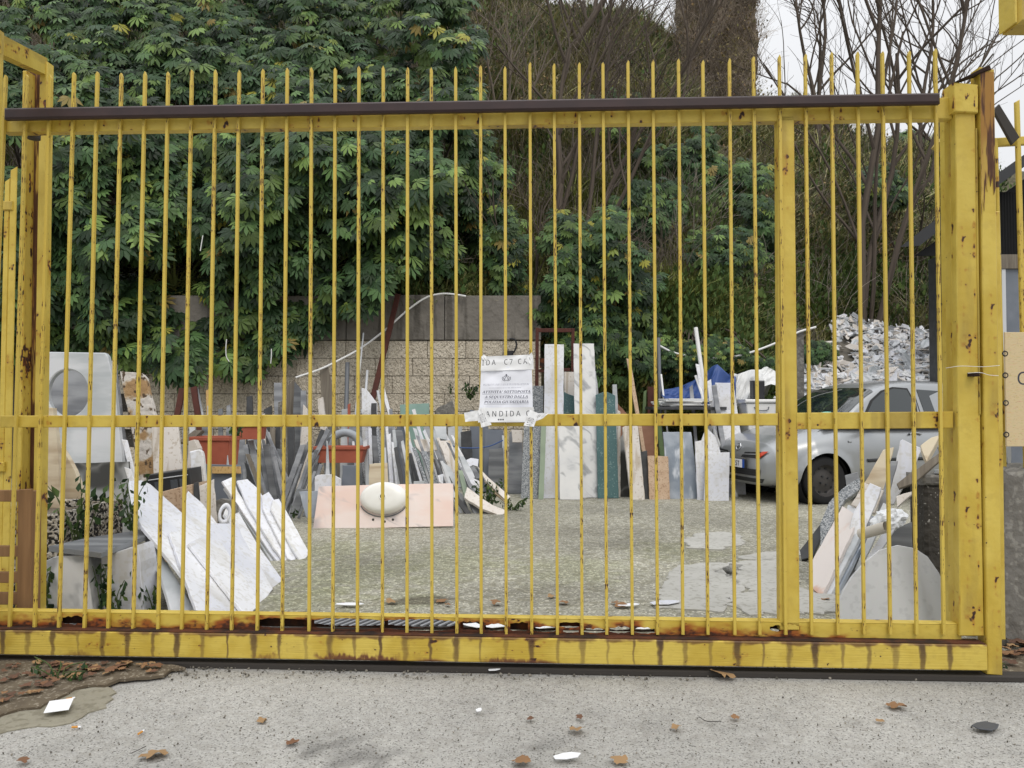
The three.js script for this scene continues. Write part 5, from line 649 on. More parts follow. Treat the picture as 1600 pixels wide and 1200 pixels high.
// ---------------------------------------------------------------- heap of offcuts at the right behind the gate
{
  const Z = (x, y) => [1230 + x / 4, 680 + y / 4], S = (name, l, p, d, m, o = {}) => slab(name, l, p.map((q) => Z(...q)), o.pl || atP(Z(...p[o.at ?? 0])[0], Z(...p[o.at ?? 0])[1], d, o.lean ?? 0.5, o.yaw ?? -0.5), o.t || 0.03, m, o.g, { wob: o.wob, cat: o.cat });
  // concrete block wall
  const blk = grp('concrete_block', 'dark wet concrete block with a pale top behind the gate end post', 'concrete block', P(1475, gy(5.3), 5.3)); blk.position.y = 0; const bw = P(1446, 800, 5.3).x - blk.position.x, bh = P(1460, 742, 5.3).y; part(blk, 'block', boxX(bw, 0.75, 0, bh - 0.07, -0.22, 0, 0.02), M.concreteWet); part(blk, 'coping', boxX(bw - 0.02, 0.76, bh - 0.069, bh, -0.23, 0.02, 0.015), M.concrete);
  { const c = [[302, 1180], [318, 1060], [350, 970], [400, 890], [480, 795], [580, 715], [690, 686], [800, 706], [880, 760], [950, 860], [1000, 980], [1022, 1100], [1030, 1180]]; S('arch_slab', 'grey white slab with a round arched top behind the lower rail', c, 4.35, M.paleGrey, { pl: upP(1400, 4.42, 0.3, -0.08), t: 0.03, wob: 0 }); }
  S('white_board', 'long white board standing behind the pink stained board', [[420, 470], [520, 300], [590, 330], [470, 640], [330, 940], [290, 930]], 5.45, M.white, { lean: 0.45 });
  S('white_board', 'slim pale board behind the plastic bag', [[560, 500], [600, 420], [640, 440], [450, 860], [420, 840]], 5.3, M.whiteGrey, { lean: 0.45 });
  S('slate_board', 'thin slate board between the pale boards of the right heap', [[520, 520], [560, 500], [400, 900], [360, 930]], 5.35, M.slateMid, { lean: 0.45 });
  const A = G(1270, 922), B = G(1306, 934), T = P(1326, 792, 5.7), pl = (o) => triP(A, B, T, o);
  S('pink_board', 'marble board stained pink in the right foreground heap', [[345, 440], [450, 512], [214, 1006], [160, 960], [156, 780]], 0, M.pinkBlot, { pl: pl(0.03) });
  S('grey_board', 'grey board next to the pink stained board', [[380, 432], [520, 500], [262, 1012], [222, 990]], 0, M.whiteGrey, { pl: pl(0.0) });
  S('grey_board', 'narrow grey board under the pink stained board', [[470, 480], [556, 512], [300, 1004], [262, 1000]], 0, M.cloud, { pl: pl(-0.032) });
  S('beige_board', 'cream board resting on top of the right foreground heap', [[400, 432], [482, 298], [606, 344], [545, 492], [470, 470]], 5.65, M.whiteWarm, { lean: 0.4 });
  S('framed_offcut', 'long offcut with a brown inner edge pointing up at the car door', [[482, 300], [600, 92], [668, 76], [640, 170], [606, 344], [520, 310]], 5.9, M.cream, { lean: 0.3 });
  S('white_offcut', 'tall white offcut reaching in front of the car door', [[626, 440], [706, 34], [722, 24], [842, 84], [790, 200], [668, 430]], 5.75, M.white, { lean: 0.3 });
  S('grey_offcut', 'grey edge strip beside the tall white offcut', [[650, 160], [692, 162], [600, 490], [556, 496]], 5.7, M.slateMid, { lean: 0.35 });
  S('granite_offcut', 'rough granite chunk at the left of the right heap', [[262, 420], [330, 345], [450, 262], [480, 300], [330, 450], [236, 650], [200, 690], [210, 560]], 6.0, M.granite, { wob: 0.02, t: 0.06 });
  S('dark_offcut', 'dark rubber strip beside the granite chunk', [[80, 720], [215, 545], [236, 590], [160, 760], [90, 780]], 6.1, M.slateDark, { t: 0.05 });
  S('wooden_plank', 'grey plank lying across the concrete block', [[682, 300], [760, 246], [952, 112], [962, 150], [790, 300], [700, 332]], 5.3, M.woodGrey, { lean: 0.5, cat: 'plank' });
  S('cream_offcut', 'cream block with dark hollow above the concrete block', [[830, 62], [900, 12], [960, -4], [870, 165], [846, 110]], 5.5, M.cream, { t: 0.1 });
  S('grey_offcut', 'grey sheet above the concrete block near the end post', [[936, 70], [1060, 110], [1060, 220], [990, 210]], 5.6, M.slate, { lean: 0.2 });
  S('grey_offcut', 'thin grey slab flat on the concrete block', [[918, 216], [1060, 212], [1060, 242], [918, 240]], 5.32, M.whiteGrey, { lean: 0.1, t: 0.15 });
  S('white_offcut', 'narrow white strip behind the arched slab', [[640, 540], [690, 560], [560, 760], [490, 780]], 5.0, M.white, { lean: 0.4 });
  S('white_offcut', 'pale chipped offcut right of the plastic bag', [[680, 380], [780, 350], [780, 372], [690, 450]], 5.15, M.whiteWarm, { lean: 0.4 });
  S('grey_offcut', 'dark grey panel behind the plastic bag', [[640, 590], [780, 540], [780, 700], [640, 700]], 5.2, M.slate, { lean: 0.2 });
  S('grey_offcut', 'short dark offcut in front of the car sill', [[358, 250], [440, 232], [450, 300], [370, 320]], 6.4, M.slateMid, { lean: 0.1 });
  { const g = new THREE.IcosahedronGeometry(0.13, 5), p = g.attributes.position, q = V(); for (let i = 0; i < p.count; i++) { q.fromBufferAttribute(p, i); const k = 1 + 0.5 * (nz(q.x * 26 + 9, q.y * 26 + q.z * 18, 13) - 0.5) + 0.35 * (nz(q.x * 60, q.z * 60 + q.y * 31, 15) - 0.5); p.setXYZ(i, q.x * k * 1.15, q.y * k * 0.7, q.z * k * 0.8); } g.computeVertexNormals(); const m = new THREE.Mesh(g, mat({ color: 0xdfe2e6, roughness: 0.35 })); m.position.copy(P(1390, 812, 5.05)); m.scale.setScalar(0.7); m.rotation.z = 0.35; add(m, 'plastic_bag', 'crumpled white plastic bag in the right foreground heap', 'bag'); }
  { const m = new THREE.Mesh(new THREE.CylinderGeometry(0.035, 0.035, 0.2, 20, 1, true).rotateX(1.2), mat({ color: 0xc9c3b8, roughness: 0.6, side: THREE.DoubleSide })); m.position.copy(P(1365, 829, 4.95)); m.rotation.y = 0.5; add(m, 'cardboard_tube', 'short pale tube below the plastic bag', 'tube'); }
}
// ---------------------------------------------------------------- dark shed at the right edge
{
  const s = grp('corrugated_shed', 'dark corrugated shed with blue grey door at the right edge', 'shed', V(0, 0, 0)), d = 12.2;
  const cor = (x0, x1, y0, y1, z, m, name) => { const n = 60, sh = []; const a = [], ix = []; for (let i = 0; i <= n * 4; i++) { const x = mix(x0, x1, i / (n * 4)), w = 0.018 * Math.sin(i / 4 * Math.PI * 2); a.push(x, y0, z + w, x, y1, z + w); } for (let i = 0; i < n * 4; i++) { const k = i * 2; ix.push(k, k + 2, k + 1, k + 1, k + 2, k + 3); } const g = new THREE.BufferGeometry(); g.setAttribute('position', new THREE.Float32BufferAttribute(a, 3)); g.setIndex(ix); g.computeVertexNormals(); part(s, name, g, m); };
  const xl = P(1462, 400, d).x, xr = P(1830, 400, d).x, yt = P(1500, 362, d).y, yw = P(1580, 398, d).y, dm = mat({ color: 0x1b1c1e, roughness: 0.9, side: THREE.DoubleSide });
  cor(P(1562, 400, d).x, xr, yw, P(1562, 300, d).y, -d, dm, 'upper_cladding'); part(s, 'lintel', boxX(xl + 0.3, xr, yw - 0.22, yw, -d - 0.04, -d + 0.03), M.woodGrey); part(s, 'back_wall', boxX(xl + 0.6, xr, 0, yw, -d - 0.9, -d - 0.8), M.slateDark); part(s, 'side_wall', boxX(xl + 0.3, xl + 0.36, 0, yt - 0.3, -d - 0.79, -d - 0.05), M.slateDark);
  const dl = P(1572, 500, d).x, dr = P(1640, 500, d).x; part(s, 'door_panel', boxX(dl, dr, 0.05, yw - 0.22, -d - 0.05, -d - 0.02), M.blueGrey); part(s, 'door_frame', boxX(dl - 0.06, dl, 0, yw - 0.22, -d - 0.05, -d + 0.01), M.pvc); part(s, 'side_cladding', boxX(xl + 0.36, dl - 0.07, 0, yw - 0.22, -d - 0.06, -d - 0.03), M.slateDark); part(s, 'front_cladding', boxX(dr, xr, 0, yw - 0.22, -d - 0.05, -d - 0.02), M.slateDark);
  const pts = [[1437, 384], [1478, 352], [1562, 288], [1700, 190], [1830, 120]].map(([x, y]) => P(x, y, d - 0.3)), rp = []; for (const p of pts) rp.push(p.x, p.y, p.z, p.x, p.y + 0.1, p.z - 0.6); const ri = []; for (let i = 0; i < pts.length - 1; i++) { const k = i * 2; ri.push(k, k + 2, k + 1, k + 1, k + 2, k + 3); } const g = new THREE.BufferGeometry(); g.setAttribute('position', new THREE.Float32BufferAttribute(rp, 3)); g.setIndex(ri); g.computeVertexNormals(); part(s, 'roof_sheet', g, dm);
  part(s, 'gable', ext([[pts[0].x + 0.15, yw], [pts[4].x, yw], [pts[4].x, pts[4].y - 0.06], [pts[0].x + 0.15, pts[0].y - 0.06]], 0.03, 0.003), dm).position.z = -d - 0.08;
}
// ---------------------------------------------------------------- the notice and its tape
{
  const serif = 'serif', tx = canvasTex(512, 720, (c, w, h) => {
    c.fillStyle = '#eef0f8'; c.fillRect(0, 0, w, h); c.strokeStyle = '#4a4c5a'; c.lineWidth = 5; c.textAlign = 'center'; const x = w / 2, y = 190;
    c.beginPath(); c.arc(x, y + 5, 28, 0, Math.PI * 2); c.stroke(); c.beginPath(); c.moveTo(x - 20, y + 24); c.lineTo(x, y - 24); c.lineTo(x + 20, y + 24); c.stroke(); c.beginPath(); c.moveTo(x - 38, y - 10); c.quadraticCurveTo(x - 50, y + 30, x - 12, y + 40); c.moveTo(x + 38, y - 10); c.quadraticCurveTo(x + 50, y + 30, x + 12, y + 40); c.stroke(); c.fillStyle = '#4a4c5a'; c.beginPath(); c.arc(x, y - 34, 8, 0, 7); c.fill();
    const q = rng(4); c.fillStyle = 'rgba(70,72,92,0.45)'; for (const [yy, a, b] of [[262, 30, 480], [274, 30, 480], [308, 90, 400], [566, 30, 480], [578, 40, 470]]) for (let k = a; k < b; k += 5 + q() * 7) c.fillRect(k, yy, 3 + q() * 4, 6);
    c.fillStyle = '#33364c'; c.strokeStyle = '#33364c'; c.lineWidth = 3; const L = [["ATTIVITA' SOTTOPOSTA", 372, 470], ['A SEQUESTRO DALLA', 432, 420], ['POLIZIA GIUDIZIARIA', 492, 430]]; for (const [t, yy, ww] of L) { c.font = 'italic bold 42px ' + serif; c.fillText(t, x, yy, ww); c.beginPath(); c.moveTo(x - ww / 2, yy + 11); c.lineTo(x + ww / 2, yy + 11); c.stroke(); }
  });
  const sheetGeo = (c4, n, uvFlip, nu = 26, nv = 30, amp = 0.006, seed = 51) => { const pos = [], uv = [], ix = []; for (let j = 0; j <= nv; j++) for (let i = 0; i <= nu; i++) { const u = i / nu, v = j / nv, a = [mix(c4[0][0], c4[1][0], u), mix(c4[0][1], c4[1][1], u)], b = [mix(c4[3][0], c4[2][0], u), mix(c4[3][1], c4[2][1], u)], p = gl(mix(a[0], b[0], v), mix(a[1], b[1], v), n); pos.push(p[0], p[1], n + amp * (nz(u * 4 + 3, v * 5, seed) - 0.5) * 2 + amp * 0.5 * (nz(u * 11, v * 14, seed + 1) - 0.5)); uv.push(u, 1 - v); } for (let j = 0; j < nv; j++) for (let i = 0; i < nu; i++) { const a = j * (nu + 1) + i, b = a + nu + 1; ix.push(a, b, a + 1, b, b + 1, a + 1); } const g = new THREE.BufferGeometry(); g.setAttribute('position', new THREE.Float32BufferAttribute(pos, 3)); g.setAttribute('uv', new THREE.Float32BufferAttribute(uv, 2)); g.setIndex(ix); g.computeVertexNormals(); return g; };
  const nt = grp('paper_notice', 'white paper notice with seizure text taped to the gate bars', 'notice', GO, GT);
  part(nt, 'sheet', sheetGeo([[752, 566], [831, 564], [833, 660], [748, 660]], 0.027), mat({ map: tx, roughness: 0.7, side: THREE.DoubleSide }));
  const tape = (t, o = {}) => mat({ map: canvasTex(512, 128, (c, w, h) => { c.fillStyle = '#eff0f1'; c.fillRect(0, 0, w, h); c.fillStyle = '#3b3c42'; c.font = (o.s || 62) + 'px sans-serif'; let x = o.x || 10; for (const ch of t) { c.fillText(ch, x, o.y || 78); x += c.measureText(ch).width + (o.gap ?? 16); } if (o.dots) { c.fillRect(180, 100, 14, 12); c.fillRect(200, 100, 14, 12); c.fillRect(220, 100, 14, 12); } }), roughness: 0.4, side: THREE.DoubleSide });
  const tp = (t, c4, n, o, seed) => part(nt, 'tape', sheetGeo(c4, n, 0, 20, 6, 0.004, seed), tape(t, o));
  tp('IDA  C7 CA', [[752, 557], [833, 554], [834, 577], [751, 580]], 0.034, { k: 52, s: 62 }, 61); tp('CANDIDA CA', [[748, 637], [834, 636], [835, 659], [747, 660]], 0.034, { k: 54, s: 66, dots: 1 }, 63);
  tp('NDIDA', [[747, 642], [757, 636], [768, 664], [752, 668]], 0.038, { k: 90, s: 90, x: 20, y: 96 }, 65); tp('ADID', [[818, 665], [828, 640], [842, 646], [834, 667]], 0.038, { k: 110, s: 96, x: 20, y: 96 }, 67);
  tp('', [[725, 645], [752, 640], [752, 657], [727, 659]], 0.0305, {}, 69); tp('CA', [[832, 646], [858, 645], [848, 654], [832, 660]], 0.0305, { x: 200, s: 60 }, 71); tp('', [[752, 558], [756, 553], [764, 562], [758, 566]], 0.037, {}, 73); tp('A', [[820, 562], [831, 550], [834, 566], [826, 570]], 0.037, { x: 250, s: 80 }, 75);
}
// ---------------------------------------------------------------- litter on the ground
{
  const leafShape = (s, seed) => { const q = rng(seed), n = 26, pts = []; for (let i = 0; i < n; i++) { const a = i / n * Math.PI * 2, lob = 0.62 + 0.38 * Math.abs(Math.cos(a * 2.5 + 0.3)) ; pts.push([Math.cos(a) * s * lob * (0.85 + 0.3 * q()), Math.sin(a) * s * lob * (0.7 + 0.3 * q())]); } const g = new THREE.ShapeGeometry(shapeOf(pts)); const gg = mergeGeometries([g]); const p = gg.attributes.position; gg.rotateX(-Math.PI / 2); for (let i = 0; i < p.count; i++) p.setY(i, 0.012 + s * 0.75 * Math.abs(nz(p.getX(i) / s * 1.3, p.getZ(i) / s * 1.3, seed) - 0.35)); gg.computeVertexNormals(); return gg; };
  const cols = [0x8a6848, 0x75543c, 0x9a7c58, 0x6a4c3a, 0x5c4334], lm = cols.map((c) => mat({ color: c, roughness: 0.9, side: THREE.DoubleSide }));
  const leaf = (x, y, s0, i, l, g) => { const s = s0 * 0.82, m = new THREE.Mesh(leafShape(s, 11 + i * 7 + Math.round(x)), lm[i % 5]); m.position.copy(G(x, y)); if ((x < 290 && y < 1135) || x > 1480) m.position.y = 0.022; m.rotation.y = R() * 6; add(m, 'dead_leaf', l, 'leaf', g || 'dead brown leaves lying on the ground'); };
  leaf(1128, 1060, 0.075, 2, 'largest dry brown leaf on the road below the gate'); leaf(243, 1184, 0.06, 2, 'torn brown leaf at the lower left of the road'); leaf(902, 1146, 0.045, 2, 'dry tan leaf on the road below the notice'); leaf(1400, 1108, 0.05, 0, 'orange brown leaf at the right of the road'); leaf(815, 1196, 0.05, 0, 'brown leaf cut by the lower picture edge'); leaf(456, 1166, 0.032, 1, 'small reddish leaf left of the dark stains'); leaf(410, 1131, 0.03, 2, 'small pale leaf in the left half of the road'); leaf(829, 1128, 0.025, 3, 'small dark round leaf on the road'); leaf(906, 1126, 0.022, 3, 'tiny brown leaf above the dry tan leaf'); leaf(1056, 1142, 0.028, 2, 'small tan leaf in the middle right of the road'); leaf(1149, 1126, 0.025, 0, 'small orange leaf beside a thin twig'); leaf(968, 1194, 0.04, 2, 'tan leaf at the lower edge right of the white scrap'); leaf(1375, 1131, 0.022, 2, 'tiny tan leaf left of the black scrap'); leaf(37, 1195, 0.03, 1, 'brown leaf in the lower left corner');
  const gl3 = 'dead leaves drifted against the gate and wall'; for (let i = 0; i < 110; i++) { const right = i % 4 === 0; const x = right ? rr(1572, 1640) : rr(-30, 250) , y = right ? rr(1008, 1048) : rr(1046, 1064 + Math.max(0, (150 - x) * 0.33)); leaf(x, y, rr(0.018, right ? 0.06 : 0.04), i, right ? 'dead leaf drifted against the right concrete wall' : 'dead leaf drifted in the soil left of the road', gl3); }
  for (const [x, y] of [[700, 948], [862, 935], [880, 945], [960, 945], [970, 950], [612, 944], [690, 942], [775, 946], [540, 946], [1290, 940]]) leaf(x, y, rr(0.03, 0.06), Math.round(x), 'dead leaf lying on the yard behind the lower rail', 'dead leaves behind the lower rail');
  const scrap = (x, y, s, l, rot, m = M.pvcWhite, asp = 0.7) => { const q = rng(x), n = 7, pts = []; for (let i = 0; i < n; i++) { const a = i / n * Math.PI * 2; pts.push([Math.cos(a) * s * (0.7 + 0.5 * q()), Math.sin(a) * s * asp * (0.7 + 0.5 * q())]); } const g = ext(pts, 0.004, 0.001); g.rotateX(-Math.PI / 2); const k = new THREE.Mesh(g, m); k.position.copy(G(x, y)); k.position.y = 0.022; k.rotation.set((q() - 0.5) * 0.15, rot, (q() - 0.5) * 0.15); add(k, 'paper_scrap', l, 'litter'); };
  const pm = mat({ color: 0xe9ebee, roughness: 0.8 }); { const k = new THREE.Mesh(box(0.085, 0.003, 0.11, 0.001), pm); k.position.copy(G(92, 1116)); k.position.y = 0.034; k.rotation.y = 0.35; k.rotation.x = 0.06; add(k, 'paper_scrap', 'square white paper scrap on the broken cement at the left', 'litter'); }
  scrap(774, 1052, 0.035, 'white torn paper just below the gate beam', 0.4, pm); scrap(748, 1117, 0.018, 'small white chip in the middle of the road', 1, pm); scrap(886, 1190, 0.045, 'white crumpled scrap at the lower edge', 0.2, pm, 0.5); scrap(25, 1082, 0.05, 'white scrap in the leaves at the left edge', 0.6, pm); scrap(38, 1103, 0.03, 'small white scrap below the leaves at the left edge', 0.2, pm); scrap(132, 1052, 0.055, 'teal crumpled wrapper among the leaves', 0.3, flat(0x7fbfb0, 0.5)); scrap(1540, 1143, 0.055, 'black flattened scrap at the right of the road', 0.3, flat(0x4a4e55, 0.5)); scrap(1228, 1047, 0.025, 'small white chip under the wide gate post', 0.1, pm); scrap(1005, 984, 0.09, 'pale paper lying behind the corroded rail', 0.3, pm); scrap(1042, 946, 0.10, 'white sheet scrap on the yard right of centre', 0.3, M.white, 0.6); scrap(985, 950, 0.08, 'thin white scrap beside the brown yard leaves', 0.1, pm, 0.4); scrap(545, 949, 0.08, 'white scrap near the drain grating', 0.1, pm, 0.35); scrap(760, 979, 0.16, 'white sheet seen through the rust hole', 0.2, pm, 0.7); scrap(845, 982, 0.14, 'pale sheet seen through the wide rust hole', 0.1, pm, 0.7);
  for (const [x, y, r, l] of [[108, 1097, 0.5, 'cigarette end beside the square paper scrap'], [117, 1142, 0.1, 'cigarette end on the road left side'], [219, 1151, 1.4, 'upright lying cigarette end left of the brown leaf']]) { const g = grp('cigarette_end', l, 'cigarette end', G(x, y), r, 'cigarette ends on the road'); g.position.y = 0.014; part(g, 'filter', new THREE.CylinderGeometry(0.004, 0.004, 0.022, 10).rotateZ(Math.PI / 2), flat(0xc98f45, 0.9)); const w = part(g, 'paper_stub', new THREE.CylinderGeometry(0.004, 0.0035, 0.01, 10).rotateZ(Math.PI / 2), pm); w.position.x = 0.0165; }
  add(new THREE.Mesh(tube([G(1092, 1120, 0.012), G(1105, 1127, 0.014), G(1127, 1127, 0.012)], 0.0016, 5), M.track), 'thin_twig', 'thin dark bent twig on the road', 'twig'); add(new THREE.Mesh(tube([G(205, 1177, 0.012), G(218, 1171, 0.014), G(228, 1166, 0.012)], 0.0014, 5), M.track), 'thin_twig', 'thin straight twig above the torn brown leaf', 'twig');
  const sg = new THREE.IcosahedronGeometry(1, 1); { const p = sg.attributes.position; for (let i = 0; i < p.count; i++) { const k = 0.8 + 0.4 * nz(p.getX(i) * 3, p.getY(i) * 3 + p.getZ(i)); p.setXYZ(i, p.getX(i) * k, p.getY(i) * k * 0.6, p.getZ(i) * k); } sg.computeVertexNormals(); }
  const grit = new THREE.InstancedMesh(sg, flat(0x8d8a83, 0.95), 1500), dm = new THREE.Object3D(), cc = new THREE.Color(); for (let i = 0; i < 1500; i++) { const near = i < 900, x = rr(-60, 1640), y = near ? 1044 + 20 * R() ** 2 : rr(1050, 1200), p = G(x, y); dm.position.copy(p); dm.position.y = 0.006; dm.rotation.set(R() * 6, R() * 6, R() * 6); dm.scale.setScalar(rr(0.0015, near ? 0.007 : 0.004)); dm.updateMatrix(); grit.setMatrixAt(i, dm.matrix); const k = rr(0.25, 1.1); grit.setColorAt(i, cc.setRGB(k, k * 0.96, k * 0.9)); } grit.name = 'road_grit'; grit.userData.kind = 'stuff'; tag(grit, 'fine grit and crumbs scattered along the road and gate track', 'grit'); grit.castShadow = true; scene.add(grit);
}
// ---------------------------------------------------------------- hillside
const crestT = [[-40, 20], [-2, 15.5], [-0.5, 13.6], [1, 13.1], [5, 12.9], [7.4, 12.3], [8.0, 11.0], [10, 10.7], [12, 9.6], [15, 9.1], [40, 8]];
function HILL(x, z) {
  const sft = 2.3 * sm(3.2, 6, x), t = -z - sft, c = lerpTab(crestT, x); let h;
  if (t < 14) h = lerpTab([[11.9, -0.3], [12.1, 0], [13.3, 2.0], [14, 3.0]], t); else if (t < 24) { const k = (t - 14) / 10; h = mix(3.0, c, k * 0.8 + 0.2 * k * k); } else h = c - (t - 24) * 0.02;
  if (x < 0.9 && t > 12.9 && h < 2.85) h = mix(2.85, h, sm(0.3, 0.9, x)); if (x < 0.6 && t < 12.9) h = -0.5;
  return h + (t > 12.6 ? 0.5 * (nz(x * 0.8, z * 0.8, 7) - 0.5) + 0.2 * (nz(x * 2.4, z * 2.4, 8) - 0.5) : 0);
}
const soilCol = (x, z) => { const a = nz(x * 0.7, z * 0.7, 61), b = nz(x * 3, z * 3, 63); return mix3(mix3([0.19, 0.16, 0.10], [0.13, 0.135, 0.065], a), [0.25, 0.21, 0.14], 0.5 * b); };
M.hill = mat({ vertexColors: true, roughness: 1, map: tex(512, 512, grey((u, v) => 0.55 + 0.45 * fb(u, v, 30, 30, 4, 401)), 2) });
struct(new THREE.Mesh(sheet(-34, 40, -75, -11.8, 260, 260, HILL, soilCol), M.hill), 'hillside');
const onHill = (px, py) => { let lo = 11.9, prev = 1; for (let d = 11.9; d < 60; d += 0.1) { const p = P(px, py, d); if (p.y < HILL(p.x, p.z)) return p; } return null; };

const dummy = new THREE.Object3D(), col = new THREE.Color();
// ---- leaf shapes
function leaflets(list) {                            // list of [angle, length, width]; leaf lies in xy, faces +z, points to -y
  const pos = [], idx = []; for (const [a, L, w] of list) { const c = Math.sin(a), s = -Math.cos(a), k = pos.length / 3, pt = (r, o, z) => pos.push(c * r - s * o, s * r + c * o, z); pt(0.04, 0, 0); pt(L * 0.34, -w * 0.5, -0.02); pt(L * 0.36, 0, -0.05); pt(L * 0.34, w * 0.5, -0.02); pt(L * 0.66, -w * 0.95, -0.085); pt(L * 0.68, 0, -0.125); pt(L * 0.66, w * 0.95, -0.085); pt(L, 0, -0.24);
    for (const t of [[0, 1, 2], [0, 2, 3], [1, 4, 5], [1, 5, 2], [2, 5, 6], [2, 6, 3], [4, 7, 5], [5, 7, 6]]) idx.push(...t.map((i) => i + k)); }
  const g = new THREE.BufferGeometry(); g.setAttribute('position', new THREE.Float32BufferAttribute(pos, 3)); g.setIndex(idx); g.computeVertexNormals(); return g;
}
const palm = [leaflets([-2.0, -1.3, -0.65, 0, 0.65, 1.3, 2.0].map((a, i) => [a, [0.62, 0.85, 0.98, 1.05, 0.98, 0.85, 0.62][i], 0.15])), leaflets([-1.7, -1.05, -0.5, 0.05, 0.55, 1.1, 1.75].map((a, i) => [a, [0.7, 0.9, 1.0, 1.0, 0.92, 0.95, 0.6][i], 0.165]))];
const leafM = new THREE.MeshPhysicalMaterial({ color: 0xffffff, roughness: 0.42, specularIntensity: 0.35, side: THREE.DoubleSide });
const leafTones = [[0.022, 0.047, 0.018], [0.031, 0.062, 0.023], [0.042, 0.080, 0.027], [0.058, 0.104, 0.033], [0.019, 0.038, 0.017], [0.088, 0.138, 0.036]].map((c) => new THREE.Color().setRGB(...c)), leafYellow = [[0.30, 0.29, 0.05], [0.19, 0.24, 0.05], [0.22, 0.17, 0.05]].map((c) => new THREE.Color().setRGB(...c));
const toneSteps = new Map(); const varied = (c) => { const i = Math.floor(R() * 5), k = c.getHex() * 8 + i; if (!toneSteps.has(k)) toneSteps.set(k, c.clone().multiplyScalar([0.6, 0.85, 1.05, 1.4, 1.9][i])); return toneSteps.get(k); };
const toneMat = new Map(); const matFor = (c) => { const k = c.getHex(); if (!toneMat.has(k)) { const m = leafM.clone(); m.color.copy(c); toneMat.set(k, m); } return toneMat.get(k); };
const bark = mat({ map: tex(256, 256, (u, v) => mix3([0.38, 0.34, 0.30], [0.23, 0.20, 0.175], fb(u, v, 8, 3, 4, 411)), 1, 1), roughness: 1 });
const barkPale = mat({ map: tex(256, 256, (u, v) => mix3([0.55, 0.51, 0.46], [0.38, 0.34, 0.30], fb(u, v, 8, 3, 4, 413)), 1, 1), roughness: 1 });

// ---- large palmate shrubs; rosettes of leaves at shoot tips
function shrub(name, label, root, tips, size, nParts, tones, yellow, group) {
  const g = grp(name, label, 'shrub', root, 0, group), all = [];
  for (const tp of tips) { const nl = 6 + Math.floor(R() * 4), tone = tones[Math.floor(R() * tones.length)], old = R() < yellow * 1.5; const out = V(rr(-0.35, 0.35), rr(0.2, 0.7), 1).normalize();
    for (let i = 0; i < nl; i++) { const a = i / nl * Math.PI * 2 + R() * 0.7, tilt = rr(0.5, 1.25), e1 = V(1, 0, 0).addScaledVector(out, -out.x).normalize(), e2 = out.clone().cross(e1), dir = out.clone().multiplyScalar(Math.cos(tilt)).addScaledVector(e1, Math.sin(tilt) * Math.cos(a)).addScaledVector(e2, Math.sin(tilt) * Math.sin(a)); dir.y -= 0.15; dir.normalize();
      const s = size * rr(0.5, 1.25), p = tp.clone().addScaledVector(dir, size * rr(0.5, 0.95)); const nrm = V(0, 0.62, 0.7).addScaledVector(dir, 0.45).add(V(rr(-0.35, 0.35), rr(-0.25, 0.25), rr(-0.25, 0.25))).normalize(); let dn = dir.clone().add(V(0, -0.55, 0)); dn.addScaledVector(nrm, -dn.dot(nrm)).normalize(); const yy = dn.clone().negate(), xx = yy.clone().cross(nrm);
      const m = new THREE.Matrix4().makeBasis(xx, yy, nrm).scale(V(s, s, s)).setPosition(p.clone().sub(root)); const tone2 = tones[Math.floor(R() * tones.length)]; const c = R() < yellow || (old && R() < 0.4) ? leafYellow[Math.floor(R() * 3)] : varied(R() < 0.6 ? tone : tone2); all.push({ m, c, z: p.z, v: R() < 0.5 ? 0 : 1 }); } }
  all.sort((a, b) => b.z - a.z); const vis = all.slice(0, nParts), rest = all.slice(nParts);
  for (const l of vis) { const k = new THREE.Mesh(palm[l.v], matFor(l.c)); k.name = 'leaf'; k.applyMatrix4(l.m); k.castShadow = k.receiveShadow = true; g.add(k); }
  for (const v of [0, 1]) { const q = rest.filter((l) => l.v === v); if (!q.length) continue; const im = new THREE.InstancedMesh(palm[v], leafM, q.length); q.forEach((l, i) => { im.setMatrixAt(i, l.m); im.setColorAt(i, l.c); }); im.name = 'foliage'; im.userData.kind = 'stuff'; im.castShadow = im.receiveShadow = true; g.add(im); }
  const br = []; for (let i = 0; i < Math.min(26, tips.length); i++) { const t = tips[Math.floor(i * tips.length / 26) % tips.length].clone().sub(root), mid = t.clone().multiplyScalar(0.5).add(V(rr(-0.2, 0.2), rr(0, 0.4), rr(-0.5, -0.1))); br.push(tube([V(rr(-0.15, 0.15), -0.1, rr(-0.1, 0.1)), mid, t], 0.035, 5, 8, 0.012)); } if (br.length) part(g, 'stems', merge(br), bark);
  return g;
}
const rightEdge = (y) => lerpTab([[-80, 730], [0, 732], [60, 740], [130, 742], [250, 716], [330, 688], [400, 655], [450, 606], [480, 556], [520, 552], [560, 536], [600, 470], [630, 300]], y), lowEdge = (x) => lerpTab([[-60, 560], [75, 548], [100, 536], [190, 548], [215, 566], [250, 590], [300, 585], [350, 570], [420, 572], [465, 530], [520, 500], [560, 505], [600, 445], [740, 410]], x);
const massD = (px, py) => lerpTab([[-80, 16.2], [0, 15.2], [130, 13.6], [230, 12.3], [320, 11.9], [430, 12.0], [520, 12.1], [620, 12.0]], py) + 1.3 * (nz(px / 95, py / 95, 71) - 0.5) + 0.6 * (nz(px / 38, py / 38, 73) - 0.5);
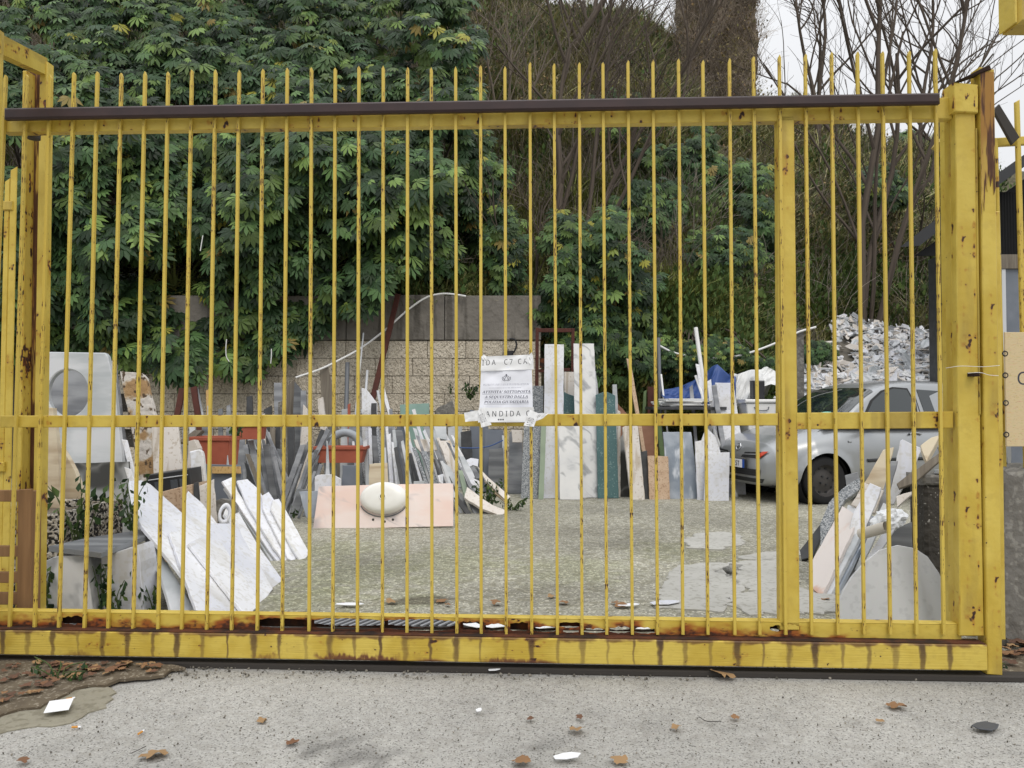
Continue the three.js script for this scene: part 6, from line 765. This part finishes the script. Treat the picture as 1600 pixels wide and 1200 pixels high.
{
  const cen = [[60, 420, 'dark palmate shrub overhanging the basin slab at the far left'], [60, 120, 'palmate shrub filling the upper left corner of the slope'], [250, 260, 'palmate shrub on the slope behind the left third of the gate'], [330, 500, 'low palmate shrub hanging over the wall above the terracotta planters'], [430, 60, 'palmate shrub with yellow leaves at the top of the slope'], [480, 330, 'palmate shrub hanging over the grey wall band at its left end'], [640, 150, 'palmate shrub at the right end of the dense green bank']];
  const tips = cen.map(() => []);
  let tries = 0, n = 0; while (n < 2500 && tries++ < 60000) { const px = rr(-60, 760), py = rr(-70, 615); if (px > rightEdge(py) + 26 * (nz(px / 30, py / 30, 75) - 0.5) || py > lowEdge(px) + 24 * (nz(px / 26, py / 26, 77) - 0.5)) continue; if (nz(px / 60, py / 60, 79) < (py < 130 ? 0.1 : 0.27)) continue; const layer = R() ** 1.6 * 1.6, p = P(px, py, massD(px, py) + layer); let b = 0, bd = 1e9; cen.forEach((c, i) => { const d = Math.hypot(px - c[0], py - c[1]) * (1 + 0.25 * (nz(px / 40, py / 40, 81 + i) - 0.5)); if (d < bd) { bd = d; b = i; } }); tips[b].push(p); n++; }
  cen.forEach((c, i) => { const q = P(c[0], Math.min(c[1] + 60, 440), 14.4), root = V(q.x, Math.max(2.8, HILL(q.x, q.z)), q.z); shrub('palmate_shrub', c[2], root, tips[i], 0.205, 130, leafTones, i === 4 || i === 6 ? 0.022 : 0.012, 'palmate shrubs on the slope'); });
  const blob = (name, label, cx, cy, rx, ry, d0, size, cnt, np, tones, yel) => { const t = []; while (t.length < cnt) { const a = R() * 6.283, r = Math.sqrt(R()), px = cx + rx * r * Math.cos(a), py = cy + ry * r * Math.sin(a); if (r > 0.35 + 0.9 * nz(px / 34, py / 34, 91)) continue; t.push(P(px, py, d0 - 1.1 * Math.sqrt(1 - r * r) + 0.9 * R() + 0.8 * (nz(px / 40, py / 40, 93) - 0.5))); } const q = P(cx, Math.min(cy + ry * 0.6, 560), d0 + 0.6), root = V(q.x, HILL(q.x, q.z), q.z); return shrub(name, label, root, t, size, np, tones, yel, 'palmate shrubs on the slope'); };
  blob('palmate_shrub', 'palmate shrub behind the tall marble slabs in the centre', 915, 440, 112, 120, 13.2, 0.165, 250, 120, leafTones, 0.05);
  blob('palmate_shrub', 'shaded lower part of greenery right of the tall slabs', 960, 545, 85, 75, 13.0, 0.15, 130, 40, leafTones, 0.02);
  blob('palmate_shrub', 'pale green shrub on the slope below the ruin', 1095, 275, 112, 75, 17.5, 0.17, 170, 60, leafTones, 0.02);
  blob('palmate_shrub', 'small green shrub left of the wide gate post', 1185, 360, 38, 95, 16.5, 0.16, 90, 40, leafTones, 0.02);
  blob('palmate_shrub', 'sparse green shrub at the edge of the grey wall band', 790, 400, 36, 70, 13.4, 0.16, 60, 30, leafTones, 0.06);
  blob('palmate_shrub', 'green shrub at the right edge of the dense bank', 735, 300, 62, 120, 14.6, 0.18, 110, 50, leafTones, 0.03);
  blob('palmate_shrub', 'green shrub above the grey wall band', 680, 410, 60, 50, 13.6, 0.17, 60, 30, leafTones, 0.03);
  blob('palmate_shrub', 'green shrub between the bare trunks of the slope', 1010, 330, 60, 70, 15.8, 0.17, 90, 40, leafTones, 0.03);
  blob('palmate_shrub', 'green shrub on the bank before the wide gate post', 1130, 400, 62, 60, 15.2, 0.15, 80, 40, leafTones, 0.03);
  blob('palmate_shrub', 'green shrub high on the slope left of the ruin', 960, 200, 80, 60, 19, 0.17, 70, 30, leafTones, 0.03);
  blob('palmate_shrub', 'dim green shrub under the bare trees at the right', 1385, 300, 46, 40, 19, 0.17, 70, 30, leafTones, 0.02);
  blob('ivy_clump', 'low green ground ivy before the grass slope', 1090, 560, 120, 36, 12.9, 0.075, 260, 30, leafTones, 0.05);
  blob('ivy_clump', 'low green weeds beside the rubble heap', 1275, 556, 34, 24, 14.3, 0.08, 70, 30, leafTones, 0.02);
  blob('dark_evergreen', 'distant dark evergreen crown on the right ridge', 1425, 226, 34, 16, 30, 0.3, 70, 20, leafTones, 0);
  blob('dark_evergreen', 'dark evergreen crown at the top centre of the slope', 800, 20, 80, 40, 25, 0.3, 130, 20, leafTones, 0);
}
// ---- long grass and dry brush over the open slope
function blades(n, L, w, seed, curl) { const q = rng(seed), pos = [], idx = []; for (let b = 0; b < n; b++) { const a = q() * 6.283, l = L * (0.5 + 0.6 * q()), lean = curl * (0.4 + q()), r0 = 0.05 * q(), k = pos.length / 3, c = Math.cos(a), s = Math.sin(a), S = 4; for (let i = 0; i <= S; i++) { const t = i / S, r = r0 + lean * l * t * t, y = l * (t - 0.45 * curl * t * t), ww = w * (1 - t * 0.9); pos.push(c * r - s * ww, y, s * r + c * ww, c * r + s * ww, y, s * r - c * ww); } for (let i = 0; i < S; i++) { const o = k + i * 2; idx.push(o, o + 1, o + 2, o + 2, o + 1, o + 3); } } const g = new THREE.BufferGeometry(); g.setAttribute('position', new THREE.Float32BufferAttribute(pos, 3)); g.setIndex(idx); g.computeVertexNormals(); return g; }
function twigs(n, L, seed) { const q = rng(seed), l = []; for (let i = 0; i < n; i++) { const a = q() * 6.283, b = q() * 1.3, d = V(Math.cos(a) * Math.sin(b), Math.cos(b), Math.sin(a) * Math.sin(b)).multiplyScalar(L * (0.5 + 0.7 * q())), p = V((q() - 0.5) * 0.5, 0, (q() - 0.5) * 0.5); l.push(tube([p, p.clone().addScaledVector(d, 0.5).add(V((q() - 0.5) * 0.25, (q() - 0.3) * 0.2, (q() - 0.5) * 0.25)), p.clone().add(d).add(V(0, -0.15 * q(), 0))], 0.006, 3, 4, 0.002)); } return merge(l); }
const grassM = mat({ color: 0xffffff, roughness: 0.9, side: THREE.DoubleSide }), twigM = mat({ color: 0xffffff, roughness: 1 });
function scatter(name, label, geo, m, n, pick, colf, s0, s1) { const im = new THREE.InstancedMesh(geo, m, n); let i = 0, t = 0; while (i < n && t++ < n * 8) { const p = pick(); if (!p) continue; dummy.position.copy(p); dummy.position.y -= 0.03; dummy.rotation.set(rr(-0.1, 0.55), R() * 6.283, rr(-0.3, 0.3)); dummy.scale.setScalar(rr(s0, s1)); dummy.updateMatrix(); im.setMatrixAt(i, dummy.matrix); im.setColorAt(i, col.setRGB(...colf(p))); i++; } im.count = i; im.name = numbered(name); im.userData.kind = 'stuff'; tag(im, label, name.replace('_', ' ')); im.castShadow = im.receiveShadow = true; scene.add(im); }
const field = (x0, x1, t0, t1) => () => { const t = mix(t0, t1, R() ** 1.3), x = rr(x0, x1) * t / 14, z = -t; if (x < 0.8 && t < 13) return null; const px = 800 + x / t * F; if (px > 1560 || px < -120) return null; const h = HILL(x, z); if (h < 0.1) return null; return V(x, h, z); };
scatter('dry_grass', 'dry olive and tan grass covering the open slope', blades(20, 0.6, 0.016, 3, 0.55), grassM, 20000, field(-2.6, 8.4, 12.4, 27), (p) => { const a = nz(p.x * 0.6, p.z * 0.6, 95), b = R(); const hi = sm(6, 11, p.y); let c = mix3(mix3([0.24, 0.27, 0.075], [0.50, 0.46, 0.23], sm(0.48, 0.88, a + (b - 0.5) * 0.6)), [0.40, 0.32, 0.21], hi * 0.5); const k = 0.35 + 1.0 * R(); return c.map((q) => q * k); }, 0.6, 1.3);
scatter('green_grass', 'long green grass on the lower bank', blades(20, 0.5, 0.010, 5, 0.9), grassM, 4000, field(1.4, 6.2, 12.2, 17), (p) => { const k = 0.55 + 0.8 * R(); return mix3([0.13, 0.20, 0.045], [0.36, 0.36, 0.11], R()).map((q) => q * k); }, 0.6, 1.2);
scatter('dry_brush', 'tangled brown twigs and dry brush on the upper slope', twigs(26, 0.9, 9), twigM, 700, field(-2.4, 8, 14.5, 26), (p) => { const k = 0.5 + 0.8 * R(); return mix3([0.22, 0.18, 0.145], [0.40, 0.35, 0.30], R()).map((q) => q * k); }, 0.7, 1.5);
scatter('shade_brush', 'dark twigs and leaves behind the palmate shrubs', twigs(22, 0.9, 19), twigM, 900, field(-14, -1, 14, 24), (p) => { const k = 0.5 + 0.8 * R(); return mix3([0.22, 0.18, 0.145], [0.40, 0.35, 0.30], R()).map((q) => q * k); }, 0.9, 1.7);
scatter('shade_grass', 'rank green undergrowth behind the palmate shrubs', blades(18, 0.7, 0.03, 7, 0.9), grassM, 2600, field(-14, -0.8, 13.2, 26), (p) => { const k = 0.5 + 0.8 * R(); return mix3([0.13, 0.20, 0.045], [0.36, 0.36, 0.11], R()).map((q) => q * k); }, 0.7, 1.4);
scatter('crest_grass', 'pale dry grass and stalks along the top of the slope', blades(20, 0.8, 0.022, 23, 0.6), grassM, 7000, field(-2.4, 8.4, 18, 30), (p) => { const k = 0.4 + 1.0 * R(); return mix3([0.46, 0.41, 0.24], [0.30, 0.33, 0.12], R()).map((q) => q * k); }, 0.7, 1.4);
scatter('crest_brush', 'grey brown scrub along the top of the slope and ruin', twigs(24, 1.0, 29), twigM, 700, () => { if (R() < 0.25) { const q = P(rr(1060, 1180), rr(-20, 240), 23.3); return q; } return field(-2.4, 7, 18, 28)(); }, (p) => { const k = 0.5 + 0.8 * R(); return mix3([0.36, 0.29, 0.23], [0.52, 0.45, 0.37], R()).map((q) => q * k); }, 0.6, 1.3);
const clump = (() => { const l = [], q = rng(44), lf = leaflets([[0, 1, 0.3]]); for (let i = 0; i < 34; i++) { const g = lf.clone(), k = 0.07 + 0.07 * q(); g.scale(k, k, k); g.rotateX(-0.9 + 1.2 * q()); g.rotateY(q() * 6.28); g.translate((q() - 0.5) * 0.7, 0.1 + q() * 0.55, (q() - 0.5) * 0.7); l.push(g); } return mergeGeometries(l); })();
scatter('bramble_leaves', 'green creepers and brambles spreading over the slope', clump, grassM, 4600, () => { const p = field(-2.6, 9, 12.8, 26)(); return p && nz(p.x * 0.55, p.y * 0.55, 111) * 0.7 + nz(p.x * 1.7, p.y * 1.7, 113) * 0.3 > 0.42 ? p : null; }, (p) => { const k = 0.5 + 0.9 * R(); return mix3([0.05, 0.095, 0.022], [0.10, 0.15, 0.035], R()).map((q) => q * k); }, 0.6, 1.3);
const dryLeaf = leaflets([[0, 1, 0.28]]);
scatter('dry_leaves', 'brown withered leaves caught in the brush of the upper slope', (() => { const l = [], q = rng(12); for (let i = 0; i < 30; i++) { const g = dryLeaf.clone(); g.scale(0.07, 0.07, 0.07); g.rotateX(q() * 6); g.rotateY(q() * 6); g.translate((q() - 0.5) * 0.9, q() * 0.8, (q() - 0.5) * 0.9); l.push(g); } return mergeGeometries(l); })(), grassM, 700, () => R() < 0.2 ? P(rr(1060, 1180), rr(-20, 240), 23.35) : field(-1.8, 7, 18, 27)(), (p) => { const k = 0.5 + 0.9 * R(); return mix3([0.24, 0.15, 0.075], [0.17, 0.17, 0.06], R()).map((q) => q * k); }, 0.8, 1.5);

// ---- ruin on the slope
{ const g = new THREE.BoxGeometry(2.2, 9, 1.2, 40, 120, 20), p = g.attributes.position; for (let i = 0; i < p.count; i++) { const x = p.getX(i), y = p.getY(i), z = p.getZ(i), k = (nz(x * 2.2 + z * 1.7, y * 2.2, 97) - 0.5) * 0.28 + (nz(x * 6 + z * 5, y * 7, 98) - 0.5) * 0.14; p.setXYZ(i, x * (1 + k * 0.25), y, z + Math.sign(z) * k); } g.computeVertexNormals(); const m = new THREE.Mesh(triUV(g), mat({ map: tex(512, 512, (u, v) => { const a = fb(u, v, 5, 9, 6, 421), b = fb(u, v, 14, 26, 5, 423), c = fb(u, v, 40, 40, 3, 425); return mix3(mix3(mix3([0.58, 0.53, 0.45], [0.45, 0.41, 0.34], a), [0.30, 0.27, 0.23], 0.7 * sm(0.5, 0.64, b)), [0.40, 0.40, 0.24], 0.5 * sm(0.56, 0.7, c)); }, 2.6), roughness: 1 })); m.geometry.computeVertexNormals(); const q = P(1118, 100, 24); m.position.set(q.x, 11.2, q.z); add(m, 'stone_ruin', 'brown stone ruin wall rising from the slope against the sky', 'ruin'); }
// ---- bare trees
function bareTree(label, px, py, d, stems, m, name = 'bare_tree') {
  const base = onHill(px, py) && !d ? onHill(px, py) : P(px, py, d); base.y = Math.min(base.y, HILL(base.x, base.z) + 0.1) ; if (d) base.y = HILL(base.x, base.z) - 0.05; const g = grp(name, label, 'tree', base, 0, 'bare trees on the slope'), tr = [], tw = [];
  const grow = (p, dir, len, r, lvl, maxl) => { const n = 5, pts = [p.clone()], d = dir.clone(); let q = p.clone(); for (let i = 0; i < n; i++) { d.add(V(rr(-0.16, 0.16), rr(-0.06, 0.12), rr(-0.16, 0.16))).normalize(); q = q.clone().addScaledVector(d, len / n); pts.push(q); } (lvl < 2 ? tr : tw).push(tube(pts, r, lvl < 2 ? 7 : lvl < 3 ? 5 : 3, lvl < 3 ? 8 : 5, r * 0.5)); if (lvl >= maxl) return; const kids = lvl === 0 ? 6 : lvl === 1 ? 4 : 4; for (let k = 0; k < kids; k++) { const t = 0.3 + 0.7 * (k + R()) / kids, ix = Math.min(n - 1, Math.floor(t * n)), a = pts[ix].clone().lerp(pts[ix + 1], t * n - ix), nd = d.clone().add(V(rr(-0.75, 0.75), rr(-0.25, 0.45), rr(-0.6, 0.6))).normalize(); grow(a, nd, len * rr(0.4, 0.62), r * 0.5 * rr(0.7, 1), lvl + 1, maxl); } };
  for (const [tx, ty, td, r, mx] of stems) { const T = P(tx, ty, td).sub(base); grow(V(rr(-0.1, 0.1), 0, rr(-0.1, 0.1)), T.clone().normalize(), T.length(), r, 0, mx ?? 3); }
  part(g, 'trunk', merge(tr), m); if (tw.length) part(g, 'branches', merge(tw), m); return g;
}
bareTree('dark upright bare tree left of centre on the slope', 858, 350, 14.6, [[850, 60, 15.5, 0.075], [870, 20, 16, 0.05]], bark);
bareTree('bare tree with a long limb sweeping right over the slope', 905, 330, 14.8, [[1010, 150, 15.5, 0.07], [960, 60, 16, 0.05], [1110, 60, 15.5, 0.045]], bark);
bareTree('pale slender bare tree in front of the brown slope', 915, 190, 0, [[960, 20, 18, 0.035], [925, 30, 18, 0.03]], barkPale);
bareTree('large dark limbed bare tree at the top centre', 870, 140, 21, [[975, -30, 21.5, 0.13], [1010, -20, 22, 0.06]], bark);
bareTree('bare tree with tangled twigs right of the green bank', 790, 250, 0, [[770, 60, 18, 0.04], [830, 40, 18.5, 0.04], [880, 90, 18, 0.035]], barkPale);
bareTree('multi stemmed bare tree behind the right end of the gate', 1350, 470, 15.5, [[1330, 60, 17, 0.075], [1395, -10, 17, 0.085], [1440, 30, 17, 0.07], [1480, 90, 17, 0.05]], bark);
bareTree('slender bare tree standing against the sky left of the multi stemmed one', 1275, 260, 0, [[1262, -20, 24, 0.08], [1300, -40, 24, 0.07]], bark);
bareTree('bare tree with twigs fanning over the shed roof', 1440, 330, 0, [[1500, 40, 24, 0.08], [1570, 60, 24, 0.07], [1420, 20, 24, 0.07], [1600, 150, 24, 0.05]], bark);
bareTree('bare sapling in front of the ruin', 1040, 240, 0, [[1030, 40, 21, 0.04], [1090, 60, 21, 0.04]], bark);
bareTree('low bare shrub under the shed eave', 1420, 440, 0, [[1440, 300, 17, 0.025], [1400, 310, 17, 0.025], [1460, 330, 17, 0.02]], bark);
bareTree('thin bare stems crossing the grass slope', 830, 470, 13.2, [[700, 320, 13.2, 0.018, 1], [770, 300, 13.4, 0.022, 1], [850, 330, 13.4, 0.03, 2]], bark);

// ---- rubble heap of broken marble
{
  const variants = []; for (let i = 0; i < 6; i++) { const q = rng(200 + i), n = 5 + i % 3, pts = []; for (let k = 0; k < n; k++) { const a = k / n * Math.PI * 2; pts.push([Math.cos(a) * 0.5 * (0.7 + 0.5 * q()), Math.sin(a) * 0.5 * (0.35 + 0.4 * q())]); } variants.push(ext(pts, 0.12, 0.01)); }
  const mats = [M.white, M.whiteWarm, M.whiteGrey, M.carrara, M.slateMid, M.concrete], spots = [];
  const heapH = (px, py) => { const p = P(px, py, lerpTab([[495, 15.5], [545, 14.3], [590, 13.3], [640, 12.5]], py)); return p; };
  for (let i = 0; i < 4600; i++) { const px = rr(1225, 1500), top = lerpTab([[1225, 585], [1260, 580], [1295, 555], [1308, 492], [1330, 497], [1400, 512], [1440, 515], [1500, 525]], px), py = rr(top, 640); if (py > 525 && py < 568 && px < 1335 && R() < 0.85) continue; spots.push([heapH(px, py), px, py]); }
  const put = (o, p, py) => { o.position.copy(p).add(V(rr(-0.05, 0.05), rr(-0.04, 0.04), rr(-0.05, 0.05))); o.rotation.set(-0.9 + rr(-0.9, 0.9), rr(-1.2, 1.2), rr(-1.2, 1.2), 'YXZ'); const s = 0.06 + 0.24 * R() ** 2.2 * (py > 560 ? 1.1 : 0.9); o.scale.set(s * rr(0.8, 1.6), s, s * 0.6); };
  spots.slice(0, 280).forEach(([p, px, py], i) => { const m = new THREE.Mesh(variants[i % 6], mats[(i * 7 + (i >> 3)) % (py > 560 ? 4 : 6)]); put(m, p.clone().add(V(0, 0.03, 0.12)), py); const low = py > 560; add(m, 'marble_shard', low ? 'broken white marble shard in the bright lower rubble heap' : 'broken grey white shard in the upper rubble slope', 'marble shard', low ? 'shards in the lower rubble heap' : 'shards on the upper rubble slope'); });
  const rest = spots.slice(280); for (let v = 0; v < 3; v++) { const q = rest.filter((_, i) => i % 3 === v), im = new THREE.InstancedMesh(variants[v * 2], mats[[0, 2, 1][v]], q.length); q.forEach(([p, px, py], i) => { put(dummy, p, py); dummy.updateMatrix(); im.setMatrixAt(i, dummy.matrix); }); im.name = numbered('stone_rubble'); im.userData.kind = 'stuff'; tag(im, ['small white chips filling the rubble heap', 'small grey chips filling the rubble heap', 'small cream chips filling the rubble heap'][v], 'rubble'); im.castShadow = im.receiveShadow = true; scene.add(im); }
  const pos = [], idx = [], nu = 30, nv = 16; for (let j = 0; j <= nv; j++) for (let i = 0; i <= nu; i++) { const px = mix(1215, 1520, i / nu), top = lerpTab([[1225, 585], [1260, 580], [1295, 555], [1308, 497], [1400, 516], [1500, 530]], px), p = heapH(px, mix(top + 4, 700, j / nv)); pos.push(p.x, Math.max(-0.05, p.y - 0.06), p.z - 0.1); } for (let j = 0; j < nv; j++) for (let i = 0; i < nu; i++) { const a = j * (nu + 1) + i, b = a + nu + 1; idx.push(a, b, a + 1, b, b + 1, a + 1); } const g = new THREE.BufferGeometry(); g.setAttribute('position', new THREE.Float32BufferAttribute(pos, 3)); g.setIndex(idx); g.computeVertexNormals(); struct(new THREE.Mesh(g, mat({ color: 0x6f6a60, roughness: 1, side: THREE.DoubleSide })), 'rubble_mound');
}
// ---- weeds among the slabs
function weed(label, px, py, d, h, w, n, ls, tones = leafTones) {
  const p = d ? P(px, py, d) : G(px, py), g = grp('leafy_weed', label, 'weed', p), st = [], byTone = tones.map(() => []); const lf = leaflets([[0, 1, 0.27]]);
  for (let s = 0; s < Math.max(3, n / 9); s++) { const top = V(rr(-w, w), h * rr(0.55, 1), rr(-w, w) * 0.6); st.push(tube([V(rr(-0.03, 0.03), 0, rr(-0.03, 0.03)), top.clone().multiplyScalar(0.5).add(V(rr(-0.03, 0.03), 0.02, 0)), top], 0.004, 4, 6, 0.002)); for (let i = 0; i < 9; i++) { const t = 0.25 + 0.75 * i / 8, q = lf.clone(), L = ls * rr(0.6, 1.15); q.scale(L, L, L); q.rotateX(rr(-1.2, 0.2)); q.rotateZ(rr(-1, 1)); q.rotateY(R() * 6.283); q.translate(top.x * t, top.y * t, top.z * t); byTone[Math.floor(R() * tones.length)].push(q); } }
  part(g, 'stems', merge(st), flat(0x4a5a30, 0.9)); byTone.forEach((l, i) => { if (l.length) { const k = part(g, 'foliage', mergeGeometries(l), matFor(tones[i])); k.userData.kind = 'stuff'; } });
}
weed('nettle clump growing above the bent grey slab', 120, 850, 4.75, 0.42, 0.22, 60, 0.075); weed('taller weed with yellow tips right of the bent slab', 205, 838, 4.8, 0.45, 0.12, 50, 0.06); weed('broad leaved weed between the two marble blocks', 168, 958, 4.33, 0.3, 0.09, 45, 0.06); weed('weed at the foot of the tall marble block', 185, 970, 4.3, 0.22, 0.08, 30, 0.045); weed('weed left of the squat marble block', 68, 960, 4.3, 0.32, 0.05, 26, 0.06); weed('dark weed under the front stack', 240, 975, 4.45, 0.35, 0.12, 30, 0.06, leafTones); weed('green weeds growing through the scrap heap', 765, 790, 8.9, 0.32, 0.22, 110, 0.055); weed('low weeds at the foot of the scrap heap', 800, 797, 0, 0.18, 0.2, 70, 0.05); weed('small plant growing from the cream wall beside the notice', 736, 622, 12.3, 0.3, 0.16, 60, 0.08); weed('tiny plant on the cream wall', 702, 615, 12.45, 0.2, 0.04, 18, 0.05); weed('small weed at the foot of the strip heap', 460, 806, 8.15, 0.14, 0.1, 24, 0.05); weed('seedlings in the soil below the left gate end', 90, 1068, 0, 0.1, 0.2, 60, 0.03); weed('flat rosette weed below the lower beam', 195, 1052, 0, 0.05, 0.06, 27, 0.05); weed('grass tuft at the foot of the catch post', 1540, 1050, 0, 0.07, 0.1, 40, 0.03); weed('weeds in the corner by the right concrete wall', 1576, 1000, 0, 0.14, 0.08, 40, 0.04); weed('green shoots before the rubble and concrete post', 1262, 690, 11.8, 0.5, 0.3, 60, 0.12, leafTones); weed('leafy stem growing in the larger planter', 373, 684, 7.5, 0.2, 0.1, 36, 0.06);

for (const [l, p] of [['white string hanging below the shrub left of the strip heap', [[354, 530], [353, 545], [354, 558], [358, 565]]], ['pale string dangling in the low shrub', [[424, 545], [424, 556], [423, 568]]], ['white thread hanging among the shrub leaves', [[317, 368], [315, 380], [313, 392]]]]) add(new THREE.Mesh(tube(p.map(([x, y]) => P(x, y, 11.35)), 0.007, 6, 12), M.pvcWhite), 'hanging_string', l, 'string');
renderer.render(scene, camera);
